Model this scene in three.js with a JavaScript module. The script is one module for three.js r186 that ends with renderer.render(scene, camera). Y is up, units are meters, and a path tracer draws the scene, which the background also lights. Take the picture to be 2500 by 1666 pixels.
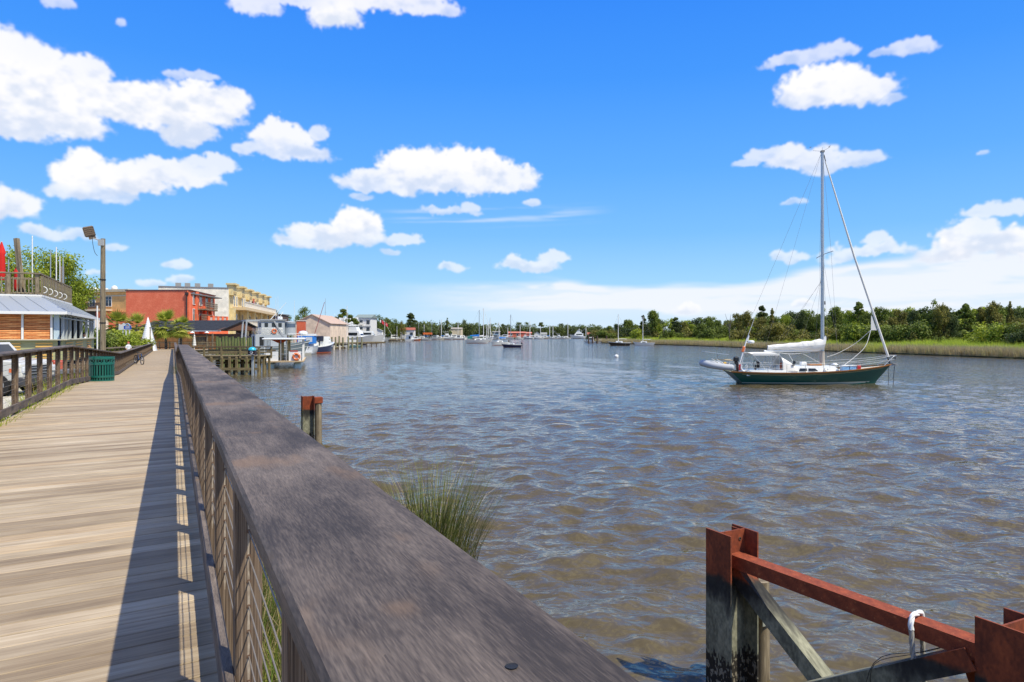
import * as THREE from 'three';
import { mergeGeometries } from 'three/addons/utils/BufferGeometryUtils.js';
import { MarchingCubes } from 'three/addons/objects/MarchingCubes.js';
import { TextGeometry } from 'three/addons/geometries/TextGeometry.js';
import { FontLoader } from 'three/addons/loaders/FontLoader.js';

// ---------------------------------------------------------------- camera, sky, sun, exposure
// x: to the right of the boardwalk, z = minus the distance along it, y = height over the river.
const TH = 0.4532, CT = Math.cos(TH), ST = Math.sin(TH), EYE = 3.64, F = 1700;
const scene = new THREE.Scene();
const camera = new THREE.PerspectiveCamera(2 * Math.atan(833 / F) * 180 / Math.PI, 2500 / 1666, 0.05, 4000);
camera.position.set(0, EYE, 0);
camera.lookAt(ST * 10, EYE, -CT * 10);
camera.setViewOffset(2500, 1666, 0, 18, 2500, 1666);
const renderer = new THREE.WebGLRenderer({ antialias: true });
renderer.setSize(1024, 682);
renderer.toneMapping = THREE.LinearToneMapping;
renderer.toneMappingExposure = 1.12;
renderer.shadowMap.enabled = true;

const SUN = new THREE.Vector3(0.335, 1.0, 0.53).normalize();
const sun = new THREE.DirectionalLight(new THREE.Color().setRGB(1, 0.935, 0.76), 4.7);
sun.position.copy(SUN).multiplyScalar(300);
sun.castShadow = true;
sun.shadow.mapSize.set(4096, 4096);
Object.assign(sun.shadow.camera, { left: -160, right: 160, top: 160, bottom: -160, near: 1, far: 900 });
scene.add(sun, sun.target);

// ---------------------------------------------------------------- random numbers and noise
let seed = 7;
function rnd() { seed = (seed + 0x6d2b79f5) | 0; let t = Math.imul(seed ^ (seed >>> 15), 1 | seed); t = (t + Math.imul(t ^ (t >>> 7), 61 | t)) ^ t; return ((t ^ (t >>> 14)) >>> 0) / 4294967296; }
const R = (a, b) => a + (b - a) * rnd();
const pick = (a) => a[Math.floor(rnd() * a.length) % a.length];
const clamp = (x, a = 0, b = 1) => x < a ? a : x > b ? b : x;
const sstep = (a, b, x) => { x = clamp((x - a) / (b - a)); return x * x * (3 - 2 * x); };
const mix = (a, b, t) => a + (b - a) * t;
function hash(x, y, s) { let h = Math.imul(x, 374761393) + Math.imul(y, 668265263) + Math.imul(s, 2147483647 ^ 0x5bd1e995); h = Math.imul(h ^ (h >>> 13), 1274126177); h ^= h >>> 16; return (h >>> 0) / 4294967296; }
function vn(x, y, s = 0, px = 0, py = 0) {           // value noise, periodic when px, py are given
  const ix = Math.floor(x), iy = Math.floor(y), fx = x - ix, fy = y - iy, u = fx * fx * (3 - 2 * fx), v = fy * fy * (3 - 2 * fy);
  const w = (i, p) => p ? ((i % p) + p) % p : i;
  const a = hash(w(ix, px), w(iy, py), s), b = hash(w(ix + 1, px), w(iy, py), s), c = hash(w(ix, px), w(iy + 1, py), s), d = hash(w(ix + 1, px), w(iy + 1, py), s);
  return a + (b - a) * u + (c - a) * v + (a - b - c + d) * u * v;
}
function fbm(x, y, s = 0, o = 4, px = 0, py = 0) { let r = 0, a = 0.5, n = 0; for (let i = 0; i < o; i++) { r += a * vn(x, y, s + i, px, py); n += a; x *= 2; y *= 2; px *= 2; py *= 2; a *= 0.5; } return r / n; }

// ---------------------------------------------------------------- sky: air and clouds, computed for every direction
{
  const W = 4096, H = 2048, data = new Float32Array(W * H * 4), D = 180 / Math.PI;
  const K = 1.0625, ang = (x, y) => { const a = (x * K - 1250) / F, b = (815 - y * K) / F; return [Math.atan(a) * D, Math.atan(b / Math.hypot(1, a)) * D]; };
  // every cloud: lumps as x, y, half width, half height, thickness
  const view = [
    [[-60, 190, 150, 130], [40, 195, 150, 115], [140, 230, 120, 95], [60, 120, 95, 42], [200, 170, 60, 40], [340, 250, 130, 62], [450, 245, 110, 58], [520, 240, 55, 40], [430, 305, 70, 38], [120, 290, 120, 45], [0, 290, 130, 42], [250, 240, 80, 50]],
    [[195, 410, 85, 58], [290, 418, 110, 44], [400, 400, 110, 36], [480, 380, 70, 26], [170, 445, 70, 24], [260, 455, 60, 18]],
    [[20, 472, 80, 40]], [[110, 537, 55, 20], [185, 542, 48, 15]], [[265, 568, 30, 9]],
    [[655, 315, 75, 38], [665, 350, 95, 26], [575, 342, 34, 16], [735, 305, 20, 20]],
    [[880, 420, 110, 32], [955, 385, 75, 46], [1070, 388, 85, 48], [1000, 420, 190, 32], [1150, 415, 88, 34], [860, 430, 60, 20], [830, 455, 26, 9]],
    [[820, 530, 58, 46], [740, 552, 95, 32], [690, 562, 62, 20], [848, 550, 36, 24]],
    [[932, 552, 42, 16], [900, 580, 22, 9]], [[1030, 480, 64, 11], [1078, 474, 22, 13]], [[1222, 470, 18, 12]],
    [[1220, 610, 72, 20], [1270, 594, 42, 16]], [[1040, 616, 30, 12]],
    [[590, 12, 58, 30], [770, 30, 62, 48], [850, 5, 120, 40], [960, 12, 85, 32], [1036, 25, 20, 15], [650, -14, 110, 26]],
    [[135, 8, 34, 16]], [[275, 55, 14, 12]],
    [[1835, 142, 78, 20], [1915, 118, 48, 20]], [[1895, 205, 110, 52], [1985, 212, 88, 40], [1840, 232, 66, 26], [2055, 230, 36, 14]],
    [[2095, 110, 58, 20], [2030, 120, 34, 9]],
    [[1755, 352, 48, 18], [1845, 366, 88, 30], [1930, 382, 84, 24], [2000, 366, 48, 16], [1715, 374, 28, 10]],
    [[2195, 562, 58, 48], [2280, 568, 105, 38], [2350, 562, 90, 45], [2140, 590, 42, 22], [2300, 486, 90, 20], [2235, 530, 66, 30], [2420, 560, 80, 40]],
    [[1820, 590, 50, 15]], [[1990, 584, 100, 22], [2008, 552, 28, 18], [1935, 594, 48, 16]],
    [[1825, 467, 30, 6]], [[2260, 355, 18, 6]], [[410, 606, 38, 15]], [[416, 643, 34, 11]], [[345, 650, 30, 11]], [[215, 628, 24, 8]],
    [[1580, 712, 30, 16]], [[1850, 700, 30, 12]], [[400, 170, 30, 11]], [[460, 178, 40, 10]],
    [[2500, 300, 90, 40], [2580, 290, 80, 50]], [[-180, 420, 90, 40]], [[700, -120, 160, 60], [820, -150, 120, 60]], [[1500, -180, 150, 50], [1620, -160, 120, 60]],
  ];
  const lumps = [];
  for (const c of view) {
    let top = 1e9, low = -1e9; for (const l of c) { top = Math.min(top, l[1] - l[3]); low = Math.max(low, l[1] + l[3] * 0.62); }
    for (const [x, y, rx, ry] of c) {
      const [a, e] = ang(x, y), ra = (ang(x + rx, y)[0] - ang(x - rx, y)[0]) / 2, re = (ang(x, y - ry)[1] - ang(x, y + ry)[1]) / 2, b = ang(x, low)[1], t = ang(x, top)[1];
      lumps.push([a, e, ra, re, b, t]);
    }
  }
  for (let i = 0; i < 90; i++) {                     // the same sky goes on outside the picture
    const a0 = R(48, 312), e0 = 6 + 60 * rnd() * rnd() + 4, s = R(1.5, 5) * (0.6 + e0 / 50), n = 3 + Math.floor(rnd() * 4);
    for (let k = 0; k < n; k++) { const ra = s * R(0.6, 1.3), re = s * R(0.35, 0.6); lumps.push([(a0 + R(-1.6, 1.6) * s + 180) % 360 - 180, e0 + R(-0.3, 0.35) * s, ra / Math.cos(e0 / D), re, e0 - s * 0.5, e0 + s * 0.8]); }
  }
  for (let i = 0; i < 26; i++) { const a0 = R(-60, 60), e0 = R(29, 75), s = R(2, 5); for (let k = 0; k < 4; k++) lumps.push([a0 + R(-1.6, 1.6) * s, e0 + R(-0.3, 0.35) * s, s * R(0.6, 1.3) / Math.cos(e0 / D), s * R(0.35, 0.6), e0 - s * 0.5, e0 + s * 0.8]); }
  const cell = new Map();                             // lumps by 4-degree cells
  for (const l of lumps) {
    const m = 1.5;
    for (let a = Math.floor((l[0] - l[2] * 1.5 - m) / 4); a <= Math.floor((l[0] + l[2] * 1.5 + m) / 4); a++) for (let e = Math.floor((l[1] - l[3] * 1.5 - m) / 4); e <= Math.floor((l[1] + l[3] * 1.5 + m) / 4); e++) {
      const k = ((a + 90) % 90) * 100 + e; if (!cell.has(k)) cell.set(k, []); cell.get(k).push(l);
    }
  }
  const stops = [[0, .56, .79, .97], [4, .37, .69, 1.0], [8, .21, .54, 1.0], [13, .125, .43, 1.0], [20, .062, .32, 0.98], [27, .036, .25, .95], [50, .024, .18, .78], [90, .02, .15, .68]];
  const base = [];
  for (let r = H / 2; r < H; r++) {
    const e = ((r + 0.5) / H - 0.5) * 180; let i = 0; while (i < stops.length - 2 && stops[i + 1][0] < e) i++;
    const t = clamp((e - stops[i][0]) / (stops[i + 1][0] - stops[i][0])); base[r] = [1, 2, 3].map((c) => mix(stops[i][c], stops[i + 1][c], t));
  }
  for (let r = 0; r < H; r++) {
    const e = ((r + 0.5) / H - 0.5) * 180;
    for (let c = 0; c < W; c++) {
      const o = (r * W + c) * 4; data[o + 3] = 1;
      if (e <= 0) { data[o] = .30; data[o + 1] = .36; data[o + 2] = .40; continue; }
      const az = ((c + 0.5) / W - 0.5) * 360;          // world azimuth: x = cos, z = sin
      let a = az + 90 - TH * D; a = ((a + 540) % 360) - 180;      // 0 where the lens points, right positive
      let [br, bg, bb] = base[r];
      // wide thin layer low over the far shore, and streaks of cirrus
      if (e < 14) {
        const warp = fbm(a * 0.22 + 40, e * 1.6, 61, 3) - 0.5, streak = fbm(a * 0.13 + 60 + warp * 1.5, e * 1.25 + a * 0.035 + warp * 1.2, 62, 4), edge = 5.0 + 1.5 * (fbm(a * 0.06 + 9, 2, 63, 3) - 0.5) * 2 + warp * 0.8;
        const side = sstep(-13, 6, a + e * 0.2) * (1 - 0.55 * sstep(60, 110, Math.abs(a)));
        let s = sstep(edge + 0.3, edge - 0.7, e) * side * (0.62 + 0.6 * sstep(0.3, 0.7, streak)) * (0.6 + 0.4 * sstep(0.8, 2.6, e));
        const ce = 9.3 + (a + 8) * 0.035, cs = fbm(a * 0.12 + 5, (e - ce) * 3.2 + 50, 64, 4);
        s = Math.max(s, 0.55 * sstep(-12.5, -7, a) * sstep(9, 2, a) * sstep(1.0, 0.15, Math.abs(e - ce)) * sstep(0.42, 0.75, cs));
        s = clamp(s) * 0.86; br = mix(br, .93, s); bg = mix(bg, .95, s); bb = mix(bb, 1.0, s);
      }
      const near = cell.get(((Math.floor(a / 4) + 90) % 90) * 100 + Math.floor(e / 4));
      if (near) {
        const k = 1 + e / 60, wx = (fbm(a * 0.8 / k + 200, e * 0.8 / k + 50, 11, 4) - 0.5) * 1.7 + (fbm(a * 3.2 + 200, e * 3.2 + 50, 21, 3) - 0.5) * 0.42, wy = (fbm(a * 0.8 / k + 300, e * 0.8 / k + 90, 12, 4) - 0.5) * 1.3 + (fbm(a * 3.2 + 300, e * 3.2 + 90, 22, 3) - 0.5) * 0.36;
        let d = -9, sum = 0, hb = 0, op = 0;
        for (const l of near) {
          let dx = a - l[0]; if (dx > 180) dx -= 360; if (dx < -180) dx += 360;
          const ws = Math.min(1, 0.25 + l[2] * 0.3); dx = (dx + wx * ws) / l[2]; let dy = e + wy * ws - l[1]; dy /= dy < 0 ? l[3] * 0.72 : l[3];
          const q = 1 - (dx * dx + dy * dy); if (q > d) d = q;
          if (q > -0.5) { const w = q + 0.5; sum += w; op += w * clamp(0.42 + l[3] * 0.42); hb += w * clamp((e + wy * 0.6 - l[4]) / (l[5] - l[4] + 0.01)); }
        }
        if (d > -0.6) {
          const fine = fbm(a * 2.4 + 100, e * 3.0, 31, 5) - 0.5, n = fbm(a * 0.9 + 77, e * 1.2, 41, 4) - 0.5, dens = d + fine * 0.75 + n * 0.6 + 0.10;
          const h = sum ? hb / sum : 0.5, soft = mix(0.62, 0.34, clamp(h * 1.6)), wisp = sstep(0.5, 0.8, fbm(a * 1.3 + 400, e * 2.6 + 40, 57, 5)) * sstep(-0.6, -0.1, d + fine) * 0.45, alpha = Math.max(sstep(-0.28, soft, dens) * 0.985 * (sum ? op / sum : 0.5), wisp * (sum ? op / sum : 0.4));
          const body = clamp(0.10 + 0.95 * h + (fbm(a * 1.1 + 9, e * 1.7, 51, 4) - 0.5) * 1.25 + (1 - clamp(dens)) * 0.2);
          const wv = sstep(0.05, 0.75, body);
          br = mix(br, mix(.72, 1.0, wv), alpha); bg = mix(bg, mix(.79, 1.0, wv), alpha); bb = mix(bb, mix(.92, 1.02, wv), alpha);
        }
      }
      data[o] = br * 0.92; data[o + 1] = bg * 0.91; data[o + 2] = bb * 0.91;
    }
  }
  const t = new THREE.DataTexture(data, W, H, THREE.RGBAFormat, THREE.FloatType);
  t.mapping = THREE.EquirectangularReflectionMapping; t.magFilter = THREE.LinearFilter; t.needsUpdate = true;
  scene.background = t; scene.environment = t;
}

// ---------------------------------------------------------------- helpers
const V = (x, y, z) => new THREE.Vector3(x, y, z);
const used = new Map();
function numbered(n) { const k = used.get(n) ?? 0; used.set(n, k + 1); return k ? `${n}_${String(k).padStart(3, '0')}` : n; }
// a place over the river or the land: px column of the lens, depth d in metres, height y
const at = (px, d, y = 0) => { const xc = (px - 1250) / F * d; return V(xc * CT + d * ST, y, -(d * CT - xc * ST)); };
const cam = (xc, d, y = 0) => V(xc * CT + d * ST, y, -(d * CT - xc * ST));
const hy = (py, d) => EYE - (py - 815) / F * d;           // height of a picture row at depth d
const col = (r, g, b) => new THREE.Color().setRGB(r, g, b);
function mat(c, rough = 0.8, o = {}) { return new THREE.MeshPhysicalMaterial({ color: Array.isArray(c) ? col(...c) : c, roughness: rough, ...o }); }
function prep(g) { if (g.index) { const h = g.toNonIndexed(); g.dispose(); g = h; } if (!g.attributes.normal) g.computeVertexNormals(); if (!g.attributes.uv) g.setAttribute('uv', new THREE.BufferAttribute(new Float32Array(g.attributes.position.count * 2), 2)); for (const k of Object.keys(g.attributes)) if (!['position', 'normal', 'uv', 'color'].includes(k)) g.deleteAttribute(k); return g; }
function mg(list) { return list.length === 1 ? prep(list[0]) : mergeGeometries(list.map(prep)); }
function metreUV(g, along, off = [0, 0]) {            // uv in metres, u runs along the given axis (the grain)
  const p = g.attributes.position, n = g.attributes.normal, uv = new Float32Array(p.count * 2);
  for (let i = 0; i < p.count; i++) {
    const q = [p.getX(i), p.getY(i), p.getZ(i)], m = [Math.abs(n.getX(i)), Math.abs(n.getY(i)), Math.abs(n.getZ(i))];
    const big = m.indexOf(Math.max(...m)), ax = [0, 1, 2].filter((k) => k !== big);
    let u = ax[0], v = ax[1]; if (v === along) [u, v] = [v, u];
    uv[i * 2] = q[u] + off[0]; uv[i * 2 + 1] = q[v] + off[1] + big * 0.37;
  }
  g.setAttribute('uv', new THREE.BufferAttribute(uv, 2)); return g;
}
function bx(w, h, d, x = 0, y = 0, z = 0, o = {}) {       // box; o.rx, ry, rz turn it about its own centre, o.c chamfers its edges
  let g;
  const c = o.c ?? 0;
  if (c > 0) {
    const X = w / 2, Y = h / 2, Z = d / 2, P = [], N = [], quad = (a, b, cc, dd, n) => { const ab = V(...b).sub(V(...a)), ac = V(...cc).sub(V(...a)); const q = ab.cross(ac); if (q.x * n[0] + q.y * n[1] + q.z * n[2] < 0) [b, dd] = [dd, b]; for (const k of [a, b, cc, a, cc, dd]) { P.push(...k); N.push(...n); } };
    for (const s of [-1, 1]) {
      quad([s * X, -Y + c, -Z + c], [s * X, Y - c, -Z + c], [s * X, Y - c, Z - c], [s * X, -Y + c, Z - c], [s, 0, 0]);
      quad([-X + c, s * Y, -Z + c], [X - c, s * Y, -Z + c], [X - c, s * Y, Z - c], [-X + c, s * Y, Z - c], [0, s, 0]);
      quad([-X + c, -Y + c, s * Z], [X - c, -Y + c, s * Z], [X - c, Y - c, s * Z], [-X + c, Y - c, s * Z], [0, 0, s]);
      for (const t of [-1, 1]) {
        const q = Math.SQRT1_2;
        quad([s * X, t * (Y - c), -Z + c], [s * (X - c), t * Y, -Z + c], [s * (X - c), t * Y, Z - c], [s * X, t * (Y - c), Z - c], [s * q, t * q, 0]);
        quad([s * X, -Y + c, t * (Z - c)], [s * (X - c), -Y + c, t * Z], [s * (X - c), Y - c, t * Z], [s * X, Y - c, t * (Z - c)], [s * q, 0, t * q]);
        quad([-X + c, s * Y, t * (Z - c)], [-X + c, s * (Y - c), t * Z], [X - c, s * (Y - c), t * Z], [X - c, s * Y, t * (Z - c)], [0, s * q, t * q]);
        for (const u of [-1, 1]) { const a = [s * X, t * (Y - c), u * (Z - c)], b = [s * (X - c), t * Y, u * (Z - c)], e = [s * (X - c), t * (Y - c), u * Z], n = V(s, t, u).normalize(); const fl = V(...b).sub(V(...a)).cross(V(...e).sub(V(...a))).dot(n) < 0; for (const k of fl ? [a, e, b] : [a, b, e]) { P.push(...k); N.push(n.x, n.y, n.z); } }
      }
    }
    g = new THREE.BufferGeometry(); g.setAttribute('position', new THREE.BufferAttribute(new Float32Array(P), 3)); g.setAttribute('normal', new THREE.BufferAttribute(new Float32Array(N), 3));
  } else g = new THREE.BoxGeometry(w, h, d).toNonIndexed();
  metreUV(g, o.along ?? (w >= h && w >= d ? 0 : h >= d ? 1 : 2), o.off);
  if (o.rx || o.ry || o.rz) g.applyMatrix4(new THREE.Matrix4().makeRotationFromEuler(new THREE.Euler(o.rx || 0, o.ry || 0, o.rz || 0, o.order || 'XYZ')));
  return g.translate(x, y, z);
}
const UPV = V(0, 1, 0);
function rod(a, b, r = 0.02, r2 = r, n = 8) {             // round bar from a to b
  const d = b.clone().sub(a), L = d.length(), g = new THREE.CylinderGeometry(r2, r, L, n, 1).toNonIndexed();
  const uv = g.attributes.uv; for (let i = 0; i < uv.count; i++) uv.setXY(i, uv.getY(i) * L, uv.getX(i) * 6.28 * r);
  g.applyQuaternion(new THREE.Quaternion().setFromUnitVectors(UPV, d.normalize()));
  return g.translate((a.x + b.x) / 2, (a.y + b.y) / 2, (a.z + b.z) / 2);
}
function bar(a, b, w, h, off) {                            // rectangular bar from a to b, h measured upwards
  const d = b.clone().sub(a), L = d.length(); d.normalize();
  const side = V(0, 1, 0).cross(d); if (side.length() < 1e-3) side.set(1, 0, 0); side.normalize(); const up = d.clone().cross(side).normalize();
  const g = bx(w, h, L, 0, 0, 0, { along: 2, off });
  return g.applyMatrix4(new THREE.Matrix4().makeBasis(side, up, d)).translate((a.x + b.x) / 2, (a.y + b.y) / 2, (a.z + b.z) / 2);
}
function wire(pts, r = 0.01, n = 5, seg = 0) { return new THREE.TubeGeometry(new THREE.CatmullRomCurve3(pts), seg || Math.max(2, pts.length * 4), r, n, false).toNonIndexed(); }
function lathe(pts, n = 16) { return new THREE.LatheGeometry(pts.map((p) => new THREE.Vector2(...p)), n).toNonIndexed(); }
function prism(pts, depth, o = {}) {                      // outline in x, y pushed along z (centred)
  const s = new THREE.Shape(pts.map((p) => new THREE.Vector2(...p)));
  for (const h of o.holes || []) s.holes.push(new THREE.Path(h.map((p) => new THREE.Vector2(...p))));
  return prep(new THREE.ExtrudeGeometry(s, { depth, bevelEnabled: !!o.bevel, bevelSize: o.bevel || 0, bevelThickness: o.bevel || 0, bevelSegments: 1, curveSegments: 10 })).translate(0, 0, -depth / 2);
}
function quadMesh(nu, nv, fn, flip) {                      // surface over (u, v), smooth
  const P = [], U = [], I = [];
  for (let j = 0; j <= nv; j++) for (let i = 0; i <= nu; i++) { const p = fn(i / nu, j / nv); P.push(p.x, p.y, p.z); U.push(i / nu, j / nv); }
  for (let j = 0; j < nv; j++) for (let i = 0; i < nu; i++) { const a = j * (nu + 1) + i, b = a + 1, c = a + nu + 1, d = c + 1; flip ? I.push(a, c, b, b, c, d) : I.push(a, b, c, b, d, c); }
  const g = new THREE.BufferGeometry(); g.setAttribute('position', new THREE.BufferAttribute(new Float32Array(P), 3)); g.setAttribute('uv', new THREE.BufferAttribute(new Float32Array(U), 2)); g.setIndex(I); g.computeVertexNormals(); return prep(g);
}
function M(name, geo, m, parent) { const o = new THREE.Mesh(Array.isArray(geo) ? mg(geo) : geo, m); o.name = parent ? name : numbered(name); o.castShadow = o.receiveShadow = true; (parent || scene).add(o); return o; }
function tag(o, label, category, group) { o.userData.label = label; o.userData.category = category; if (group) o.userData.group = group; return o; }
function thing(name, label, category, p = V(0, 0, 0), turn = 0, group) { const o = new THREE.Group(); o.name = numbered(name); o.position.copy(p); o.rotation.y = turn; scene.add(o); return tag(o, label, category, group); }
function struct(name, geo, m) { const o = M(name, geo, m); o.userData.kind = 'structure'; return o; }
function copyOf(o, p, turn, label, group, s = 1) { const c = o.clone(); c.name = numbered(o.name.replace(/_\d{3}$/, '')); c.position.copy(p); c.rotation.y = turn; c.scale.setScalar(s); c.userData = { ...o.userData, label }; if (group) c.userData.group = group; scene.add(c); return c; }
function tex(w, h, fn, srgb = true) {                      // fn(u, v) -> [r, g, b] in 0..1
  const d = new Uint8Array(w * h * 4);
  for (let y = 0; y < h; y++) for (let x = 0; x < w; x++) { const c = fn((x + 0.5) / w, (y + 0.5) / h), o = (y * w + x) * 4; d[o] = clamp(c[0]) * 255; d[o + 1] = clamp(c[1]) * 255; d[o + 2] = clamp(c[2]) * 255; d[o + 3] = 255; }
  const t = new THREE.DataTexture(d, w, h); t.wrapS = t.wrapT = THREE.RepeatWrapping; t.magFilter = THREE.LinearFilter; t.minFilter = THREE.LinearMipmapLinearFilter; t.generateMipmaps = true; if (srgb) t.colorSpace = THREE.SRGBColorSpace; t.needsUpdate = true; return t;
}
function rep(t, w, h, ou = 0, ov = 0) { const c = t.clone(); c.repeat.set(1 / w, 1 / h); c.offset.set(ou, ov); c.needsUpdate = true; return c; }   // uv are metres, the texture covers w x h metres
const mix3 = (a, b, t) => [mix(a[0], b[0], t), mix(a[1], b[1], t), mix(a[2], b[2], t)];

// ---------------------------------------------------------------- ground, river, banks
const WAVES = [];
{
  const wind = Math.atan2(-0.80, 0.35);                    // crests lie across the view
  for (let i = 0; i < 56; i++) { const L = 0.36 * Math.pow(7.0, i / 55) * R(0.9, 1.1), a = wind + (rnd() + rnd() + rnd() - 1.5) * 1.15, k = 2 * Math.PI / L; WAVES.push([k * Math.cos(a), k * Math.sin(a), 0.0062 * Math.pow(L, 0.55) * R(0.5, 1.4), R(0, 6.28), L]); }
}
const waveH = (x, z, cellSize) => {
  let h = 0; const gust = 0.55 + 0.9 * fbm(x * 0.035 + 50, z * 0.06 + 50, 91, 3);
  for (const [kx, kz, a, p, L] of WAVES) { const w = L / cellSize; if (w < 2.2) continue; const s = Math.sin(kx * x + kz * z + p); h += a * Math.min(1, (w - 2.2) / 2) * (s + 0.22 * s * s * Math.sign(s) - 0.1); }
  return h * gust * 0.85;
};
const rippleTex = (() => {                                  // height of the ripples, repeats every 14.6 m
  const N = 2048, f = new Float32Array(N * N), wind = Math.atan2(-0.80, 0.35), T = 14.6;
  for (let i = 0; i < 110; i++) {
    const L = 0.075 * Math.pow(10, i / 109) * R(0.9, 1.1), a = wind + (rnd() + rnd() + rnd() - 1.5) * 1.5, n = T / L, kx = Math.round(n * Math.cos(a)), kz = Math.round(n * Math.sin(a)), am = Math.pow(L, 1.0) * R(0.4, 1.5), p = R(0, 6.28);
    const c1 = Math.cos(2 * Math.PI * kx / N), s1 = Math.sin(2 * Math.PI * kx / N);
    for (let y = 0; y < N; y++) { const q = 2 * Math.PI * kz * y / N + p; let c = Math.cos(q), s = Math.sin(q); const o = y * N; for (let x = 0; x < N; x++) { f[o + x] += am * c; const t = c * c1 - s * s1; s = s * c1 + c * s1; c = t; } }
  }
  let m = 0; for (let i = 0; i < f.length; i += 7) m = Math.max(m, Math.abs(f[i]));
  const d = new Float32Array(N * N * 4);
  for (let y = 0; y < N; y++) for (let x = 0; x < N; x++) { let h = f[y * N + x] / m; const u = x / N, v = y / N, patch = 0.55 + 0.9 * fbm(u * 5, v * 5, 71, 3, 5, 5); h = (h + 0.35 * h * h) * patch; const o = (y * N + x) * 4; d[o] = d[o + 1] = d[o + 2] = 0.5 + 0.45 * h; d[o + 3] = 1; }
  const t = new THREE.DataTexture(d, N, N, THREE.RGBAFormat, THREE.FloatType); t.wrapS = t.wrapT = THREE.RepeatWrapping; t.magFilter = THREE.LinearFilter; t.needsUpdate = true; return t;
})();
const waterMat = mat([0.098, 0.077, 0.038], 0.07, { ior: 1.38, bumpMap: rep(rippleTex, 14.6, 14.6), bumpScale: 0.082 });
{
  const NA = 560, NR = 700, r0 = 1.6, r1 = 2600, P = new Float32Array((NA + 1) * (NR + 1) * 3), U = new Float32Array((NA + 1) * (NR + 1) * 2), I = [];
  for (let j = 0; j <= NR; j++) {
    const f = j / NR, r = r0 * Math.pow(1000 / r0, Math.min(1, f / 0.97)) * (f > 0.97 ? 1 + (f - 0.97) / 0.03 * 1.6 : 1), cell = Math.max(r * 0.0094, r * 0.0049);
    for (let i = 0; i <= NA; i++) {
      const u = i / NA, a = -0.35 + (u < 0.1 ? mix(-1.2, 0, u / 0.1) : u > 0.9 ? mix(1.7, 3.2, (u - 0.9) / 0.1) : mix(0, 1.7, (u - 0.1) / 0.8));
      const x = Math.sin(a) * r, z = -Math.cos(a) * r, k = j * (NA + 1) + i;
      P[k * 3] = x; P[k * 3 + 1] = r < 260 ? waveH(x, z, cell) : 0; P[k * 3 + 2] = z; U[k * 2] = x; U[k * 2 + 1] = z;
    }
  }
  for (let j = 0; j < NR; j++) for (let i = 0; i < NA; i++) { const a = j * (NA + 1) + i, b = a + 1, c = a + NA + 1, d = c + 1; I.push(a, b, c, b, d, c); }
  const g = new THREE.BufferGeometry(); g.setAttribute('position', new THREE.BufferAttribute(P, 3)); g.setAttribute('uv', new THREE.BufferAttribute(U, 2)); g.setIndex(I); g.computeVertexNormals();
  if (g.attributes.normal.getY(5000) < 0) { const ix = g.index.array; for (let i = 0; i < ix.length; i += 3) { const t = ix[i + 1]; ix[i + 1] = ix[i + 2]; ix[i + 2] = t; } g.computeVertexNormals(); }
  struct('river', g, waterMat);
}
const noiseTex = tex(512, 512, (u, v) => { const a = fbm(u * 8, v * 8, 1, 5, 8, 8), b = fbm(u * 64, v * 64, 9, 2, 64, 64), c = clamp(0.62 + (a - 0.5) * 0.9 + (b - 0.5) * 0.35); return [c, c, c]; });
const softTex = tex(512, 512, (u, v) => { const a = fbm(u * 6, v * 6, 1, 5, 6, 6), b = fbm(u * 70, v * 70, 9, 2, 70, 70), c = clamp(0.92 + (a - 0.5) * 0.22 + (b - 0.5) * 0.10); return [c, c, c * 0.99]; });
const groundMat = mat([0.62, 0.56, 0.40], 0.95, { map: rep(noiseTex, 6, 6) }), marshMat = mat([0.26, 0.24, 0.10], 0.95, { map: rep(noiseTex, 9, 9) }), farMat = mat([0.18, 0.2, 0.08], 0.95, { map: rep(noiseTex, 30, 30) });
struct('riverbed', bx(5000, 0.2, 5000, 0, -2.2, 0), marshMat);
function bankFrom(name, pts, top, m, skirt = 2.6) {          // flat bank with a sloping edge; pts as [x, distance along the walk]
  const P = [], I = [], n = pts.length, s = THREE.ShapeUtils.triangulateShape(pts.map((p) => new THREE.Vector2(p[0], -p[1])), []);
  const vs = []; pts.forEach((p) => vs.push([p[0], typeof top === 'function' ? top(p) : top, -p[1]]));
  const tri = []; for (const f of s) tri.push(f);
  const g = new THREE.BufferGeometry(), pos = [];
  for (const f of tri) { let [a, b, c] = f.map((k) => vs[k]); const cr = (b[2] - a[2]) * (c[0] - a[0]) - (b[0] - a[0]) * (c[2] - a[2]); if (cr < 0) [b, c] = [c, b]; pos.push(...a, ...b, ...c); }
  for (let i = 0; i < n; i++) { const a = vs[i], b = vs[(i + 1) % n], a2 = [a[0], -skirt, a[2]], b2 = [b[0], -skirt, b[2]]; pos.push(...a, ...b, ...a2, ...b, ...b2, ...a2); }
  g.setAttribute('position', new THREE.BufferAttribute(new Float32Array(pos), 3)); g.computeVertexNormals(); metreUV(g, 0);
  return struct(name, prep(g), m);
}
const LANDY = 1.05;
const leftShore = [[0.2, -25], [0.2, 60], [1.6, 74], [4, 100], [9, 125], [17, 150], [25, 180], [35, 220], [48, 260], [74, 310], [114, 370], [170, 420], [240, 452], [300, 468]];
bankFrom('ground', [...leftShore.slice(0, 9), [-700, 260], [-700, -25]], LANDY, groundMat);
bankFrom('far_bank', [[48, 260.5], ...leftShore.slice(9), [430, 480], [900, 640], [900, 1900], [-700, 1900], [-700, 260.5]], 0.9, farMat);
const RB = [[150, -80], [118, -30], [101, 20], [86, 62], [73.5, 100], [70, 116], [66.5, 133], [61, 165], [54.5, 206], [47, 229], [35.6, 263], [33, 278], [45, 345], [72, 480], [130, 600]].map(([xc, d]) => { const p = cam(xc, d); return [p.x, -p.z]; });
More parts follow.
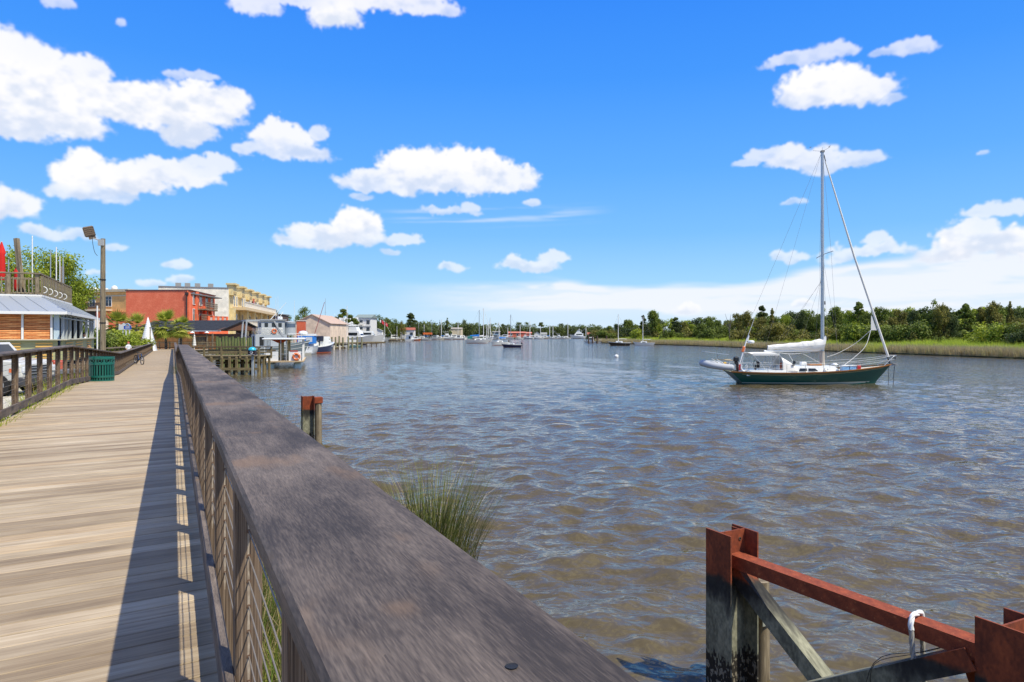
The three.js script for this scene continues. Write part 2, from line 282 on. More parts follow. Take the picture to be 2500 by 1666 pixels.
bankFrom('marsh_ground', [...RB, [700, 560], [700, -80]], 0.22, marshMat);
const riseY = (dist) => 0.2 + 1.0 * sstep(1.5, 16, dist);
const inland = (k, u, dist) => { const a = RB[k], b = RB[k + 1], L = Math.hypot(b[0] - a[0], b[1] - a[1]); return [mix(a[0], b[0], u) + (b[1] - a[1]) / L * dist, mix(a[1], b[1], u) - (b[0] - a[0]) / L * dist]; };
{ // the marsh rises gently towards the trees
  const D = [0.3, 1.5, 4, 8, 12, 16, 40, 130], n = 12, g = quadMesh(n, D.length - 1, (u, v) => { const k = Math.round(u * n), dist = D[Math.round(v * (D.length - 1))], p0 = inland(Math.max(0, k - 1), k ? 1 : 0, dist), p1 = inland(Math.min(k, RB.length - 2), 0, dist); return V((p0[0] + p1[0]) / 2, riseY(dist) + 0.03, -(p0[1] + p1[1]) / 2); }, true);
  metreUV(g, 0); struct('marsh_slope', g, mat([0.30, 0.29, 0.10], 0.95, { map: rep(noiseTex, 9, 9), side: THREE.DoubleSide }));
}
// the shore beside the boardwalk: a muddy slope down into the river
{
  const g = quadMesh(160, 14, (u, v) => { const t = mix(-6, 64, u), x = mix(0.21, 5.2, v), n = fbm(t * 0.5 + 30, x * 0.9, 5, 4) - 0.5; const edge = 2.6 + 1.0 * (fbm(t * 0.16 + 3, 1, 6, 3) - 0.5) * 2 - 0.6 * sstep(20, 60, t); return V(x, mix(1.15, -0.75, sstep(0.2, edge * 1.5, x)) + n * 0.22, -t); }, false);
  metreUV(g, 0); struct('shore_mud', g, mat([0.30, 0.23, 0.13], 0.9, { map: rep(noiseTex, 2, 2), side: THREE.DoubleSide }));
}

// ---------------------------------------------------------------- wood
function woodTex(w, h, fu, fv, dark, mid, light, o = {}) {    // grain runs along u; fu, fv: whole numbers of noise cells
  return tex(w, h, (u, v) => {
    const bend = (fbm(u * 3, v * 4, 3 + (o.s || 0), 3, 3, 4) - 0.5) * (o.bend ?? 0.05), vv = v + bend;
    const ring = fbm(u * fu * 0.5, vv * fv, 11 + (o.s || 0), 4, Math.max(1, fu * 0.5), fv), fine = fbm(u * fu * 4, vv * fv * 6, 21 + (o.s || 0), 2, fu * 4, fv * 6), blotch = fbm(u * 5, v * 3, 31 + (o.s || 0), 4, 5, 3);
    let t = clamp(0.5 + (ring - 0.5) * (o.ring ?? 1.3) + (fine - 0.5) * (o.fine ?? 0.7) + (blotch - 0.5) * (o.blotch ?? 0.5));
    let c = t < 0.5 ? mix3(dark, mid, t * 2) : mix3(mid, light, t * 2 - 1);
    const crack = vn(u * fu * 0.7, vv * fv * 5, 41 + (o.s || 0), Math.max(1, Math.round(fu * 0.7)), fv * 5); if (crack > (o.crack ?? 0.93)) c = mix3(c, dark, 0.6);
    if (o.warm) { const k = sstep(0.60, 0.8, fbm(u * 6, v * 4, 51, 4, 6, 4)); c = mix3(c, o.warm, k * 0.55); }
    return c;
  });
}
const S = (r, g, b) => [r / 255, g / 255, b / 255];
const deckTex = woodTex(1024, 1024, 6, 48, S(124, 104, 82), S(174, 152, 125), S(210, 191, 165), { ring: 0.5, fine: 0.4, blotch: 0.55, bend: 0.03, crack: 0.965 });
const capTex = woodTex(2048, 1024, 22, 44, S(52, 45, 41), S(92, 82, 74), S(128, 115, 103), { s: 60, ring: 0.45, fine: 0.62, blotch: 1.45, bend: 0.012, warm: S(132, 104, 78), crack: 0.965 });
const postTex = woodTex(1024, 512, 6, 26, S(58, 46, 36), S(112, 93, 74), S(160, 140, 118), { s: 120, ring: 1.4, fine: 0.8, blotch: 0.7, crack: 0.95 });
const greyWood = woodTex(512, 512, 6, 20, S(84, 74, 60), S(130, 118, 98), S(168, 156, 134), { s: 180, ring: 1.3 });
const bumpOf = (t) => { const c = t.clone(); c.colorSpace = THREE.NoColorSpace; c.source = t.source; c.needsUpdate = true; return c; };
const deckMats = [[1.0, 1.0, 1.0], [0.84, 0.82, 0.80], [1.08, 1.02, 0.95], [0.93, 0.93, 0.95], [0.74, 0.71, 0.68], [1.10, 1.10, 1.12]].map((c, i) => mat([c[0] * 0.92, c[1] * 0.96, c[2] * 0.94], 0.72, { map: rep(deckTex, 2.9, 1.0, i * 0.17, i * 0.143), bumpMap: rep(bumpOf(deckTex), 2.9, 1.0, i * 0.17, i * 0.143), bumpScale: 0.003 }));
const capMats = [[1, 1, 1], [0.9, 0.88, 0.87], [1.08, 1.06, 1.05]].map((c, i) => mat(c, 0.78, { map: rep(capTex, 1.5, 0.42, i * 0.31, i * 0.2), bumpMap: rep(bumpOf(capTex), 1.5, 0.42, i * 0.31, i * 0.2), bumpScale: 0.0012 }));
const postMat = mat([0.88, 0.86, 0.84], 0.85, { map: rep(postTex, 1.3, 0.36), bumpMap: rep(bumpOf(postTex), 1.3, 0.36), bumpScale: 0.002 });
const oldWood = mat([0.95, 0.92, 0.86], 0.88, { map: rep(greyWood, 2.2, 0.8), bumpMap: rep(bumpOf(greyWood), 2.2, 0.8), bumpScale: 0.003 });
const darkWood = mat([0.42, 0.36, 0.29], 0.9, { map: rep(greyWood, 2.2, 0.8) });
// posts: the face that carries the cables shows pale lime runs below each hole
const HOLES = Array.from({ length: 10 }, (_, k) => 0.145 + 0.0865 * k);
const streakTex = tex(256, 2048, (u, v) => {                  // u across 0.089 m, v up 1.4 m from 0.35 m under the deck
  const y = v * 1.35 - 0.35, g = fbm(u * 26, v * 5, 5, 4), f = fbm(u * 90, v * 14, 6, 2); let t = clamp(0.5 + (g - 0.5) * 1.35 + (f - 0.5) * 0.6), c = t < 0.5 ? mix3(S(64, 51, 42), S(106, 88, 72), t * 2) : mix3(S(106, 88, 72), S(144, 125, 106), t * 2 - 1), run = 0;
  for (const h of HOLES) { const dy = h - y; if (dy > 0 && dy < 0.085) { const w = 0.06 + 0.05 * vn(y * 30, 1, 3) - dy * 0.25, cx = 0.5 + (vn(y * 18, 2, 4) - 0.5) * 0.09; run = Math.max(run, sstep(w, w * 0.4, Math.abs(u - cx)) * (0.55 + 0.5 * vn(y * 60, u * 8, 8))); } }
  return mix3(c, S(196, 182, 162), clamp(run) * 0.75);
});
const streakMat = mat([1, 1, 1], 0.85, { map: streakTex, bumpMap: bumpOf(streakTex), bumpScale: 0.0015 });
const steel = mat([0.22, 0.19, 0.16], 0.55, { metalness: 0.15 }), blackM = mat([0.012, 0.012, 0.012], 0.6), whiteM = mat([0.78, 0.78, 0.76], 0.4), rustySteel = mat([0.14, 0.08, 0.05], 0.7);

// ---------------------------------------------------------------- boardwalk
const DECK0 = EYE - 1.345, deckY = (t) => t < 21 ? DECK0 : t < 38.7 ? DECK0 - (t - 21) / 17.7 * 0.64 : DECK0 - 0.64 - (t - 38.7) / 81 * 0.35;
const XL = -2.42, XR = 0.235, SKEW = 0.105;
{
  const walk = new THREE.Group(); walk.name = 'boardwalk'; walk.userData.kind = 'structure'; scene.add(walk);
  const L = 2.58, w = 0.1350, pitch = 0.1440, geos = [];
  for (let k = 0; k < 10; k++) geos.push(bx(L, 0.036, w, 0, -0.018, 0, { c: 0.004, off: [R(0, 3), k * 0.1 + 0.005] }));
  const far = [];
  let n = 0;
  for (let t = 0.35; t < 122; t += pitch, n++) {
    const y = deckY(t), slope = Math.atan2(deckY(t + 0.05) - deckY(t - 0.05), 0.1), x = (XL + XR) / 2 - 0.005 + R(-0.006, 0.006);
    if (n < 300) { const p = M('plank', geos[n * 7 % 10], deckMats[Math.floor(hash(n, 3, 1) * 6)], walk); p.position.set(x, y + R(-0.0012, 0.0012), -t); p.rotation.set(-0 + slope + R(-0.004, 0.004), SKEW, R(-0.0006, 0.0006)); }
    else { const g = bx(L, 0.036, w, 0, -0.018, 0, { off: [R(0, 3), n % 10 * 0.1] }); far.push(g.applyMatrix4(new THREE.Matrix4().makeRotationFromEuler(new THREE.Euler(slope, SKEW, 0))).translate(x, y + R(-0.0012, 0.0012), -t)); }
  }
  const half = [[], [], []]; far.forEach((g, i) => half[Math.floor(hash(i, 9, 4) * 3)].push(g));
  half.forEach((h, i) => { const o = M('distant_planks', h, deckMats[[0, 1, 2][i]], walk); o.userData.kind = 'stuff'; });
  { const back = []; for (let t = 0.206; t > -6; t -= pitch) back.push(bx(L, 0.036, w, 0, -0.018, 0, { ry: SKEW, off: [t, t * 3] }).translate((XL + XR) / 2 - 0.005, DECK0, -t)); M('planks_behind', back, deckMats[0], walk).userData.kind = 'stuff'; }
  // framing under the planks
  const seg = [[-6, 21], [21, 38.7], [38.7, 121]];
  for (const X of [XL + 0.08, -1.1, XR - 0.08]) for (const [a, b] of seg) M('stringer', bar(V(X, deckY(a) - 0.17, -a), V(X, deckY(b) - 0.17, -b), 0.075, 0.25), darkWood, walk);
  for (let t = 1.5; t < 60; t += 3.66) for (const X of [XL + 0.1, XR - 0.05]) M('piling', rod(V(X, -1.5, -t), V(X, deckY(t) - 0.3, -t), 0.13, 0.12, 10), darkWood, walk);
}
function railing(name, label, group, X, inner, t0, t1, o = {}) {
  // X: centre line, inner: -1 or +1 towards the walkers' side
  const g = thing(name, label, 'railing', V(X, deckY(t0), -t0), 0, group), y0 = deckY(t0), step = 1.22, ry = (t) => deckY(t) - y0;
  const pg = bx(0.089, 1.36, 0.089, 0, 0.33, 0, { c: 0.004, along: 1 }), cuts = [t0]; for (const k of [21, 38.7]) if (k > t0 && k < t1) cuts.push(k); cuts.push(t1);
  const holeG = new THREE.CylinderGeometry(0.0075, 0.0075, 0.002, 8).rotateX(Math.PI / 2);
  let n = 0;
  for (let t = t0 + 0.16; t < t1; t += step, n++) {
    const p = M('post', pg, postMat, g); p.position.set(0, ry(t), -(t - t0));
    if (o.faces && n < o.faces) {
      const f = new THREE.PlaneGeometry(0.080, 1.35); f.translate(0, 0.325, 0.0455);
      const q = M('post_face', prep(f), streakMat, p); q.position.set(0, 0, 0);
      for (const h of HOLES) { const s = M('cable_sleeve', holeG, rustySteel, p); s.position.set(0, h, 0.0465); }
    }
  }
  // cap boards, support rail, kick boards, cables: straight between the changes of slope
  for (let c = 0; c + 1 < cuts.length; c++) {
    const a = cuts[c], b = cuts[c + 1], len = b - a, nb = Math.max(1, Math.round(len / 4.88)), sl = Math.atan2(ry(b) - ry(a), len);
    for (let k = 0; k < nb; k++) {
      const s0 = a + len * k / nb, s1 = a + len * (k + 1) / nb, L = s1 - s0 - 0.0015, mid = (s0 + s1) / 2, put = (m) => { m.position.set(0, (ry(s0) + ry(s1)) / 2, -(mid - t0)); m.rotation.x = sl; return m; };
      put(M('cap_board', bx(0.250, 0.038, L, 0.007, 1.026, 0, { c: 0.006, off: [R(0, 3), R(0, 1)] }), capMats[(k + c + (o.k || 0)) % 3], g));
      if (inner > 0) put(M('support_rail', bx(0.036, 0.088, L, -inner * 0.0635, 0.962, 0, { off: [R(0, 3), R(0, 1)] }), postMat, g));
      put(M('kick_board', bx(0.037, 0.13, L, inner * 0.0635, 0.11, 0, { c: 0.004, off: [R(0, 3), R(0, 1)] }), capMats[(k + 1) % 3], g));
    }
    for (const h of HOLES) M('cable', rod(V(0, h + ry(a), -(a - t0)), V(0, h + ry(b), -(b - t0)), 0.0026, 0.0026, 5), steel, g);
  }
  return g;
}
const railR = railing('railing', 'weathered wood and cable railing along the river side of the boardwalk', 'boardwalk railings', XR, -1, -4.88, 113, { faces: 16 });
railing('railing', 'weathered wood and cable railing along the land side of the boardwalk', 'boardwalk railings', XL, 1, -2.88, 118, { k: 1 });
M('bolt_hole', lathe([[0.006, 0.0008], [0.0055, 0.0004], [0.004, 0.0002], [0, 0.0002]], 14).translate(0.274 - XR, 1.0455, -0.563 - 4.88), blackM, railR);
{ // railing that closes the far end
  const A = at(366, 107), B = at(530, 107), dir = B.clone().sub(A), L = dir.length(), turn = Math.atan2(-dir.z, dir.x), y = deckY(119);
  const g = thing('railing', 'dark picket railing across the far end of the boardwalk', 'railing', V(A.x, y, A.z), turn);
  for (let x = 0; x <= L; x += 1.5) M('post', bx(0.12, 1.2, 0.12, x, 0.5, 0), oldWood, g);
  M('cap_board', bx(L, 0.06, 0.24, L / 2, 1.12, 0), darkWood, g); M('lower_rail', bx(L, 0.12, 0.05, L / 2, 0.2, 0.075), darkWood, g); M('upper_rail', bx(L, 0.12, 0.05, L / 2, 0.95, 0.075), oldWood, g);
  for (let x = 0.15; x < L; x += 0.2) M('picket', bx(0.07, 0.85, 0.03, x, 0.55, 0.02), oldWood, g);
  const s = struct('boardwalk_platform', bx(L + 4, 0.08, 16, 0, 0, 0), deckMats[4]); s.position.set(A.x + dir.x * 0.5, y - 0.07, A.z + dir.z * 0.5); s.rotation.y = turn; s.position.addScaledVector(V(Math.sin(turn), 0, Math.cos(turn)).multiplyScalar(-1), -8.3 + 0.0); 
  s.position.y -= 0.012;
}

// ---------------------------------------------------------------- rusty steel piles
const rustTex = tex(512, 1024, (u, v) => {                    // v: 2.2 m from 0.3 m under the river upwards
  const y = v * 2.2 - 0.3, n = fbm(u * 6, v * 12, 3, 4, 6, 12), f = fbm(u * 40, v * 60, 13, 3, 40, 60), d = fbm(u * 14, v * 5, 23, 3, 14, 5);
  let rust = mix3(S(88, 38, 20), S(162, 78, 40), clamp(n * 0.9 + (f - 0.5) * 0.8 + 0.05)), grey = mix3(S(96, 95, 78), S(158, 156, 132), clamp(0.45 + (f - 0.5) * 1.1 + (d - 0.5) * 0.8)), black = mix3(S(22, 22, 22), S(52, 50, 46), clamp(f * 1.1)), shell = f > 0.60 ? mix3(S(120, 112, 96), S(168, 160, 140), d) : mix3(S(24, 22, 18), S(64, 56, 42), clamp(f));
  const e1 = y + (n - 0.5) * 0.16, g1 = sstep(1.17, 1.09, e1), g2 = sstep(1.06, 0.80, e1 + (d - 0.5) * 0.25), g3 = sstep(0.36, 0.28, y + (f - 0.5) * 0.34 + (n - 0.5) * 0.1);
  let c = mix3(rust, black, g1); c = mix3(c, grey, g2); return mix3(c, shell, g3);
});
const pileMat = mat([1, 1, 1], 0.85, { map: rustTex, bumpMap: bumpOf(rustTex), bumpScale: 0.004 });
const rustPlain = tex(512, 512, (u, v) => { const n = fbm(u * 8, v * 8, 3, 5, 8, 8), f = fbm(u * 70, v * 70, 13, 2, 70, 70), p = fbm(u * 20, v * 20, 17, 3, 20, 20); let c = mix3(S(104, 44, 22), S(166, 80, 44), clamp(n * 0.9 + (f - 0.5) * 0.5 + 0.05)); if (p > 0.78) c = mix3(c, S(190, 120, 70), 0.5); return c; });
const rustMat = mat([1, 1, 1], 0.85, { map: rep(rustPlain, 0.5, 0.5), bumpMap: rep(bumpOf(rustPlain), 0.5, 0.5), bumpScale: 0.002 });
function tideUV(g, off = 0) { const p = g.attributes.position, n = g.attributes.normal, uv = g.attributes.uv; for (let i = 0; i < p.count; i++) uv.setXY(i, (Math.abs(n.getX(i)) > 0.6 ? p.getZ(i) : p.getX(i)) / 0.9 + off, (p.getY(i) + 0.3) / 2.2); return g; }
const PW = 0.36;
function hPile(parent, x, z, top, low = -0.25) {              // wide-flange pile, flanges parallel to the walk
  const h = top - low, m = (top + low) / 2, T = 0.017;
  const out = [M('flange', tideUV(bx(T, h, PW, x - PW / 2, m, z), 0.1), pileMat, parent), M('flange', tideUV(bx(T, h, PW, x + PW / 2, m, z), 0.5), pileMat, parent), M('web', tideUV(bx(PW - T, h - 0.004, T, x, m - 0.002, z), 0.3), pileMat, parent)];
  return out;
}
const P1 = V(5.22, 0, -5.50), P2 = V(5.52, 0, -2.95);
{
  const f = thing('pile_trestle', 'rusty steel pile frame with cross braces standing in the river', 'pile trestle');
  hPile(f, P1.x, P1.z, 1.60); hPile(f, P2.x, P2.z, 1.55);
  // top beam: an angle from pile to pile
  const y = 1.36, a = V(P1.x + 0.02, y, P1.z + 0.012), b = V(P2.x - 0.1, y - 0.02, P2.z - 0.19), d = b.clone().sub(a).normalize(), L = b.distanceTo(a);
  const beam = (p, q, w, h, t, m, name) => { const dd = q.clone().sub(p), LL = dd.length(); dd.normalize(); const side = V(0, 1, 0).cross(dd).normalize(), up = dd.clone().cross(side); const s = side.x < 0 ? -1 : 1; const g = [bx(w, t, LL, 0, 0, 0, { along: 2 }), bx(t, h, LL, -s * (w / 2 - t / 2), -h / 2 - t / 2, 0, { along: 2 })]; const mm = new THREE.Matrix4().makeBasis(side, up, dd); return M(name, g.map((k) => k.applyMatrix4(mm).translate((p.x + q.x) / 2, (p.y + q.y) / 2, (p.z + q.z) / 2)), m, f); };
  beam(a, b, 0.16, 0.12, 0.012, rustMat, 'beam');
  const br = (p, q, name) => { const o = beam(p, q, 0.16, 0.15, 0.012, pileMat, name); tideUV(o.geometry, 0.2); return o; };
  br(V(P1.x + 0.06, 1.24, P1.z + 0.06), V(P2.x - 0.02, -0.42, P2.z - 0.25), 'brace');
  br(V(P1.x - 0.12, 0.02, P1.z + 0.28), V(P2.x - 0.14, 1.29, P2.z - 0.25), 'brace');
  M('gusset_plate', prism([[0, 0], [0.3, 0.02], [0.3, -0.34], [0.16, -0.4]], 0.012).rotateY(-Math.PI / 2).translate(P2.x - 0.08, 1.33, P2.z - 0.42), rustMat, f);
  M('clip_angle', bx(0.012, 0.16, 0.11, P1.x + 0.1, 1.52, P1.z - 0.05), rustMat, f);
  const oldPile = rod(V(P1.x + 0.40, -0.25, P1.z + 0.02), V(P1.x + 0.395, 1.02, P1.z + 0.02), 0.085, 0.08, 12);
  M('timber_pile', metreUV(oldPile, 1), oldWood, f);
  const pl = M('splice_plate', bx(0.16, 0.24, 0.012, P1.x + 0.39, 0.70, P1.z + 0.115, { c: 0.003 }), mat([0.33, 0.34, 0.29], 0.8), f);
  for (const yy of [0.64, 0.76]) M('bolt', rod(V(P1.x + 0.39, yy, P1.z + 0.118), V(P1.x + 0.39, yy, P1.z + 0.142), 0.019, 0.019, 6), mat([0.3, 0.3, 0.27], 0.7), f);
  const sc = mat([0.05, 0.04, 0.03], 0.9); M('hole_rim', new THREE.TorusGeometry(0.014, 0.005, 6, 12).toNonIndexed().translate(P1.x + 0.1, 1.5, P1.z + 0.012), sc, f);
  // rope looped over the beam
  const k = 0.80, c = a.clone().lerp(b, k), s = V(0, 1, 0).cross(d).normalize(); if (s.x < 0) s.negate();
  const rope = thing('mooring_rope', 'grey twisted rope hung over the rusty steel beam', 'rope');
  const rm = mat([0.33, 0.31, 0.27], 0.95), wm = mat([0.72, 0.72, 0.70], 0.9), path = (pts, r, m, name) => { const cv = new THREE.CatmullRomCurve3(pts), list = [], n = Math.round(cv.getLength() / 0.03); for (let q = 0; q < 3; q++) { const P = []; for (let i = 0; i <= n; i++) { const u = i / n, p = cv.getPointAt(u), tt = cv.getTangentAt(u), e1 = V(0.3, 0.1, 1).cross(tt).normalize(), e2 = tt.clone().cross(e1), ph = i * 0.75 + q * 2.094; P.push(p.add(e1.multiplyScalar(Math.cos(ph) * r * 0.5)).add(e2.multiplyScalar(Math.sin(ph) * r * 0.5))); } list.push(wire(P, r * 0.58, 6, n * 2)); } return M(name, list, m, rope); };
  const Lp = (dx, dy, dz = 0) => c.clone().addScaledVector(s, dx).addScaledVector(d, dz).add(V(0, dy, 0));
  path([Lp(-0.115, -0.06, 0.02), Lp(-0.10, 0.0, 0.01), Lp(-0.06, 0.034), Lp(0.03, 0.036, -0.01), Lp(0.09, 0.025, -0.015), Lp(0.105, -0.04, -0.02)], 0.021, wm, 'rope_whipping');
  path([Lp(-0.115, -0.05, 0.02), Lp(-0.118, -0.2, 0.03), Lp(-0.10, -0.55, 0.06), Lp(-0.08, -0.9, 0.08), Lp(-0.07, -1.5, 0.1)], 0.020, rm, 'rope_fall');
  path([Lp(0.105, -0.03, -0.02), Lp(0.112, -0.2, -0.02), Lp(0.12, -0.6, 0.0), Lp(0.15, -1.0, 0.05), Lp(0.16, -1.5, 0.08)], 0.019, rm, 'rope_fall');
  const w1 = thing('thin_wire', 'thin dark wire hanging beside the rope over the braces', 'wire');
  M('strand', [wire([Lp(0.10, -0.12, 0.25), Lp(0.02, -0.25, 0.05), Lp(-0.14, -0.35, -0.2), Lp(-0.2, -0.5, -0.28), Lp(-0.24, -1.4, -0.3)], 0.0028, 4), wire([Lp(0.10, -0.13, 0.24), Lp(-0.05, -0.27, 0.0), Lp(-0.19, -0.42, -0.24), Lp(-0.2, -0.7, -0.27)], 0.0025, 4)], blackM, w1);
}
{ // lone pile farther along the shore
  const p = at(757, 23), g = thing('steel_pile', 'lone rust-topped steel pile with a timber post beyond the railing', 'pile', p);
  hPile(g, -0.08, 0, 1.58); M('timber_post', metreUV(rod(V(0.26, -0.25, 0.04), V(0.25, 1.36, 0.04), 0.12, 0.115, 12), 1), oldWood, g);
  M('steel_collar', bx(0.26, 0.2, 0.26, 0.25, 1.44, 0.04, { c: 0.01 }), rustMat, g);
}

// ---------------------------------------------------------------- plants
const leafMat = mat([1, 1, 1], 0.75, { vertexColors: true, side: THREE.DoubleSide, transmission: 0.45, thickness: 0, specularIntensity: 0.4 });
const bladeMat = mat([1, 1, 1], 0.8, { vertexColors: true, side: THREE.DoubleSide, specularIntensity: 0.3 });
const barkMat = mat([0.13, 0.10, 0.075], 0.95, { map: rep(noiseTex, 0.6, 1.2) }), greyBark = mat([0.30, 0.27, 0.23], 0.95, { map: rep(noiseTex, 0.6, 1.2) });
function leaves(clumps, n, size, colors, o = {}) {             // leaf-sized faces spread through the clumps; every clump [x, y, z, rx, ry, rz]
  const P = new Float32Array(n * 18), C = new Float32Array(n * 18), N = new Float32Array(n * 18), vol = clumps.map((c) => Math.pow(c[3] * c[4] * c[5], 0.62)); let tot = vol.reduce((a, b) => a + b, 0), acc = 0; const cum = vol.map((v) => (acc += v / tot)), tone = clumps.map(() => R(0, 1));
  for (let i = 0; i < n; i++) {
    const r = rnd(), k = Math.max(0, cum.findIndex((c) => c >= r)), c = clumps[k];
    const d = V(R(-1, 1), R(-1, 1), R(-1, 1)); while (d.lengthSq() > 1 || d.lengthSq() < 0.01) d.set(R(-1, 1), R(-1, 1), R(-1, 1)); d.normalize();
    const q = Math.pow(rnd(), 0.42) * R(0.82, 1.12), p = V(c[0] + d.x * q * c[3], c[1] + d.y * q * c[4], c[2] + d.z * q * c[5]);
    const nn = d.clone().multiplyScalar(0.9).add(V(R(-1, 1), R(-0.5, 1.1), R(-1, 1))).normalize(), a = V(R(-1, 1), R(-1, 1), R(-1, 1)).cross(nn).normalize(), b = nn.clone().cross(a), s = size * R(0.6, 1.35), l = s * R(0.75, 1.1), w = s * R(0.4, 0.62);
    const v = [p.clone().addScaledVector(a, -l), p.clone().addScaledVector(b, w).addScaledVector(nn, s * 0.15), p.clone().addScaledVector(a, l), p.clone().addScaledVector(b, -w).addScaledVector(nn, s * 0.15)];
    const t = clamp(tone[k] * 0.55 + R(0, 0.55)), q2 = R(0.85, 1.15), cc = (t < 0.5 ? mix3(colors[0], colors[1], t * 2) : mix3(colors[1], colors[2], t * 2 - 1)).map((x) => x * q2);
    [0, 2, 1, 0, 3, 2].forEach((m, j) => { const o2 = i * 18 + j * 3; P[o2] = v[m].x; P[o2 + 1] = v[m].y; P[o2 + 2] = v[m].z; C[o2] = cc[0]; C[o2 + 1] = cc[1]; C[o2 + 2] = cc[2]; N[o2] = nn.x; N[o2 + 1] = nn.y; N[o2 + 2] = nn.z; });
  }
  const g = new THREE.BufferGeometry(); g.setAttribute('position', new THREE.BufferAttribute(P, 3)); g.setAttribute('color', new THREE.BufferAttribute(C, 3)); g.setAttribute('normal', new THREE.BufferAttribute(N, 3)); return g;
}
const GREEN = {
  mid: [[0.085, 0.12, 0.014], [0.145, 0.195, 0.024], [0.23, 0.29, 0.035]], dark: [[0.045, 0.072, 0.016], [0.08, 0.115, 0.026], [0.13, 0.17, 0.036]],
  bright: [[0.19, 0.25, 0.016], [0.29, 0.36, 0.026], [0.40, 0.44, 0.04]], olive: [[0.13, 0.13, 0.024], [0.21, 0.20, 0.036], [0.31, 0.28, 0.055]], far: [[0.085, 0.115, 0.03], [0.13, 0.17, 0.045], [0.19, 0.235, 0.06]],
};
// a tree one unit high: clumps, limbs
function treeShape(kind) {
  const cl = [], limbs = [];
  if (kind === 'oak' || kind === 'tall') {
    const base = kind === 'oak' ? 0.14 : 0.2, wid = kind === 'oak' ? 0.38 : 0.26, n = kind === 'oak' ? 30 : 28;
    for (let i = 0; i < n; i++) { const h = Math.pow(rnd(), 0.8), y = mix(base, 0.92, h), e = wid * Math.sqrt(Math.max(0.05, 1 - Math.pow((h - 0.42) / 0.66, 2))) * R(0.35, 1.0), a = R(0, 6.28), r = R(0.085, 0.16); cl.push([Math.cos(a) * e, y, Math.sin(a) * e, r * 1.15, r * 0.85, r * 1.15]); limbs.push([V(0, mix(0.1, y * 0.7, 0.8), 0), V(Math.cos(a) * e, y, Math.sin(a) * e)]); }
    cl.push([R(-0.05, 0.05), 0.93, 0, 0.1, 0.075, 0.1], [0, 0.6, 0, 0.2, 0.22, 0.2]);
  } else if (kind === 'pine') {
    for (let i = 0; i < 26; i++) { const h = Math.pow(rnd(), 0.7), y = mix(0.34, 0.95, h), e = 0.25 * (1.08 - h * 0.75) * R(0.3, 1.15), a = R(0, 6.28), r = R(0.045, 0.085); cl.push([Math.cos(a) * e, y, Math.sin(a) * e, r * 1.35, r * 0.65, r * 1.35]); limbs.push([V(0, y - 0.05, 0), V(Math.cos(a) * e, y, Math.sin(a) * e)]); }
    cl.push([0, 0.955, 0, 0.07, 0.05, 0.07]);
  } else if (kind === 'cedar') {
    for (let i = 0; i < 26; i++) { const h = rnd(), y = mix(0.1, 0.92, h), e = 0.20 * (1.02 - h) * R(0.4, 1.0), a = R(0, 6.28), r = 0.055 + 0.075 * (1 - h) * R(0.6, 1.1); cl.push([Math.cos(a) * e, y, Math.sin(a) * e, r, r * 0.8, r]); }
    cl.push([0, 0.95, 0, 0.03, 0.06, 0.03]);
  } else for (let i = 0; i < 13; i++) { const a = R(0, 6.28), e = R(0, 0.5), r = R(0.2, 0.34); cl.push([Math.cos(a) * e, R(0.25, 0.72), Math.sin(a) * e, r, r * 0.8, r]); }
  return { cl, limbs };
}
const trees = {};
function treeProto(kind, colors, n, size, key) {
  const k = key + Math.floor(hash(trees.n = (trees.n || 0) + 1, 5, 2) * 3); if (trees[k]) return trees[k];
  const { cl, limbs } = treeShape(kind), tr = [];
  if (kind !== 'shrub') { const top = kind === 'cedar' ? 0.85 : 0.8, lean = R(-0.03, 0.03); tr.push(rod(V(0, -0.02, 0), V(lean, top * 0.55, 0), 0.022, 0.016, 7), rod(V(lean, top * 0.55, 0), V(0, top + 0.08, 0), 0.016, 0.006, 6)); for (const [a, b] of limbs) tr.push(rod(a, b, 0.008, 0.003, 4)); }
  else for (let i = 0; i < 5; i++) tr.push(rod(V(0, -0.02, 0), V(R(-0.35, 0.35), R(0.4, 0.6), R(-0.35, 0.35)), 0.015, 0.006, 4));
  return trees[k] = { crown: leaves(cl, n, size, colors), trunk: mg(tr) };
}
const KINDS = { oak: ['oak', 'tree', 'broad tree'], tall: ['tall', 'tree', 'tall tree'], pine: ['pine', 'pine tree', 'pine'], cedar: ['cedar', 'cedar tree', 'pointed cedar'], shrub: ['shrub', 'shrub', 'bush'] };
function tree(kind, tone, p, h, label, o = {}) {
  const near = o.n ?? 2600, pr = treeProto(kind, GREEN[tone], near, o.leaf ?? 0.026, kind + tone + near);
  const g = thing({ oak: 'broadleaf_tree', tall: 'broadleaf_tree', pine: 'pine_tree', cedar: 'cedar_tree', shrub: 'shrub' }[kind], label, kind === 'shrub' ? 'shrub' : 'tree', p, R(0, 6.28), o.group);
  const w = o.w ?? 1;
  const a = M(kind === 'shrub' ? 'stems' : 'trunk', pr.trunk, o.bark ?? barkMat, g), b = M('crown', pr.crown, leafMat, g);
  a.scale.set(h * w, h, h * w); b.scale.set(h * w, h, h * w); return g;
}
const lerpTab = (tab, x) => { for (let i = 0; i + 1 < tab.length; i++) if (x <= tab[i + 1][0]) { const t = clamp((x - tab[i][0]) / (tab[i + 1][0] - tab[i][0])); return mix(tab[i][1], tab[i + 1][1], t); } return tab[tab.length - 1][1]; };
const bankD = [[1480, 263], [1600, 229], [1700, 206], [1900, 162], [2100, 133], [2300, 114], [2500, 100], [2700, 86]];
const TREES_R = 'trees behind the marsh on the opposite bank', where = (px) => px < 1640 ? 'beyond the moored sailboats' : px < 1850 ? 'left of the green sailboat' : px < 2010 ? 'behind the green sailboat' : px < 2160 ? 'behind the bow of the green sailboat' : 'at the far right of the opposite bank';
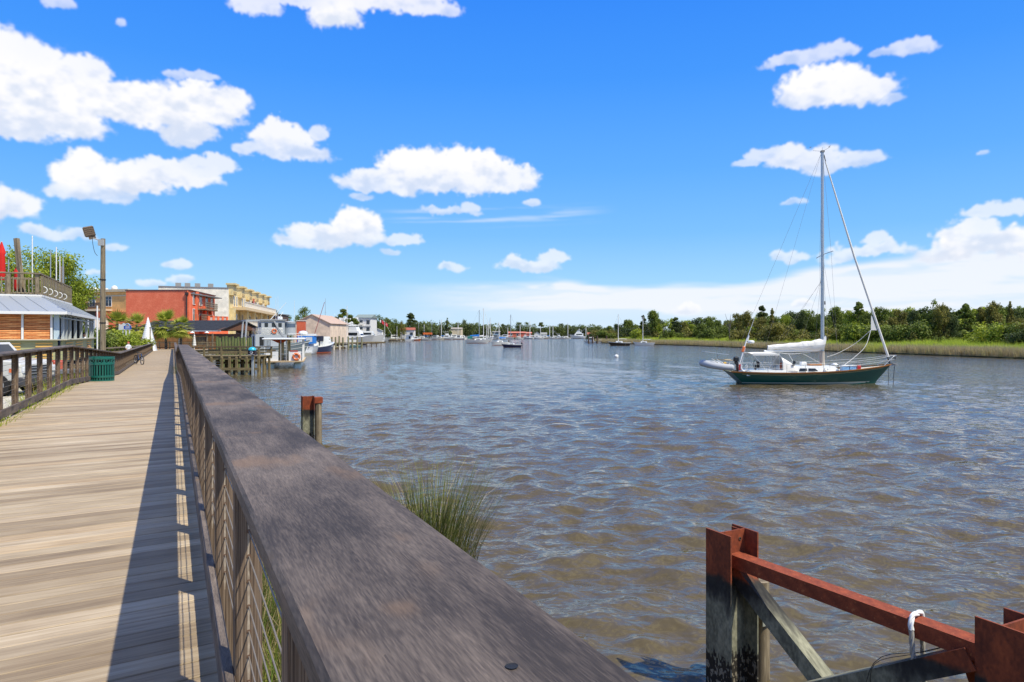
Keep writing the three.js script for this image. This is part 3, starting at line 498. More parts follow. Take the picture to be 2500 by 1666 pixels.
const nth = new Map(); const U1 = ['', 'first', 'second', 'third', 'fourth', 'fifth', 'sixth', 'seventh', 'eighth', 'ninth', 'tenth', 'eleventh', 'twelfth', 'thirteenth', 'fourteenth', 'fifteenth', 'sixteenth', 'seventeenth', 'eighteenth', 'nineteenth', 'twentieth'], ORD = Array.from({ length: 40 }, (_, i) => i === 0 ? 'leftmost ' : i < 20 ? U1[i + 1] + ' ' : 'twenty-' + U1[i - 19] + ' ');
function ordinal(key) { const n = nth.get(key) ?? 0; nth.set(key, n + 1); return n; }
// x, y of the top in the enlarged strip, half width, kind, tone
const topsR = [[15, 312, 26, 'tall', 'mid'], [62, 302, 28, 'oak', 'dark'], [130, 276, 42, 'tall', 'mid'], [210, 254, 24, 'pine', 'dark'], [268, 224, 44, 'tall', 'mid'], [300, 300, 30, 'oak', 'bright'], [390, 264, 32, 'pine', 'dark'], [440, 290, 36, 'oak', 'olive'], [480, 302, 34, 'oak', 'bright'], [530, 270, 40, 'tall', 'mid'], [590, 282, 30, 'oak', 'mid'], [632, 280, 30, 'oak', 'mid'], [668, 300, 36, 'cedar', 'olive'], [740, 240, 48, 'oak', 'olive'], [792, 232, 44, 'tall', 'olive'], [880, 198, 30, 'pine', 'dark'], [866, 262, 60, 'oak', 'olive'], [936, 214, 34, 'cedar', 'olive'], [1010, 252, 40, 'oak', 'bright'], [1055, 276, 34, 'oak', 'mid'], [1105, 230, 42, 'oak', 'dark'], [1170, 224, 32, 'tall', 'mid'], [1230, 210, 40, 'tall', 'mid'], [1292, 202, 50, 'tall', 'mid'], [1372, 226, 42, 'oak', 'bright'], [1420, 178, 40, 'pine', 'mid'], [1470, 240, 36, 'oak', 'mid'], [1550, 208, 54, 'oak', 'mid'], [1610, 260, 44, 'oak', 'olive'], [1652, 218, 44, 'oak', 'olive'], [1740, 228, 30, 'tall', 'dark'], [1790, 242, 38, 'oak', 'mid'], [1840, 162, 54, 'tall', 'mid'], [1902, 190, 46, 'oak', 'olive'], [1955, 262, 40, 'oak', 'dark'], [2025, 188, 46, 'pine', 'mid'], [2110, 208, 34, 'pine', 'olive'], [2182, 172, 44, 'tall', 'olive'], [2276, 174, 34, 'cedar', 'olive'], [2332, 268, 34, 'oak', 'olive'], [2400, 220, 50, 'oak', 'mid'], [2480, 190, 50, 'tall', 'dark']];
for (const [zx, zy, hw, kind, tone] of topsR) {
  const px = 1480 + zx / 2.307, py = 660 + zy / 2.307, d = lerpTab(bankD, px) * 1.10 + R(14, 30), h = hy(py, d) - 0.2, want = hw / 2.307 / F * d, base = { oak: 0.46, tall: 0.34, pine: 0.30, cedar: 0.22 }[kind] * h;
  const words = { mid: 'green', dark: 'dark green', bright: 'bright yellow-green', olive: 'olive green' }[tone], key = words + kind + where(px), n = ordinal(key);
  tree(kind, tone, at(px, d, 0.2), h, `${ORD[n] ?? ''}${words} ${KINDS[kind][2]} ${where(px)}`.replace('third', 'third'), { w: clamp(want / base, 0.6, 1.7), group: TREES_R, n: 4200, leaf: 0.027 });
}
for (let i = 0; i < 84; i++) {                                  // thicket in front of and between the trees
  const px = 1440 + i * 15 + R(-8, 8), d = lerpTab(bankD, px) * 1.07 + R(8, 26), h = R(3.2, 7.4), tone = pick(['mid', 'bright', 'olive', 'olive', 'mid', 'bright', 'dark']), words = { mid: 'green', dark: 'dark green', bright: 'bright yellow-green', olive: 'olive green' }[tone];
  const key = words + 'shrub' + where(px), n = ordinal(key);
  tree('shrub', tone, at(px, d, 0.1), h, `${ORD[n] ?? 'further '}${words} bush in the thicket ${where(px)}`, { w: R(0.75, 1.1), group: 'bushes of the thicket on the opposite bank', n: 1600, leaf: 0.05 });
}
for (let i = 0; i < 46; i++) {                                  // taller growth farther back fills the skyline
  const px = 1500 + i * 23 + R(-9, 9), d = lerpTab(bankD, px) * 1.16 + R(34, 60), h = (hy(lerpTab([[1480, 800], [1600, 782], [1750, 775], [1900, 762], [2100, 756], [2500, 752]], px) + R(-6, 10), d) - 0.2), kind = pick(['oak', 'oak', 'tall', 'pine']), tone = pick(['mid', 'olive', 'dark', 'mid', 'bright']), words = { mid: 'green', dark: 'dark green', bright: 'bright yellow-green', olive: 'olive green' }[tone], n = ordinal('back' + words + where(px));
  tree(kind, tone, at(px, d, 0.2), h, `${ORD[n]}${words} tree of the back row ${where(px)}`, { w: R(0.85, 1.15), group: TREES_R, n: 3200, leaf: 0.03 });
}
{ // dead trees
  const snag = (px, py, d, label) => { const h = hy(py, d), g = thing('dead_tree', label, 'tree', at(px, d, 0.2)), L = [rod(V(0, 0, 0), V(0.15, h * 0.62, 0), h * 0.022, h * 0.015, 7)]; for (const [a, y0, x, y] of [[0, 0.3, 0.26, 0.56], [1, 0.35, -0.1, 0.75], [2, 0.5, 0.12, 0.95], [3, 0.55, -0.16, 1.0], [4, 0.6, 0.02, 0.98]]) L.push(rod(V(0.1, h * y0, 0), V(h * x, h * y, R(-0.4, 0.4)), h * 0.012, h * 0.003, 5)); M('trunk', L, greyBark, g); };
  snag(1620, 790, 248, 'pale bare dead tree trunk at the marsh edge'); snag(1781, 768, 215, 'bare dead treetop above the olive thicket');
}
// far shore: x of the top, y, half width in picture pixels, depth, kind, tone
const topsF = [[672, 757, 13, 300, 'oak', 'dark'], [706, 770, 12, 300, 'oak', 'mid'], [748, 747, 18, 195, 'oak', 'mid'], [726, 768, 10, 260, 'tall', 'mid'], [800, 772, 9, 240, 'oak', 'dark'], [926, 768, 13, 330, 'oak', 'mid'], [945, 774, 15, 340, 'oak', 'mid'], [966, 778, 15, 345, 'oak', 'mid'], [980, 783, 14, 345, 'oak', 'olive'], [1003, 763, 20, 390, 'pine', 'dark'], [1018, 782, 14, 390, 'oak', 'far'], [1036, 791, 10, 420, 'oak', 'far'], [1049, 790, 8, 440, 'pine', 'far'], [1076, 791, 10, 450, 'oak', 'far'], [1092, 775, 12, 440, 'cedar', 'far'], [1117, 787, 9, 500, 'oak', 'far'], [1134, 780, 10, 500, 'oak', 'far'], [1152, 789, 10, 510, 'oak', 'far'], [1166, 787, 12, 510, 'oak', 'far'], [1184, 792, 12, 520, 'oak', 'far'], [1200, 791, 14, 520, 'oak', 'far'], [1228, 790, 9, 530, 'pine', 'far'], [1240, 792, 12, 530, 'oak', 'far'], [1268, 786, 15, 540, 'oak', 'far'], [1288, 786, 15, 540, 'oak', 'far'], [1304, 790, 10, 545, 'oak', 'far'], [1322, 787, 12, 550, 'pine', 'far'], [1348, 796, 12, 555, 'oak', 'far'], [1370, 789, 9, 560, 'tall', 'far'], [1384, 792, 8, 560, 'oak', 'far'], [1401, 794, 10, 565, 'oak', 'far'], [1428, 798, 12, 570, 'oak', 'far'], [1458, 802, 12, 575, 'oak', 'far'], [1478, 800, 10, 575, 'oak', 'far'], [1496, 800, 9, 580, 'oak', 'far']];
const TREES_F = 'trees along the far shore', whereF = (px) => px < 800 ? 'behind the docked boats' : px < 990 ? 'behind the marina docks' : px < 1130 ? 'by the beige warehouse on the far shore' : px < 1260 ? 'on the far shore behind the anchored boats' : 'on the far shore at the river bend';
for (const [px, py, hw, d, kind, tone] of topsF) {
  const h = hy(py, d) - 0.9, want = hw * d / F, base = { oak: 0.46, tall: 0.34, pine: 0.30, cedar: 0.22 }[kind] * h, key = kind + tone + whereF(px), n = ordinal(key);
  tree(kind, tone, at(px, d, 0.8), h, `${ORD[n] ?? ''}${tone === 'dark' ? 'dark ' : tone === 'olive' ? 'olive ' : ''}${KINDS[kind][2]} ${whereF(px)}`, { w: clamp(want / base, 0.6, 1.9), group: TREES_F, n: d > 400 ? 1100 : 2200, leaf: d > 400 ? 0.036 : 0.026 });
}
for (let i = 0; i < 78; i++) { const px = 905 + i * 7.7 + R(-4, 4), d = lerpTab([[900, 330], [1000, 410], [1200, 530], [1500, 590]], px) + R(-10, 16), n = ordinal('bank' + whereF(px)); tree('shrub', 'far', at(px, d, 0.7), R(6.5, 12.5), `${ORD[n] ?? 'further '}low bush ${whereF(px)}`, { w: R(0.75, 1.2), group: 'bushes along the far shore', n: 700, leaf: 0.06 }); }

// grass: a tuft of bent blades, instanced
function tuft(nb, h, spread, wid, segs, bend = 0.5) {
  const P = [], N = [];
  for (let b = 0; b < nb; b++) {
    const a = R(0, 6.28), r = spread * Math.sqrt(rnd()), bx0 = Math.cos(a) * r, bz0 = Math.sin(a) * r, hh = h * R(0.55, 1.08), ln = R(0.1, bend) * hh, la = a + R(-0.9, 0.9), pt = (t) => V(bx0 + Math.cos(la) * ln * t * t, hh * t * (1 - 0.12 * t * ln / hh), bz0 + Math.sin(la) * ln * t * t), sa = R(0, 3.14), sx = Math.cos(sa), sz = Math.sin(sa);
    for (let k = 0; k < segs; k++) { const t0 = k / segs, t1 = (k + 1) / segs, p = pt(t0), q = pt(t1), w0 = wid * (1 - t0 * 0.9) / 2, w1 = wid * (1 - t1 * 0.97) / 2; P.push(p.x - sx * w0, p.y, p.z - sz * w0, p.x + sx * w0, p.y, p.z + sz * w0, q.x + sx * w1, q.y, q.z + sz * w1, p.x - sx * w0, p.y, p.z - sz * w0, q.x + sx * w1, q.y, q.z + sz * w1, q.x - sx * w1, q.y, q.z - sz * w1); for (let m = 0; m < 6; m++) N.push(-sz * 0.7, 0.7, sx * 0.7); }
  }
  const g = new THREE.BufferGeometry(); g.setAttribute('position', new THREE.BufferAttribute(new Float32Array(P), 3)); return g;
}
const grassMat = mat([1, 1, 1], 0.85, { side: THREE.DoubleSide, transmission: 0.4, thickness: 0, specularIntensity: 0.3 });
function scatter(name, geo, list, m = grassMat) {               // list: [position, scale, turn, colour, lean]
  const im = new THREE.InstancedMesh(geo, m, list.length), o = new THREE.Object3D(); im.name = numbered(name); im.userData.kind = 'stuff'; im.castShadow = im.receiveShadow = true;
  list.forEach(([p, s, turn, c], i) => { o.position.copy(p); o.rotation.set(0, turn, 0); Array.isArray(s) ? o.scale.set(...s) : o.scale.setScalar(s); o.updateMatrix(); im.setMatrixAt(i, o.matrix); im.setColorAt(i, col(...c)); });
  scene.add(im); return im;
}
{
  const list = [], A = tuft(16, 1, 0.45, 0.055, 2, 0.45);
  const edge = RB.slice(1, 13);
  for (let i = 0; i < 24000; i++) {
    const k = 1 + Math.floor(rnd() * (edge.length - 2)), u = rnd(), a = edge[k], b = edge[Math.min(k + 1, edge.length - 1)], x = mix(a[0], b[0], u), t = mix(a[1], b[1], u), L = Math.hypot(b[0] - a[0], b[1] - a[1]), nx = (b[1] - a[1]) / L, nt = -(b[0] - a[0]) / L, far = rnd(), dist = far < 0.5 ? R(0.2, 5) : R(3, 26), s = nx * 1 > 0 ? 1 : -1;
    const px = x + nx * dist * 1, pt = t + nt * dist * 1, y = riseY(dist), q = fbm(x * 0.08 + 90, t * 0.08 + 90, 17, 3), green = sstep(1.5, 8, dist + (q - 0.5) * 22), v = R(0.8, 1.2);
    const c = mix3([0.50, 0.41, 0.24], pick([[0.55, 0.64, 0.06], [0.66, 0.72, 0.07], [0.46, 0.58, 0.06]]), clamp(green + R(-0.25, 0.25))).map((z) => z * v);
    list.push([V(px, y, -pt), [1.2, R(1.0, 1.9) * (0.75 + 0.5 * q) * (dist < 3 ? 1.05 : 0.95), 1.2], R(0, 6.28), c]);
  }
  scatter('marsh_grass', A, list);
}
{ // shore under the railing
  const A = tuft(30, 0.9, 0.16, 0.011, 4, 0.75), list = [];
  for (let i = 0; i < 2600; i++) { const t = 0.6 + 44 * Math.pow(rnd(), 1.6), x = 0.36 + 2.3 * Math.pow(rnd(), 1.1), e = sstep(2.9, 1.6, x); if (rnd() > e) continue; const y = mix(1.1, -0.3, sstep(0.2, 3.4, x)), v = R(0.75, 1.25), dry = rnd(); list.push([V(x, y, -t), R(0.7, 1.25), R(0, 6.28), (dry < 0.2 ? [0.42, 0.34, 0.17] : dry < 0.6 ? [0.20, 0.23, 0.035] : [0.13, 0.19, 0.03]).map((z) => z * v)]); }
  scatter('shore_grass', A, list);
}
function clump(p, n, h, spread, label, lean = 0) {
  const g = thing('grass_clump', label, 'grass', p), part = (k, c0, c1, hh, bend, w, name) => { const P = [], N = [], C = []; for (let b = 0; b < k; b++) { const a = R(0, 6.28), r = 0.28 * spread * Math.sqrt(rnd()), x0 = Math.cos(a) * r, z0 = Math.sin(a) * r, H = hh * R(0.5, 1.05), ln = (0.12 + bend * r / (0.28 * spread) * R(0.3, 1)) * H, la = a + R(-0.5, 0.5), cc = mix3(c0, c1, rnd()), sag = bend > 1 ? R(0.4, 1.2) : 0.15; const sx = -Math.sin(la), sz = Math.cos(la), pt = (t) => V(x0 + Math.cos(la) * ln * Math.pow(t, 1.5) + lean * t * t, H * (t - sag * t * t * t * 0.5), z0 + Math.sin(la) * ln * Math.pow(t, 1.5)); const S2 = 6; for (let s = 0; s < S2; s++) { const t0 = s / S2, t1 = (s + 1) / S2, q0 = pt(t0), q1 = pt(t1), w0 = w * (1 - t0 * 0.85), w1 = w * (1 - t1 * 0.95); const f = [[q0, -w0], [q0, w0], [q1, w1], [q0, -w0], [q1, w1], [q1, -w1]]; for (const [q, ww] of f) { P.push(q.x + sx * ww, q.y, q.z + sz * ww); N.push(Math.cos(la) * -0.5, 0.8, Math.sin(la) * -0.5); C.push(...cc); } } } const ge = new THREE.BufferGeometry(); ge.setAttribute('position', new THREE.BufferAttribute(new Float32Array(P), 3)); ge.setAttribute('color', new THREE.BufferAttribute(new Float32Array(C), 3)); M(name, ge, bladeMat, g); };
  part(Math.round(n * 0.75), [0.07, 0.10, 0.025], [0.16, 0.17, 0.04], h, 0.55, 0.0052, 'green_blades');
  part(Math.round(n * 0.17), [0.30, 0.23, 0.10], [0.45, 0.36, 0.19], h * 0.85, 0.9, 0.004, 'dry_blades');
  part(Math.round(n * 0.08), [0.5, 0.42, 0.26], [0.62, 0.54, 0.38], h * 0.95, 1.5, 0.003, 'bleached_blades');
  return g;
}
clump(at(1064, 10.6, 0.05), 1200, 1.8, 2.2, 'big clump of green marsh rush at the water beside the railing', 0.1);
clump(at(700, 19, 0.2), 60, 1.9, 2.4, 'thin tall grass stalks beside the lone rusty pile');
clump(at(655, 25, 0.2), 80, 1.9, 2.6, 'sparse tall grass beyond the railing near the dock');
clump(at(1010, 9.2, 0.2), 180, 1.0, 1.2, 'smaller tuft of rush against the boardwalk railing');

// ---------------------------------------------------------------- boats: x to the bow, y up from the waterline, z to starboard
const paint = (r, g, b, rough = 0.25) => mat([r, g, b], rough, { clearcoat: 0.5, clearcoatRoughness: 0.15 });
const gel = paint(0.80, 0.80, 0.77, 0.3), cream = paint(0.72, 0.66, 0.52, 0.4), hullGreen = mat([0.003, 0.082, 0.072], 0.34), navy = paint(0.012, 0.018, 0.07, 0.2), blackHull = paint(0.02, 0.017, 0.02, 0.3), greyHull = paint(0.20, 0.25, 0.27, 0.45), redPaint = paint(0.45, 0.06, 0.03, 0.4), orangeM = paint(0.75, 0.16, 0.03, 0.5), blueCanvas = mat([0.02, 0.20, 0.62], 0.85), tealCanvas = mat([0.03, 0.22, 0.20], 0.85), whiteCanvas = mat([0.78, 0.76, 0.71], 0.9), teak = mat([0.46, 0.18, 0.045], 0.5, { map: rep(softTex, 0.5, 0.5) }), darkGlass = mat([0.02, 0.025, 0.03], 0.06), alu = mat([0.52, 0.54, 0.56], 0.4, { metalness: 0.75 }), boot = paint(0.55, 0.62, 0.58, 0.4), tealPaint = paint(0.01, 0.30, 0.22, 0.4), gold = paint(0.6, 0.45, 0.2, 0.4), aluGrey = mat([0.42, 0.45, 0.47], 0.55), rubberGrey = mat([0.42, 0.44, 0.47], 0.7), redCanvas = mat([0.42, 0.07, 0.02], 0.9);
const beam = (p, u) => { const m = p.mid ?? 0.45; return u > m ? p.B * Math.pow(Math.max(0, 1 - Math.pow((u - m) / (1 - m), p.bowPow ?? 2.1)), 0.85) : p.B * mix(p.tr ?? 0.6, 1, 1 - Math.pow((m - u) / m, 2)); };
const hullPt = (p, u, y, side, out = 0) => { const s = p.sheer(u), f = clamp(y / s, 0, 1), xd = mix(p.L0, p.L1, u), xw = mix(p.w0, p.w1, u), fl = p.flare ?? 0.3, b = beam(p, u) * (y >= 0 ? (1 - fl) + fl * Math.pow(f, 0.7) : (1 - fl) * Math.max(0.15, 1 + y * 0.9)); return V(mix(xw, xd, f) + (u > 0.98 ? out : u < 0.02 ? -out : 0), y, side * (b + out)); };
function hullStrip(p, y0, y1, out = 0, n = 28, u0 = 0, u1 = 1) { return [-1, 1].map((s) => quadMesh(n, 5, (u, v) => { const w = mix(u0, u1, u); return hullPt(p, w, mix(y0(w), y1(w), v), s, out); }, s < 0)); }
function hullGeo(p, low = -0.45) { const g = hullStrip(p, () => low, (u) => p.sheer(u)); g.push(quadMesh(6, 6, (u, v) => hullPt(p, 0, mix(low, p.sheer(0), v), mix(-1, 1, u)), true)); return g; }
function deckGeo(p, drop = 0.06, u0 = 0, u1 = 1) { return quadMesh(24, 6, (u, v) => { const w = mix(u0, u1, u), q = hullPt(p, w, p.sheer(w), mix(-0.97, 0.97, v)); q.y -= drop - 0.05 * Math.cos((v - 0.5) * 3); return q; }, true); }
function cabinGeo(x0, x1, w0, w1, y0, y1, slope0 = 0.15, slope1 = 0.5, inset = 0.12) {  // trunk cabin with sloping ends
  const lo = [[x0, w0], [x1, w1]], P = [V(x0, y0, -w0), V(x1, y0, -w1), V(x1, y0, w1), V(x0, y0, w0), V(x0 + slope0, y1, -w0 + inset), V(x1 - slope1, y1, -w1 + inset), V(x1 - slope1, y1, w1 - inset), V(x0 + slope0, y1, w0 - inset)], F4 = [[0, 1, 5, 4], [2, 3, 7, 6], [1, 2, 6, 5], [3, 0, 4, 7], [4, 5, 6, 7]], pos = [];
  for (const [a, b, c, d] of F4) for (const k of [a, c, b, a, d, c]) pos.push(P[k].x, P[k].y, P[k].z);
  const g = new THREE.BufferGeometry(); g.setAttribute('position', new THREE.BufferAttribute(new Float32Array(pos), 3)); g.computeVertexNormals(); return prep(g);
}
function foldedSail(x0, x1, y, r0, r1, lumps = 9, s = 1) {       // sail bundled on its boom
  return quadMesh(26, 14, (u, v) => { const a = v * Math.PI * 2, r = mix(r0, r1, u) * (1 + 0.10 * Math.sin(u * lumps * 6 + a * 2) + 0.05 * Math.sin(u * 55 + a * 3)), x = mix(x0, x1, u); return V(x, y + Math.sin(a) * r * 1.25 + mix(r0, r1, u) * 0.6, Math.cos(a) * r * 0.75); }, s < 0);
}
const ring = (R0, r, arc = 6.2832, n = 18) => new THREE.TorusGeometry(R0, r, 8, n, arc).toNonIndexed();

// --- the green sailboat at anchor
const SB = at(1975, 51.2, 0);
{
  const p = { L0: -5.95, L1: 5.97, w0: -5.0, w1: 4.75, B: 1.75, tr: 0.62, mid: 0.42, sheer: (u) => 0.70 + 0.19 * Math.pow(1 - u, 2.4) + 0.68 * Math.pow(u, 2.3), flare: 0.34 };
  const b = thing('sailboat', 'dark green sailboat with white cabin and furled sails at anchor', 'sailboat', SB, -TH - 0.03);
  M('hull', hullGeo(p), hullGreen, b);
  M('boot_stripe', hullStrip(p, () => -0.16, (u) => 0.11 + 0.07 * u, 0.004), boot, b);
  M('bottom_paint', hullStrip(p, () => -0.4, (u) => -0.02 + 0.12 * sstep(0.72, 0.95, u), 0.008), tealPaint, b);
  M('toe_rail', hullStrip(p, (u) => p.sheer(u) - 0.07, (u) => p.sheer(u) + 0.05, 0.03), teak, b);
  M('gold_line', hullStrip(p, (u) => p.sheer(u) - 0.155, (u) => p.sheer(u) - 0.135, 0.006, 28, 0.05, 0.95), gold, b);
  M('deck', deckGeo(p), mat([0.6, 0.52, 0.40], 0.7), b);
  M('cabin', cabinGeo(-2.1, 2.3, 1.15, 0.75, 0.6, 1.30, 0.05, 0.7), gel, b); M('coaming', cabinGeo(-4.9, -1.9, 1.25, 1.2, 0.6, 1.0, 0.1, 0.1, 0.06), gel, b);
  for (const [x, w, sk] of [[-0.82, 0.58, 0.1], [-0.1, 0.58, -0.12]]) for (const s of [-1, 1]) M('cabin_window', prism([[-w / 2, -0.1], [w / 2 - Math.min(0, sk), -0.1], [w / 2 + Math.min(0, sk), 0.1], [-w / 2 + Math.max(0, sk), 0.1]], 0.02).rotateX(-s * 0.17).translate(x, 1.03, s * (1.025 - 0.075 * (x + 1))), darkGlass, b);
  for (const s of [-1, 1]) M('porthole', ring(0.1, 0.025).scale(1.3, 0.7, 1).translate(0.9, 1.06, s * 0.87), alu, b);
  // dodger and bimini
  M('dodger', quadMesh(12, 8, (u, v) => { const a = Math.PI * u, x = mix(-1.15, -2.25, v), h = mix(0.95, 2.0, Math.pow(v, 0.55)); return V(x, 0.95 + (h - 0.95) * Math.pow(Math.sin(a), 0.35), Math.cos(a) * 1.1); }), mat([0.78, 0.76, 0.71], 0.9, { side: THREE.DoubleSide }), b);
  for (const s of [-1, 1]) M('dodger_window', prism([[-1.62, 1.3], [-1.42, 1.35], [-1.36, 1.62], [-1.55, 1.72]], 0.01).translate(0, 0, s * 1.12), darkGlass, b);
  M('dodger_hoop', [wire([V(-2.3, 0.95, -1.1), V(-2.3, 1.9, -0.95), V(-2.3, 2.03, 0), V(-2.3, 1.9, 0.95), V(-2.3, 0.95, 1.1)], 0.025)], alu, b);
  M('bimini', quadMesh(10, 8, (u, v) => V(mix(-4.45, -2.5, u), 2.2 + 0.08 * Math.cos((v - 0.5) * 3) - 0.05 * Math.pow(Math.abs(u - 0.5) * 2, 3), mix(-1.05, 1.05, v)), false), mat([0.80, 0.78, 0.74], 0.9, { side: THREE.DoubleSide }), b);
  M('bimini_skirt', [1, -1].map((s) => bx(1.9, 0.16, 0.02, -3.45, 2.14, s * 1.05)), whiteCanvas, b);
  for (const s of [-1, 1]) { M('bimini_frame', [rod(V(-3.4, 0.95, s * 1.1), V(-4.4, 2.15, s * 1.03), 0.018), rod(V(-3.4, 0.95, s * 1.1), V(-2.55, 2.15, s * 1.03), 0.018), rod(V(-2.5, 0.95, s * 1.06), V(-2.5, 2.2, s * 1.03), 0.018)], alu, b); }
  M('wheel', [ring(0.36, 0.018).rotateY(Math.PI / 2).translate(-3.9, 1.35, 0), rod(V(-3.88, 0.8, 0), V(-3.88, 1.35, 0), 0.05)], blackM, b); M('binnacle', bx(0.18, 0.5, 0.18, -3.68, 1.35, 0, { c: 0.04 }), blackM, b);
  // rig
  M('mast', rod(V(1.0, 1.2, 0), V(0.98, 17.0, 0), 0.125, 0.105, 12), alu, b);
  M('mast_boot', [lathe([[0.22, 1.25], [0.19, 1.6], [0.17, 2.3], [0.20, 2.35]], 10).translate(0.96, 0, 0)], mat([0.42, 0.37, 0.31], 0.9), b);
  M('boom', rod(V(0.85, 2.42, 0), V(-3.25, 2.35, 0), 0.085, 0.075, 10), gel, b);
  M('mainsail_cover', [quadMesh(30, 16, (u, v) => { const a = v * Math.PI * 2, x = mix(1.13, -3.0, u), hh = mix(0.62, 0.2, Math.pow(u, 0.55)) * (u < 0.03 ? 1.15 : 1), fold = 1 + 0.07 * Math.sin(u * 26 + a * 3) + 0.04 * Math.sin(u * 60 - a * 2); return V(x + (u < 0.1 ? 0.1 * Math.sin(a) : 0), 2.5 + hh * 0.62 + Math.sin(a) * hh * 0.82 * fold, Math.cos(a) * mix(0.26, 0.13, u) * fold); }, true)], whiteCanvas, b);
  M('spreaders', [rod(V(0.95, 9.3, -1.0), V(1.0, 9.45, 0), 0.025), rod(V(1.0, 9.45, 0), V(1.35, 9.6, 1.0), 0.025)], alu, b);
  M('steaming_light', bx(0.1, 0.25, 0.1, 1.15, 5.9, 0), mat([0.2, 0.2, 0.2], 0.5), b);
  M('masthead_gear', [rod(V(0.98, 17.0, 0), V(0.98, 17.35, 0), 0.012), rod(V(0.3, 17.1, 0), V(0.98, 17.05, 0), 0.012), rod(V(0.98, 17.05, 0), V(1.55, 17.35, 0), 0.012), bx(0.18, 0.05, 0.02, 1.5, 17.4, 0, { rz: 0.7 }), bx(0.12, 0.05, 0.02, 0.12, 17.35, 0, { rz: 0.3 }), bx(0.22, 0.14, 0.3, 0.99, 17.03, 0)], mat([0.25, 0.25, 0.25], 0.5), b);
  M('furled_genoa', [rod(V(1.2, 16.3, 0), V(3.3, 9.3, 0), 0.045, 0.075, 8), rod(V(3.3, 9.3, 0), V(5.75, 1.95, 0), 0.075, 0.09, 8)], whiteCanvas, b);
  M('furler_drum', [rod(V(5.7, 1.95, 0), V(5.86, 1.45, 0), 0.05, 0.05), lathe([[0.02, 0], [0.14, 0.02], [0.14, 0.06], [0.05, 0.1], [0.14, 0.16], [0.02, 0.2]], 10).translate(5.8, 1.5, 0), rod(V(1.1, 16.8, 0), V(1.22, 16.3, 0), 0.035)], mat([0.06, 0.06, 0.06], 0.5), b);
  M('genoa_clew', [prism([[4.50, 3.9], [4.95, 3.88], [4.58, 4.95], [4.52, 4.95]], 0.02)], whiteCanvas, b);
  M('jib_sheets', [wire([V(4.5, 3.9, 0), V(3.9, 2.7, 0.4), V(3.0, 1.9, 0.6), V(2.2, 1.35, 0.8)], 0.02), wire([V(4.5, 3.9, 0), V(3.6, 2.95, -0.4), V(2.4, 2.2, -0.6), V(1.6, 1.9, -0.7)], 0.018)], whiteCanvas, b);
  const stays = []; for (const s of [-1, 1]) { stays.push(rod(V(1.5, 1.0, s * 1.55), V(1.2, 9.5, s * 1.0), 0.007, 0.007, 4), rod(V(1.2, 9.5, s * 1.0), V(1.0, 16.9, 0), 0.007, 0.007, 4), rod(V(1.75, 1.0, s * 1.5), V(1.02, 9.3, 0), 0.007, 0.007, 4), rod(V(0.9, 0.9, s * 1.55), V(1.0, 9.2, 0), 0.007, 0.007, 4)); }
  stays.push(rod(V(-5.8, 1.0, 0), V(0.95, 17, 0), 0.007, 0.007, 4), rod(V(-3.2, 2.5, 0), V(0.9, 16.9, 0), 0.006, 0.006, 4), rod(V(-2.4, 2.9, 0.1), V(0.95, 7.5, 0), 0.006, 0.006, 4), rod(V(-2.1, 2.9, 0.1), V(0.95, 7.6, 0), 0.006, 0.006, 4), rod(V(-0.6, 3.1, 0.12), V(0.95, 7.7, 0), 0.006, 0.006, 4));
  M('rigging', stays, steel, b);
  M('mainsheet', [wire([V(-2.6, 2.3, 0), V(-1.4, 2.15, 0.1), V(0.1, 2.28, 0.05)], 0.016), rod(V(-0.5, 2.15, 0.3), V(0.7, 1.5, 0.3), 0.012), rod(V(-1.5, 2.2, 0), V(-1.1, 1.4, 0.2), 0.012)], whiteCanvas, b);
  // deck gear
  M('dinghy_engine_box', [bx(0.42, 0.24, 0.4, -0.45, 1.45, 0.1, { c: 0.06 })], gel, b);
  M('dorade_vents', [lathe([[0.12, 1.2], [0.13, 1.34], [0.3, 1.36], [0.12, 1.46], [0.1, 1.5]], 10).translate(1.75, 0, 0.3)], gel, b);
  M('wooden_hatch', [bx(0.9, 0.12, 0.6, 0.35, 1.37, 0.1, { c: 0.03 })], teak, b);
  for (const [x, m, w] of [[2.15, paint(0.25, 0.48, 0.75, 0.4), 0.5], [2.68, paint(0.28, 0.52, 0.78, 0.4), 0.48]]) { const c = M('storage_bin', bx(w, 0.34, 0.4, x, 1.12, 1.0, { c: 0.03 }), m, b); M('bin_lid', bx(w + 0.04, 0.09, 0.44, x, 1.335, 1.0, { c: 0.02 }), gel, c); }
  M('red_canister', bx(0.32, 0.34, 0.34, 3.1, 1.18, 1.0, { c: 0.03 }), paint(0.62, 0.02, 0.02, 0.4), b);
  // lifelines
  const posts = []; for (const s of [-1, 1]) for (let i = 0; i <= 7; i++) { const u = 0.10 + i * 0.108, q = hullPt(p, u, p.sheer(u), s * 0.95); posts.push(rod(q, q.clone().add(V(0, 0.62, 0)), 0.013, 0.013, 5)); }
  M('stanchions', posts, steel, b);
  for (const s of [-1, 1]) for (const h of [0.34, 0.62]) M('lifeline', wire(Array.from({ length: 14 }, (_, i) => { const u = 0.04 + i / 13 * 0.94, q = hullPt(p, u, p.sheer(u), s * 0.95); return q.add(V(i === 13 ? 0.35 : 0, h * (i === 13 ? 1.15 : 1), 0)); }), 0.009, 4), whiteM, b);
  M('bow_pulpit', [wire([V(5.2, 1.3, 0.5), V(6.1, 2.02, 0.2), V(6.35, 2.05, 0), V(6.1, 2.02, -0.2), V(5.2, 1.3, -0.5)], 0.02)], alu, b);
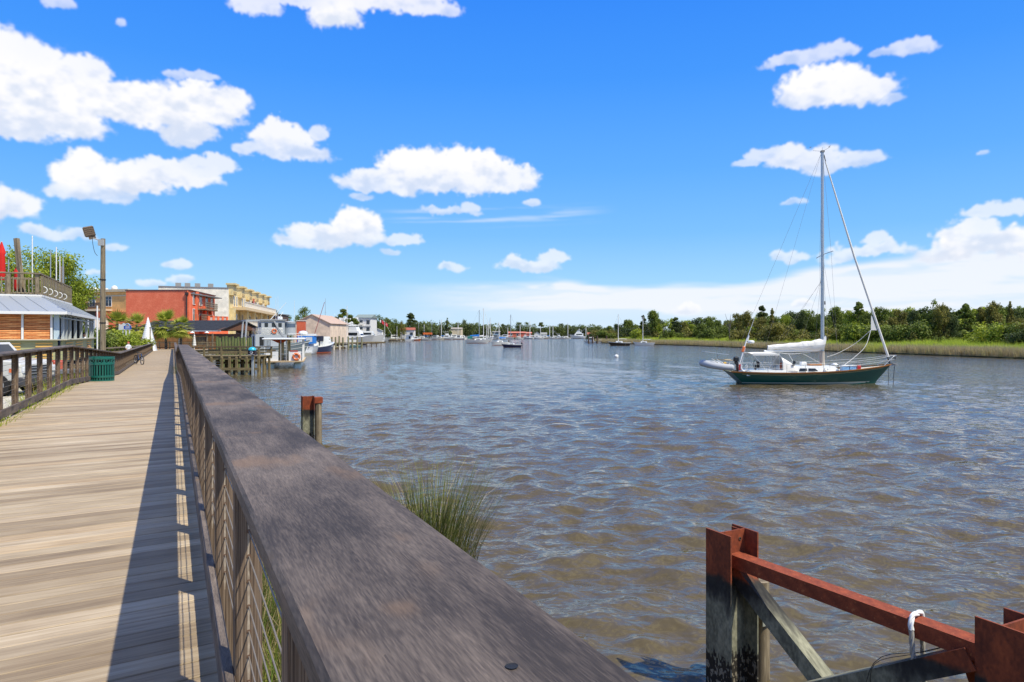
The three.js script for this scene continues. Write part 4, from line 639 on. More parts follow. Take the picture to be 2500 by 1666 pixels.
  M('anchor_roller', [bx(0.5, 0.1, 0.16, 6.05, 1.34, 0, { rz: 0.2 }), bx(0.4, 0.05, 0.3, 6.2, 1.42, 0, { rz: -0.3 })], mat([0.4, 0.4, 0.4], 0.5), b); M('bow_light', lathe([[0, -0.08], [0.08, 0], [0, 0.08]], 8).translate(6.25, 1.85, 0), blackM, b);
  M('anchor_rode', [rod(V(5.75, 1.25, 0.1), V(5.7, -0.2, 0.1), 0.018, 0.018, 5), rod(V(6.2, 1.3, 0), V(6.1, -0.2, 0), 0.022, 0.022, 5)], mat([0.06, 0.06, 0.06], 0.8), b);
  // stern
  M('radar_pole', [rod(V(-5.35, 1.0, 0.6), V(-4.62, 3.3, 0.4), 0.05, 0.045), rod(V(-4.62, 3.3, 0.4), V(-3.78, 5.5, 0.3), 0.018, 0.008, 6), rod(V(-5.05, 1.0, 0.2), V(-4.75, 2.6, 0.4), 0.03)], whiteM, b);
  M('radome', lathe([[0, 2.93], [0.2, 2.93], [0.24, 2.98], [0.24, 3.08], [0.18, 3.14], [0, 3.15]], 14).translate(-4.35, 0, 0.45), gel, b); M('radar_bracket', [rod(V(-4.7, 3.0, 0.42), V(-4.35, 2.93, 0.45), 0.025), rod(V(-4.6, 3.1, 0.4), V(-4.5, 3.5, 0.4), 0.06)], whiteM, b);
  M('rescue_sling', bx(0.2, 0.42, 0.16, -4.93, 2.5, 0.5, { rz: -0.3, c: 0.04 }), orangeM, b);
  M('stern_davits', [rod(V(-5.6, 0.95, 0.7), V(-6.9, 1.75, 0.7), 0.035), rod(V(-5.6, 0.95, -0.7), V(-6.9, 1.75, -0.7), 0.035), rod(V(-6.6, 1.6, 0), V(-6.7, 2.2, 0), 0.03)], alu, b);
  M('solar_panel', bx(1.75, 0.03, 1.1, -6.9, 2.22, 0.2, { rz: -0.13 }), mat([0.55, 0.6, 0.66], 0.3), b);
  const ob = M('outboard_motor', [bx(0.38, 0.4, 0.32, -5.52, 1.78, 0.75, { c: 0.09 }), bx(0.26, 0.2, 0.24, -5.52, 1.52, 0.75, { c: 0.05 }), bx(0.14, 0.6, 0.16, -5.45, 1.2, 0.75, { rz: 0.1 }), bx(0.3, 0.04, 0.16, -5.42, 0.98, 0.75)], mat([0.015, 0.017, 0.02], 0.3), b);
  M('horseshoe_buoy', [ring(0.24, 0.08, 4.6).rotateZ(2.4).scale(0.85, 1.15, 1).translate(-5.08, 1.2, 1.18)], gel, b); M('safety_bag', bx(0.14, 0.44, 0.14, -5.38, 1.2, 1.15, { c: 0.03 }), paint(0.55, 0.04, 0.03, 0.6), b);
  M('cockpit_cushions', [bx(0.5, 0.5, 0.1, -2.15, 1.3, 0.8)], mat([0.35, 0.09, 0.05], 0.9), b);
}
{ // the tender hangs on the davits
  const g = thing('inflatable_dinghy', 'grey inflatable dinghy hanging at the stern of the green sailboat', 'dinghy', SB, -TH - 0.03), y = 1.35;
  M('tube', [wire([V(-5.95, y - 0.17, 1.0), V(-6.7, y - 0.1, 1.0), V(-7.45, y + 0.02, 0.75), V(-7.75, y + 0.12, 0.1), V(-7.5, y + 0.06, -0.7), V(-6.7, y, -0.95), V(-5.95, y - 0.1, -0.95)], 0.245, 10, 40), new THREE.SphereGeometry(0.245, 10, 8).toNonIndexed().translate(-5.95, y - 0.17, 1.0), new THREE.SphereGeometry(0.21, 10, 8).toNonIndexed().translate(-5.95, y - 0.1, -0.95)], rubberGrey, g);
  M('floor', bx(1.6, 0.06, 1.4, -6.7, y - 0.14, 0, { rz: -0.08 }), mat([0.5, 0.5, 0.48], 0.7), g); M('transom', bx(0.06, 0.42, 1.6, -6.0, y - 0.05, 0), mat([0.62, 0.58, 0.48], 0.7), g);
  M('oars', [rod(V(-5.7, y + 0.33, 0.5), V(-6.9, y + 0.42, 0.6), 0.03), rod(V(-5.75, y + 0.38, 0.2), V(-7.0, y + 0.4, 0.3), 0.025)], mat([0.55, 0.42, 0.25], 0.7), g); M('fuel_can', bx(0.22, 0.2, 0.2, -6.3, y + 0.12, 0.6, { c: 0.04 }), paint(0.7, 0.4, 0.05, 0.5), g);
}

// --- smaller sailboats
function sailboat(label, px, py, L, o) {
  const d = 6188 / (py - 815), g = thing('sailboat', label, 'sailboat', at(px, d, 0), -TH + (o.turn ?? 0) + (o.left ? Math.PI : 0), o.group), h = L * (o.fb ?? 0.1), p = { L0: -L * 0.47, L1: L * 0.53, w0: -L * 0.4, w1: L * 0.42, B: L * 0.15, tr: 0.6, mid: 0.42, sheer: (u) => h * (0.9 + 0.12 * (1 - u) + 0.45 * u * u) };
  M('hull', hullGeo(p, -0.3), o.hull ?? gel, g); M('deck', deckGeo(p, 0.03), o.deck ?? gel, g); M('waterline_stripe', hullStrip(p, () => -0.2, () => h * 0.10, 0.006, 14), o.stripe ?? redPaint, g);
  M('sheer_stripe', hullStrip(p, (u) => p.sheer(u) - h * 0.16, (u) => p.sheer(u) + 0.03, 0.02, 14), o.rail ?? gel, g);
  M('cabin', cabinGeo(-L * 0.10, L * 0.22, L * 0.09, L * 0.06, h * 0.8, h * 1.55, 0.05, L * 0.06), gel, g);
  for (const s of [-1, 1]) M('cabin_window', bx(L * 0.16, h * 0.2, 0.02, L * 0.04, h * 1.22, s * L * 0.079), darkGlass, g);
  if (o.mast) {
    const mx = L * 0.08; M('mast', rod(V(mx, h, 0), V(mx, o.mast, 0), Math.max(0.075, d * 0.0005), Math.max(0.055, d * 0.0004), 7), o.mastMat ?? whiteM, g);
    M('boom', rod(V(mx, h * 2.3, 0), V(mx - L * 0.38, h * 2.25, 0), 0.07, 0.06, 6), whiteM, g);
    if (o.cover) M('sail_cover', foldedSail(mx, mx - L * 0.36, h * 2.3 + 0.08, L * 0.032, L * 0.018, 5, -1), o.cover, g);
    M('rigging', [rod(V(L * 0.51, h * 1.3, 0), V(mx, o.mast * 0.98, 0), o.furl ? 0.06 : 0.012, o.furl ? 0.04 : 0.012, 5), rod(V(-L * 0.46, h, 0), V(mx, o.mast, 0), 0.012, 0.012, 4), rod(V(mx, h, L * 0.14), V(mx, o.mast * 0.9, 0), 0.01, 0.01, 4), rod(V(mx, h, -L * 0.14), V(mx, o.mast * 0.9, 0), 0.01, 0.01, 4)], o.furl ? whiteCanvas : steel, g);
  }
  if (o.canopy) M('cockpit_canopy', [bx(L * 0.2, 0.08, L * 0.2, -L * 0.28, h * 2.4, 0), bx(L * 0.2, h * 0.8, 0.03, -L * 0.28, h * 1.9, L * 0.1)], o.canopy, g);
  if (o.motor) M('outboard_motor', [bx(0.4, 0.5, 0.35, -L * 0.44, h * 1.4, 0, { c: 0.08 }), bx(0.14, 0.9, 0.14, -L * 0.48, h * 0.6, 0)], blackM, g);
  M('stanchions', [-1, 1].flatMap((s) => [0.15, 0.35, 0.6, 0.85].map((u) => { const q = hullPt(p, u, p.sheer(u), s * 0.95); return rod(q, q.clone().add(V(0, 0.55, 0)), 0.015, 0.015, 4); })), steel, g);
  return g;
}
const A1 = 'sailboats anchored in mid river', A2 = 'sailboats at the river bend';
sailboat('small navy blue sailboat with white fenders in mid river', 1251, 848.5, 5.6, { hull: navy, left: true, mast: 8.7, mastMat: alu, motor: true, fb: 0.13, stripe: navy, group: A1 });
sailboat('white sailboat with blue boom cover behind the navy sailboat', 1222, 843.5, 6.6, { mast: 7.2, cover: blueCanvas, furl: true, group: A1, fb: 0.14, motor: true, left: true, turn: 0.5 });
sailboat('white sailboat with bright blue sail cover and teal canopy', 1165, 838.5, 9.6, { mast: 12.6, mastMat: alu, cover: blueCanvas, canopy: tealCanvas, group: A1, fb: 0.12 });
sailboat('white ketch behind the boat with the teal canopy', 1176, 835, 10, { mast: 15, cover: whiteCanvas, furl: true, group: A1 });
sailboat('black hulled sailboat with bare mast near the marsh point', 1514, 844.3, 6.9, { hull: blackHull, left: true, mast: 9.6, cover: null, stripe: blackHull, group: 'sailboats by the marsh point', fb: 0.13, turn: 0.05 });
sailboat('white hulled sailboat with bare mast beside the black one', 1574, 844.3, 6.5, { left: true, mast: 8.8, group: 'sailboats by the marsh point', fb: 0.13, stripe: gel, turn: -0.08 });
for (const [px, py, L, mast, label] of [[1268, 828.6, 6.2, 9.6, 'white sailboat nearest the red roofed sheds at the bend'], [1352, 827.8, 7.2, 9.6, 'white sailboat with furled jib in front of the tallest far pines'], [1385, 827.6, 6.0, 11.2, 'white sailboat next to the large white yacht'], [1429, 828, 5.5, 7.8, 'small white sailboat between the large yacht and the pile dock'], [1199, 829.5, 7, 13.2, 'white sailboat by the blue dockside pavilion'], [1186, 830, 7, 9, 'pale sailboat between the ketch and the pavilion'], [1318, 828, 6, 9, 'small sailboat behind the cream cruiser']]) sailboat(label, px, py, L, { mast, left: rnd() < 0.5, furl: rnd() < 0.6, cover: whiteCanvas, group: A2, turn: R(-0.3, 0.3) });

// --- motor boats
function motorboat(label, p, turn, L, o = {}) {
  const g = thing(o.name ?? 'motorboat', label, 'motorboat', p, turn, o.group), h = L * (o.fb ?? 0.13), pr = { L0: -L * 0.5, L1: L * 0.5, w0: -L * 0.48, w1: L * 0.36, B: L * (o.beam ?? 0.17), tr: 0.9, mid: 0.35, bowPow: 2.4, flare: 0.25, sheer: (u) => h * (0.8 + 0.55 * u * u) };
  M('hull', hullGeo(pr, -0.3), o.hull ?? gel, g); M('deck', deckGeo(pr, 0.05), o.deck ?? gel, g); M('waterline_stripe', hullStrip(pr, () => -0.2, () => h * 0.14, 0.006, 14), o.stripe ?? navy, g);
  M('rub_rail', hullStrip(pr, (u) => pr.sheer(u) - 0.08, (u) => pr.sheer(u) + 0.02, 0.03, 14), o.rail ?? gel, g);
  const w = L * (o.beam ?? 0.17) * 0.78, c0 = L * (o.c0 ?? -0.15), c1 = L * (o.c1 ?? 0.25), ch = o.ch ?? L * 0.16;
  if (o.cabin !== false) {
    M('cabin', cabinGeo(c0, c1, w, w * 0.75, h * 0.8, h * 0.9 + ch, 0.05, L * 0.09, 0.1), o.cabinMat ?? gel, g);
    for (const s of [-1, 1]) M('side_window', bx((c1 - c0) * 0.62, ch * 0.36, 0.03, mix(c0, c1, 0.43), h * 0.85 + ch * 0.62, s * w * 0.9, { ry: s * 0.05 }), darkGlass, g);
    M('windscreen', bx(0.04, ch * 0.45, w * 1.2, c1 - L * 0.055, h * 0.85 + ch * 0.62, 0, { rz: 0.62 }), darkGlass, g); M('cabin_door', bx(0.04, ch * 0.8, w * 0.5, c0 + 0.02, h * 0.9 + ch * 0.4, 0), o.door ?? darkGlass, g);
  }
  if (o.bridge) { M('flybridge', cabinGeo(c0 + 0.1 * L, c1 - 0.12 * L, w * 0.8, w * 0.65, h * 0.9 + ch, h * 0.9 + ch * 1.5, 0.05, 0.4, 0.05), gel, g); M('bridge_top', [bx(L * 0.2, 0.1, w * 1.4, mix(c0, c1, 0.4), h * 0.9 + ch * 2.3, 0, { c: 0.03 })], o.top ?? gel, g); M('bridge_posts', [-1, 1].flatMap((s) => [0.2, 0.6].map((u) => rod(V(mix(c0, c1, u), h + ch * 1.3, s * w * 0.6), V(mix(c0, c1, u), h * 0.9 + ch * 2.3, s * w * 0.6), 0.04, 0.04, 5))), gel, g); M('outriggers', [-1, 1].map((s) => rod(V(mix(c0, c1, 0.4), h + ch, s * w), V(c0 - L * 0.2, h + ch * 3.2, s * w * 1.6), 0.03, 0.02, 4)), gel, g); }
  if (o.canopy) { M('canopy', bx(L * 0.3, 0.08, w * 1.6, c0 - L * 0.08, h + ch * 1.0, 0, { c: 0.03 }), o.canopy, g); M('canopy_posts', [-1, 1].flatMap((s) => [-0.2, 0.05].map((u) => rod(V(c0 + L * u, h * 0.9, s * w * 0.75), V(c0 + L * u, h + ch, s * w * 0.75), 0.03, 0.03, 4))), alu, g); }
  if (o.outboard) M('outboard_motor', [bx(0.5, 0.6, 0.45, -L * 0.53, h * 1.25, 0, { c: 0.1 }), bx(0.2, 0.9, 0.2, -L * 0.52, h * 0.5, 0)], o.motorMat ?? blackM, g);
  M('bow_rail', [-1, 1].map((s) => wire([0.55, 0.7, 0.85, 0.97].map((u) => hullPt(pr, u, pr.sheer(u), s * 0.9).add(V(0, 0.5, 0))), 0.025, 4)), alu, g);
  return g;
}
const onWater = (px, py) => at(px, 6188 / (py - 815), 0), MAR = 'motor boats berthed along the marina', FARB = 'small boats moored on the far shore';
motorboat('white express cruiser at the end of the piling dock', onWater(902, 836), -TH + 2.9, 12.5, { group: MAR, beam: 0.15, ch: 1.3, fb: 0.12 });
motorboat('white sportfishing yacht with tower behind the piling dock', at(822, 205, 0), -TH + 2.4, 14, { bridge: true, group: MAR, fb: 0.16 });
motorboat('large white sportfishing yacht left of the white apartments', at(862, 225, 0), -TH - 0.2, 15, { bridge: true, group: MAR, fb: 0.16 });
motorboat('long white motor yacht in front of the white apartments', at(893, 260, 0), -TH + 0.1, 15, { ch: 2.3, group: MAR, fb: 0.17 });
motorboat('teal skiff with dark outboard by the small floating dock', onWater(856, 848), -TH + Math.PI + 0.2, 5.2, { hull: paint(0.25, 0.55, 0.48, 0.4), cabin: false, outboard: true, fb: 0.14, group: MAR });
motorboat('white dinghy with outboard alongside the small floating dock', onWater(838, 850), -TH + 0.4, 3.6, { cabin: false, outboard: true, fb: 0.15, group: MAR });
motorboat('grey cruiser beyond the express cruiser', onWater(929, 834), -TH + 0.3, 9, { hull: paint(0.5, 0.53, 0.55, 0.4), group: MAR });
motorboat('white trawler yacht with teal canopy near the flags', onWater(962, 832.5), -TH + 0.2, 11, { canopy: tealCanvas, group: MAR });
motorboat('white catamaran with blue cover seen from astern', onWater(1001, 833), -TH + 1.57, 9, { beam: 0.26, canopy: blueCanvas, ch: 1.7, group: MAR });
motorboat('orange hulled workboat beside the white catamaran', onWater(1015, 832), -TH + 0.1, 6, { hull: orangeM, ch: 1.5, group: MAR });
motorboat('pale skiff in front of the warehouse', onWater(1043, 831), -TH, 6, { cabin: false, outboard: true, group: MAR });
const adj = ['white cabin cruiser', 'white open runabout', 'cream cabin cruiser', 'white flybridge cruiser', 'white trawler'];
const marks = ['under the orange canopy', 'left of the beige warehouse', 'in front of the beige warehouse', 'right of the beige warehouse', 'below the string of dock lamps', 'left of the ketch', 'behind the ketch', 'left of the blue pavilion', 'right of the blue pavilion', 'below the red roofed shed', 'right of the red roofed shed', 'left of the small white houses', 'below the small white houses'];
[1030, 1056, 1072, 1090, 1108, 1122, 1138, 1156, 1210, 1234, 1290, 1300, 1330].forEach((px, i) => motorboat(`${adj[i % 5]} moored ${marks[i]}`, at(px, lerpTab([[1000, 385], [1100, 430], [1200, 470], [1350, 500]], px), 0), -TH + R(-0.5, 0.5) + (rnd() < 0.5 ? Math.PI : 0), R(7.5, 11), { hull: i % 5 === 2 ? cream : gel, bridge: i % 5 === 3, cabin: i % 5 !== 1, outboard: i % 5 === 1, group: FARB, stripe: pick([navy, redPaint, gel]) }));
const spot = ['nearest the orange canopy', 'just left of the warehouse', 'at the left warehouse window', 'at the middle of the warehouse', 'at the right warehouse end', 'just right of the warehouse', 'below the first dock lamps', 'below the last dock lamps', 'left of the twin masts', 'right of the twin masts', 'left of the pavilion', 'behind the pavilion', 'right of the pavilion', 'left of the long red shed', 'at the long red shed', 'at the short red shed', 'left of the white cottages', 'at the white cottages', 'right of the white cottages', 'left of the tall pines', 'right of the tall pines', 'left of the tiered yacht'];
[1026, 1038, 1050, 1064, 1080, 1098, 1104, 1116, 1128, 1146, 1190, 1206, 1222, 1242, 1256, 1282, 1296, 1312, 1326, 1340, 1364, 1376].forEach((px, i) => { const d = lerpTab([[1000, 398], [1100, 446], [1200, 486], [1400, 520]], px); i % 3 === 1 ? sailboat(`white ${i % 2 ? 'sloop' : 'cutter'} moored ${spot[i]}`, px, 815 + 6188 / d, R(7, 9), { mast: R(8, 13), cover: pick([whiteCanvas, blueCanvas]), furl: i % 2 === 0, left: i % 4 < 2, group: FARB, turn: R(-0.4, 0.4) }) : motorboat(`small white launch moored ${spot[i]}`, at(px, d, 0), -TH + R(-0.6, 0.6) + (i % 2) * Math.PI, R(6, 9.5), { bridge: i % 5 === 0, cabin: i % 4 !== 2, canopy: i % 4 === 2 ? gel : null, group: FARB, stripe: pick([navy, redPaint, gel]) }); });
{ // large yacht at the bend
  const g = motorboat('large white tiered motor yacht at the river bend', at(1411, 520, 0), -TH + Math.PI, 13, { bridge: true, ch: 1.9, fb: 0.17, c0: -0.3 }); M('upper_deck', cabinGeo(-1.6, 1.0, 1.2, 0.8, 5.0, 6.0, 0.3, 0.8), gel, g); M('radar_arch', [rod(V(-0.8, 6, 0), V(-1.1, 7.4, 0), 0.2, 0.1), bx(0.9, 0.2, 0.5, -1, 6.9, 0)], gel, g);
}
motorboat('weathered workboat tied to dark pilings near the marsh point', onWater(1440, 838), -TH + Math.PI, 4.9, { ch: 1.6, c0: -0.3, c1: 0.2, group: 'workboats at the pile dock', fb: 0.16, stripe: gel });
motorboat('canopied pontoon boat at the dark pilings near the marsh point', onWater(1471, 838), -TH, 3.6, { cabin: false, canopy: gel, group: 'workboats at the pile dock', fb: 0.16, stripe: gel });
{ // dark pilings of that dock
  const dk = mat([0.09, 0.06, 0.045], 0.9);
  for (const [px, i] of [[1437, 0], [1447, 1], [1458, 2], [1481, 3]]) tag(M('dock_piling', rod(V(0, -0.5, 0), V(0, hy(820, 268), 0), 0.3, 0.28, 8), dk), `dark dock piling, ${['first', 'second', 'third', 'fourth'][i]} from the left beside the workboats`, 'piling', 'dark pilings near the marsh point').position.copy(at(px, 268, 0));
}
{ // mooring buoy
  const g = thing('mooring_buoy', 'round white mooring buoy floating in mid river', 'buoy', onWater(1505, 872.5)); M('ball', new THREE.SphereGeometry(0.33, 20, 14).toNonIndexed().scale(1, 0.9, 1).translate(0, 0.12, 0), gel, g); M('ring', ring(0.06, 0.015).translate(0, 0.47, 0), steel, g);
}

// ---------------------------------------------------------------- land side: lot, docks, boats at the quay, buildings
struct('gravel_lot', bx(58, 0.5, 62, -31.9, 1.25, -6), mat([0.62, 0.57, 0.47], 0.95, { map: rep(softTex, 3, 3), bumpMap: rep(bumpOf(noiseTex), 0.7, 0.7), bumpScale: 0.02 }));
const place = (A, B) => { const d = B.clone().sub(A); return { turn: Math.atan2(-d.z, d.x), L: Math.hypot(d.x, d.z) }; };
const stern = Math.PI / 2 - TH;                                   // pointing away from the lens
const darkerBoard = mat([0.7, 0.64, 0.56], 0.9, { map: rep(greyWood, 2.2, 0.8, 0.3, 0.2) }), paleBoard = mat([1.05, 1.0, 0.92], 0.9, { map: rep(greyWood, 2.2, 0.8, 0.6, 0.5) }), greenWood = mat([0.55, 0.80, 0.38], 0.9, { map: rep(greyWood, 1.5, 0.5) }), mossWood = mat([0.92, 0.88, 0.62], 0.9, { map: rep(greyWood, 2, 0.7) });

{ // near dock: planked pier on piles
  const A = at(470, 62), B = at(634, 62), { turn, L } = place(A, B), g = thing('dock', 'greenish wooden dock on pilings beyond the boardwalk railing', 'dock', V(A.x, 0, A.z), turn), top = 1.62;
  for (let x = 0.1; x < L; x += 0.16) M('deck_board', bx(0.15, 0.05, 3.2, x, top, -1.6), mossWood, g);
  for (const z of [-0.1, -1.6, -3.1]) M('stringer', bx(L, 0.26, 0.08, L / 2, top - 0.16, z), mossWood, g);
  for (const z of [-0.04, -3.16]) { for (const y of [2.42]) M('rail_cap', bx(L + 0.1, 0.06, 0.24, L / 2, y, z), darkWood, g); for (const y of [2.12, 1.9]) M('rail_board', bx(L, 0.13, 0.04, L / 2, y, z), mossWood, g); }
  for (const f of [0.17, 0.43, 0.71, 0.985]) for (const z of [0.03, -3.2]) M('rail_post', bx(0.14, 1.0, 0.14, L * f, 1.95, z), mossWood, g);
  for (const f of [0.02, 0.15, 0.28, 0.43, 0.545, 0.665, 0.80, 0.90, 0.98]) for (const z of [0.06, -1.5, -3.0]) M('piling', bx(0.19, 2.3, 0.19, L * f + R(-0.1, 0.1), 0.42, z + R(-0.03, 0.03), { c: 0.02 }), mossWood, g);
  M('low_walers', [bx(L, 0.22, 0.07, L / 2, 0.5, 0.17), bx(L * 0.7, 0.2, 0.07, L * 0.6, 1.0, -1.4)], mossWood, g);
  M('ladder', [0, 1, 2, 3, 4].map((k) => bx(0.5, 0.05, 0.12, L * 0.30 + k * 0.12, 1.3 - k * 0.22, -0.6)), whiteM, g);
  const p = at(616, 60.4), s = thing('dock_dispenser', 'dark dispenser box with turquoise domed lid on the dock', 'dispenser', V(p.x, 0, p.z), turn);
  M('post', bx(0.16, 2.5, 0.16, 0, 0.8, -0.05), mat([0.32, 0.36, 0.38], 0.6), s); M('box', bx(0.62, 0.46, 0.42, 0, 1.99, 0.05, { c: 0.03 }), mat([0.03, 0.015, 0.02], 0.5), s); M('domed_lid', lathe([[0.33, 2.2], [0.32, 2.3], [0.22, 2.44], [0, 2.5]], 16).translate(0, 0, 0.05), paint(0.02, 0.42, 0.55, 0.4), s); M('shelf', bx(0.56, 0.05, 0.46, 0, 1.82, 0.05), mat([0.4, 0.4, 0.4], 0.5), s);
  M('round_emblem', [new THREE.CylinderGeometry(0.13, 0.13, 0.012, 20).rotateX(Math.PI / 2).translate(0, 2.02, 0.27)], whiteM, s); M('emblem_mark', [ring(0.055, 0.014).translate(0, 2.02, 0.282), bx(0.03, 0.1, 0.01, 0.01, 2.02, 0.28)], mat([0.12, 0.14, 0.16], 0.6), s);
}
[[530, 822], [537, 825], [544, 822], [552, 821], [560, 824], [567, 822], [574, 826], [582, 823], [590, 825], [597, 823], [604, 826], [612, 824]].forEach(([px, py], i) => { const d = 73 + (i % 3) * 2.5, o = M('mooring_piling', metreUV(rod(V(0, -0.6, 0), V(R(-0.05, 0.05), hy(py, d), 0), R(0.15, 0.18), 0.14, 10), 1), greenWood); tag(o, `${['first', 'second', 'third', 'fourth', 'fifth', 'sixth', 'seventh', 'eighth', 'ninth', 'tenth', 'eleventh', 'twelfth'][i]} green stained piling from the left behind the dock`, 'piling', 'green pilings behind the dock').position.copy(at(px, d)); });

{ // tour boat seen from astern
  const g = thing('tour_boat', 'white canopied tour catamaran with orange life ring seen from astern', 'tour boat', at(692, 73), stern + 0.27);
  for (const s of [-1, 1]) M('pontoon', [bx(11, 0.9, 0.75, 5.6, 0.2, s * 1.35, { c: 0.2 })], paint(0.45, 0.6, 0.58, 0.5), g);
  M('deck_platform', bx(11.6, 0.14, 4.1, 5.5, 0.72, 0), mat([0.50, 0.37, 0.22], 0.7), g);
  for (const s of [-1, 1]) { M('stern_panel', bx(0.08, 0.98, 1.25, 0, 1.28, s * 1.15), gel, g); M('side_panel', bx(10, 0.98, 0.06, 5.2, 1.28, s * 1.86), gel, g); }
  M('stern_frame', [bx(0.1, 2.3, 0.1, -0.02, 1.9, -0.28), bx(0.1, 2.3, 0.1, -0.02, 1.9, 0.28), bx(0.06, 0.06, 0.6, -0.02, 1.5, 0)], mat([0.3, 0.3, 0.3], 0.6), g);
  M('name_board', bx(0.03, 0.2, 0.85, -0.05, 1.9, -1.2), mat([0.12, 0.10, 0.07], 0.7), g); M('red_trim', bx(0.04, 0.12, 0.8, -0.05, 1.82, 1.05), redPaint, g);
  M('roof', bx(11.4, 0.14, 4.3, 5.4, 3.08, 0.02, { c: 0.04 }), gel, g); M('red_awning', prism([[-1.0, 3.0], [0.8, 3.0], [0.2, 2.68], [-0.3, 2.66]], 0.4).rotateY(-Math.PI / 2).translate(0.6, 0, -0.3), redCanvas, g);
  for (const x of [0.1, 2.3, 4.5, 6.7, 8.9]) for (const s of [-1, 1]) M('roof_post', rod(V(x, 0.8, s * 1.88), V(x, 3.05, s * 1.9), 0.035), gel, g);
  M('side_rails', [1.95, 2.3].flatMap((y) => [-1, 1].map((s) => rod(V(0.1, y, s * 1.88), V(9, y, s * 1.88), 0.03, 0.03, 6))), gel, g);
  M('tan_column', [bx(0.5, 2.2, 0.55, 2.6, 1.9, -0.35), bx(0.5, 2.2, 0.32, 2.2, 1.9, 0.45)], mat([0.52, 0.42, 0.22], 0.7), g);
  M('bench', [bx(7, 0.12, 0.9, 5, 1.25, -1.2), bx(7, 0.12, 0.9, 5, 1.25, 1.2)], mat([0.35, 0.5, 0.45], 0.7), g);
  const l = M('life_ring', ring(0.30, 0.115, 6.2832, 24).rotateY(Math.PI / 2).translate(-0.16, 1.22, 1.28), orangeM, g); M('rope_bands', [0, 1, 2, 3].map((k) => ring(0.118, 0.022, 6.2832, 10).rotateY(0).translate(0, 0, 0).applyMatrix4(new THREE.Matrix4().makeRotationX(k * Math.PI / 2 + 0.78).multiply(new THREE.Matrix4().makeTranslation(0, 0.30, 0)).multiply(new THREE.Matrix4().makeRotationX(0)))).map((q) => q.translate(-0.16, 1.22, 1.28)), gel, l);
  M('pale_lettering', [bx(0.01, 0.06, 0.7, -0.045, 1.36, -1.15)], mat([0.55, 0.6, 0.6], 0.6), g);
}
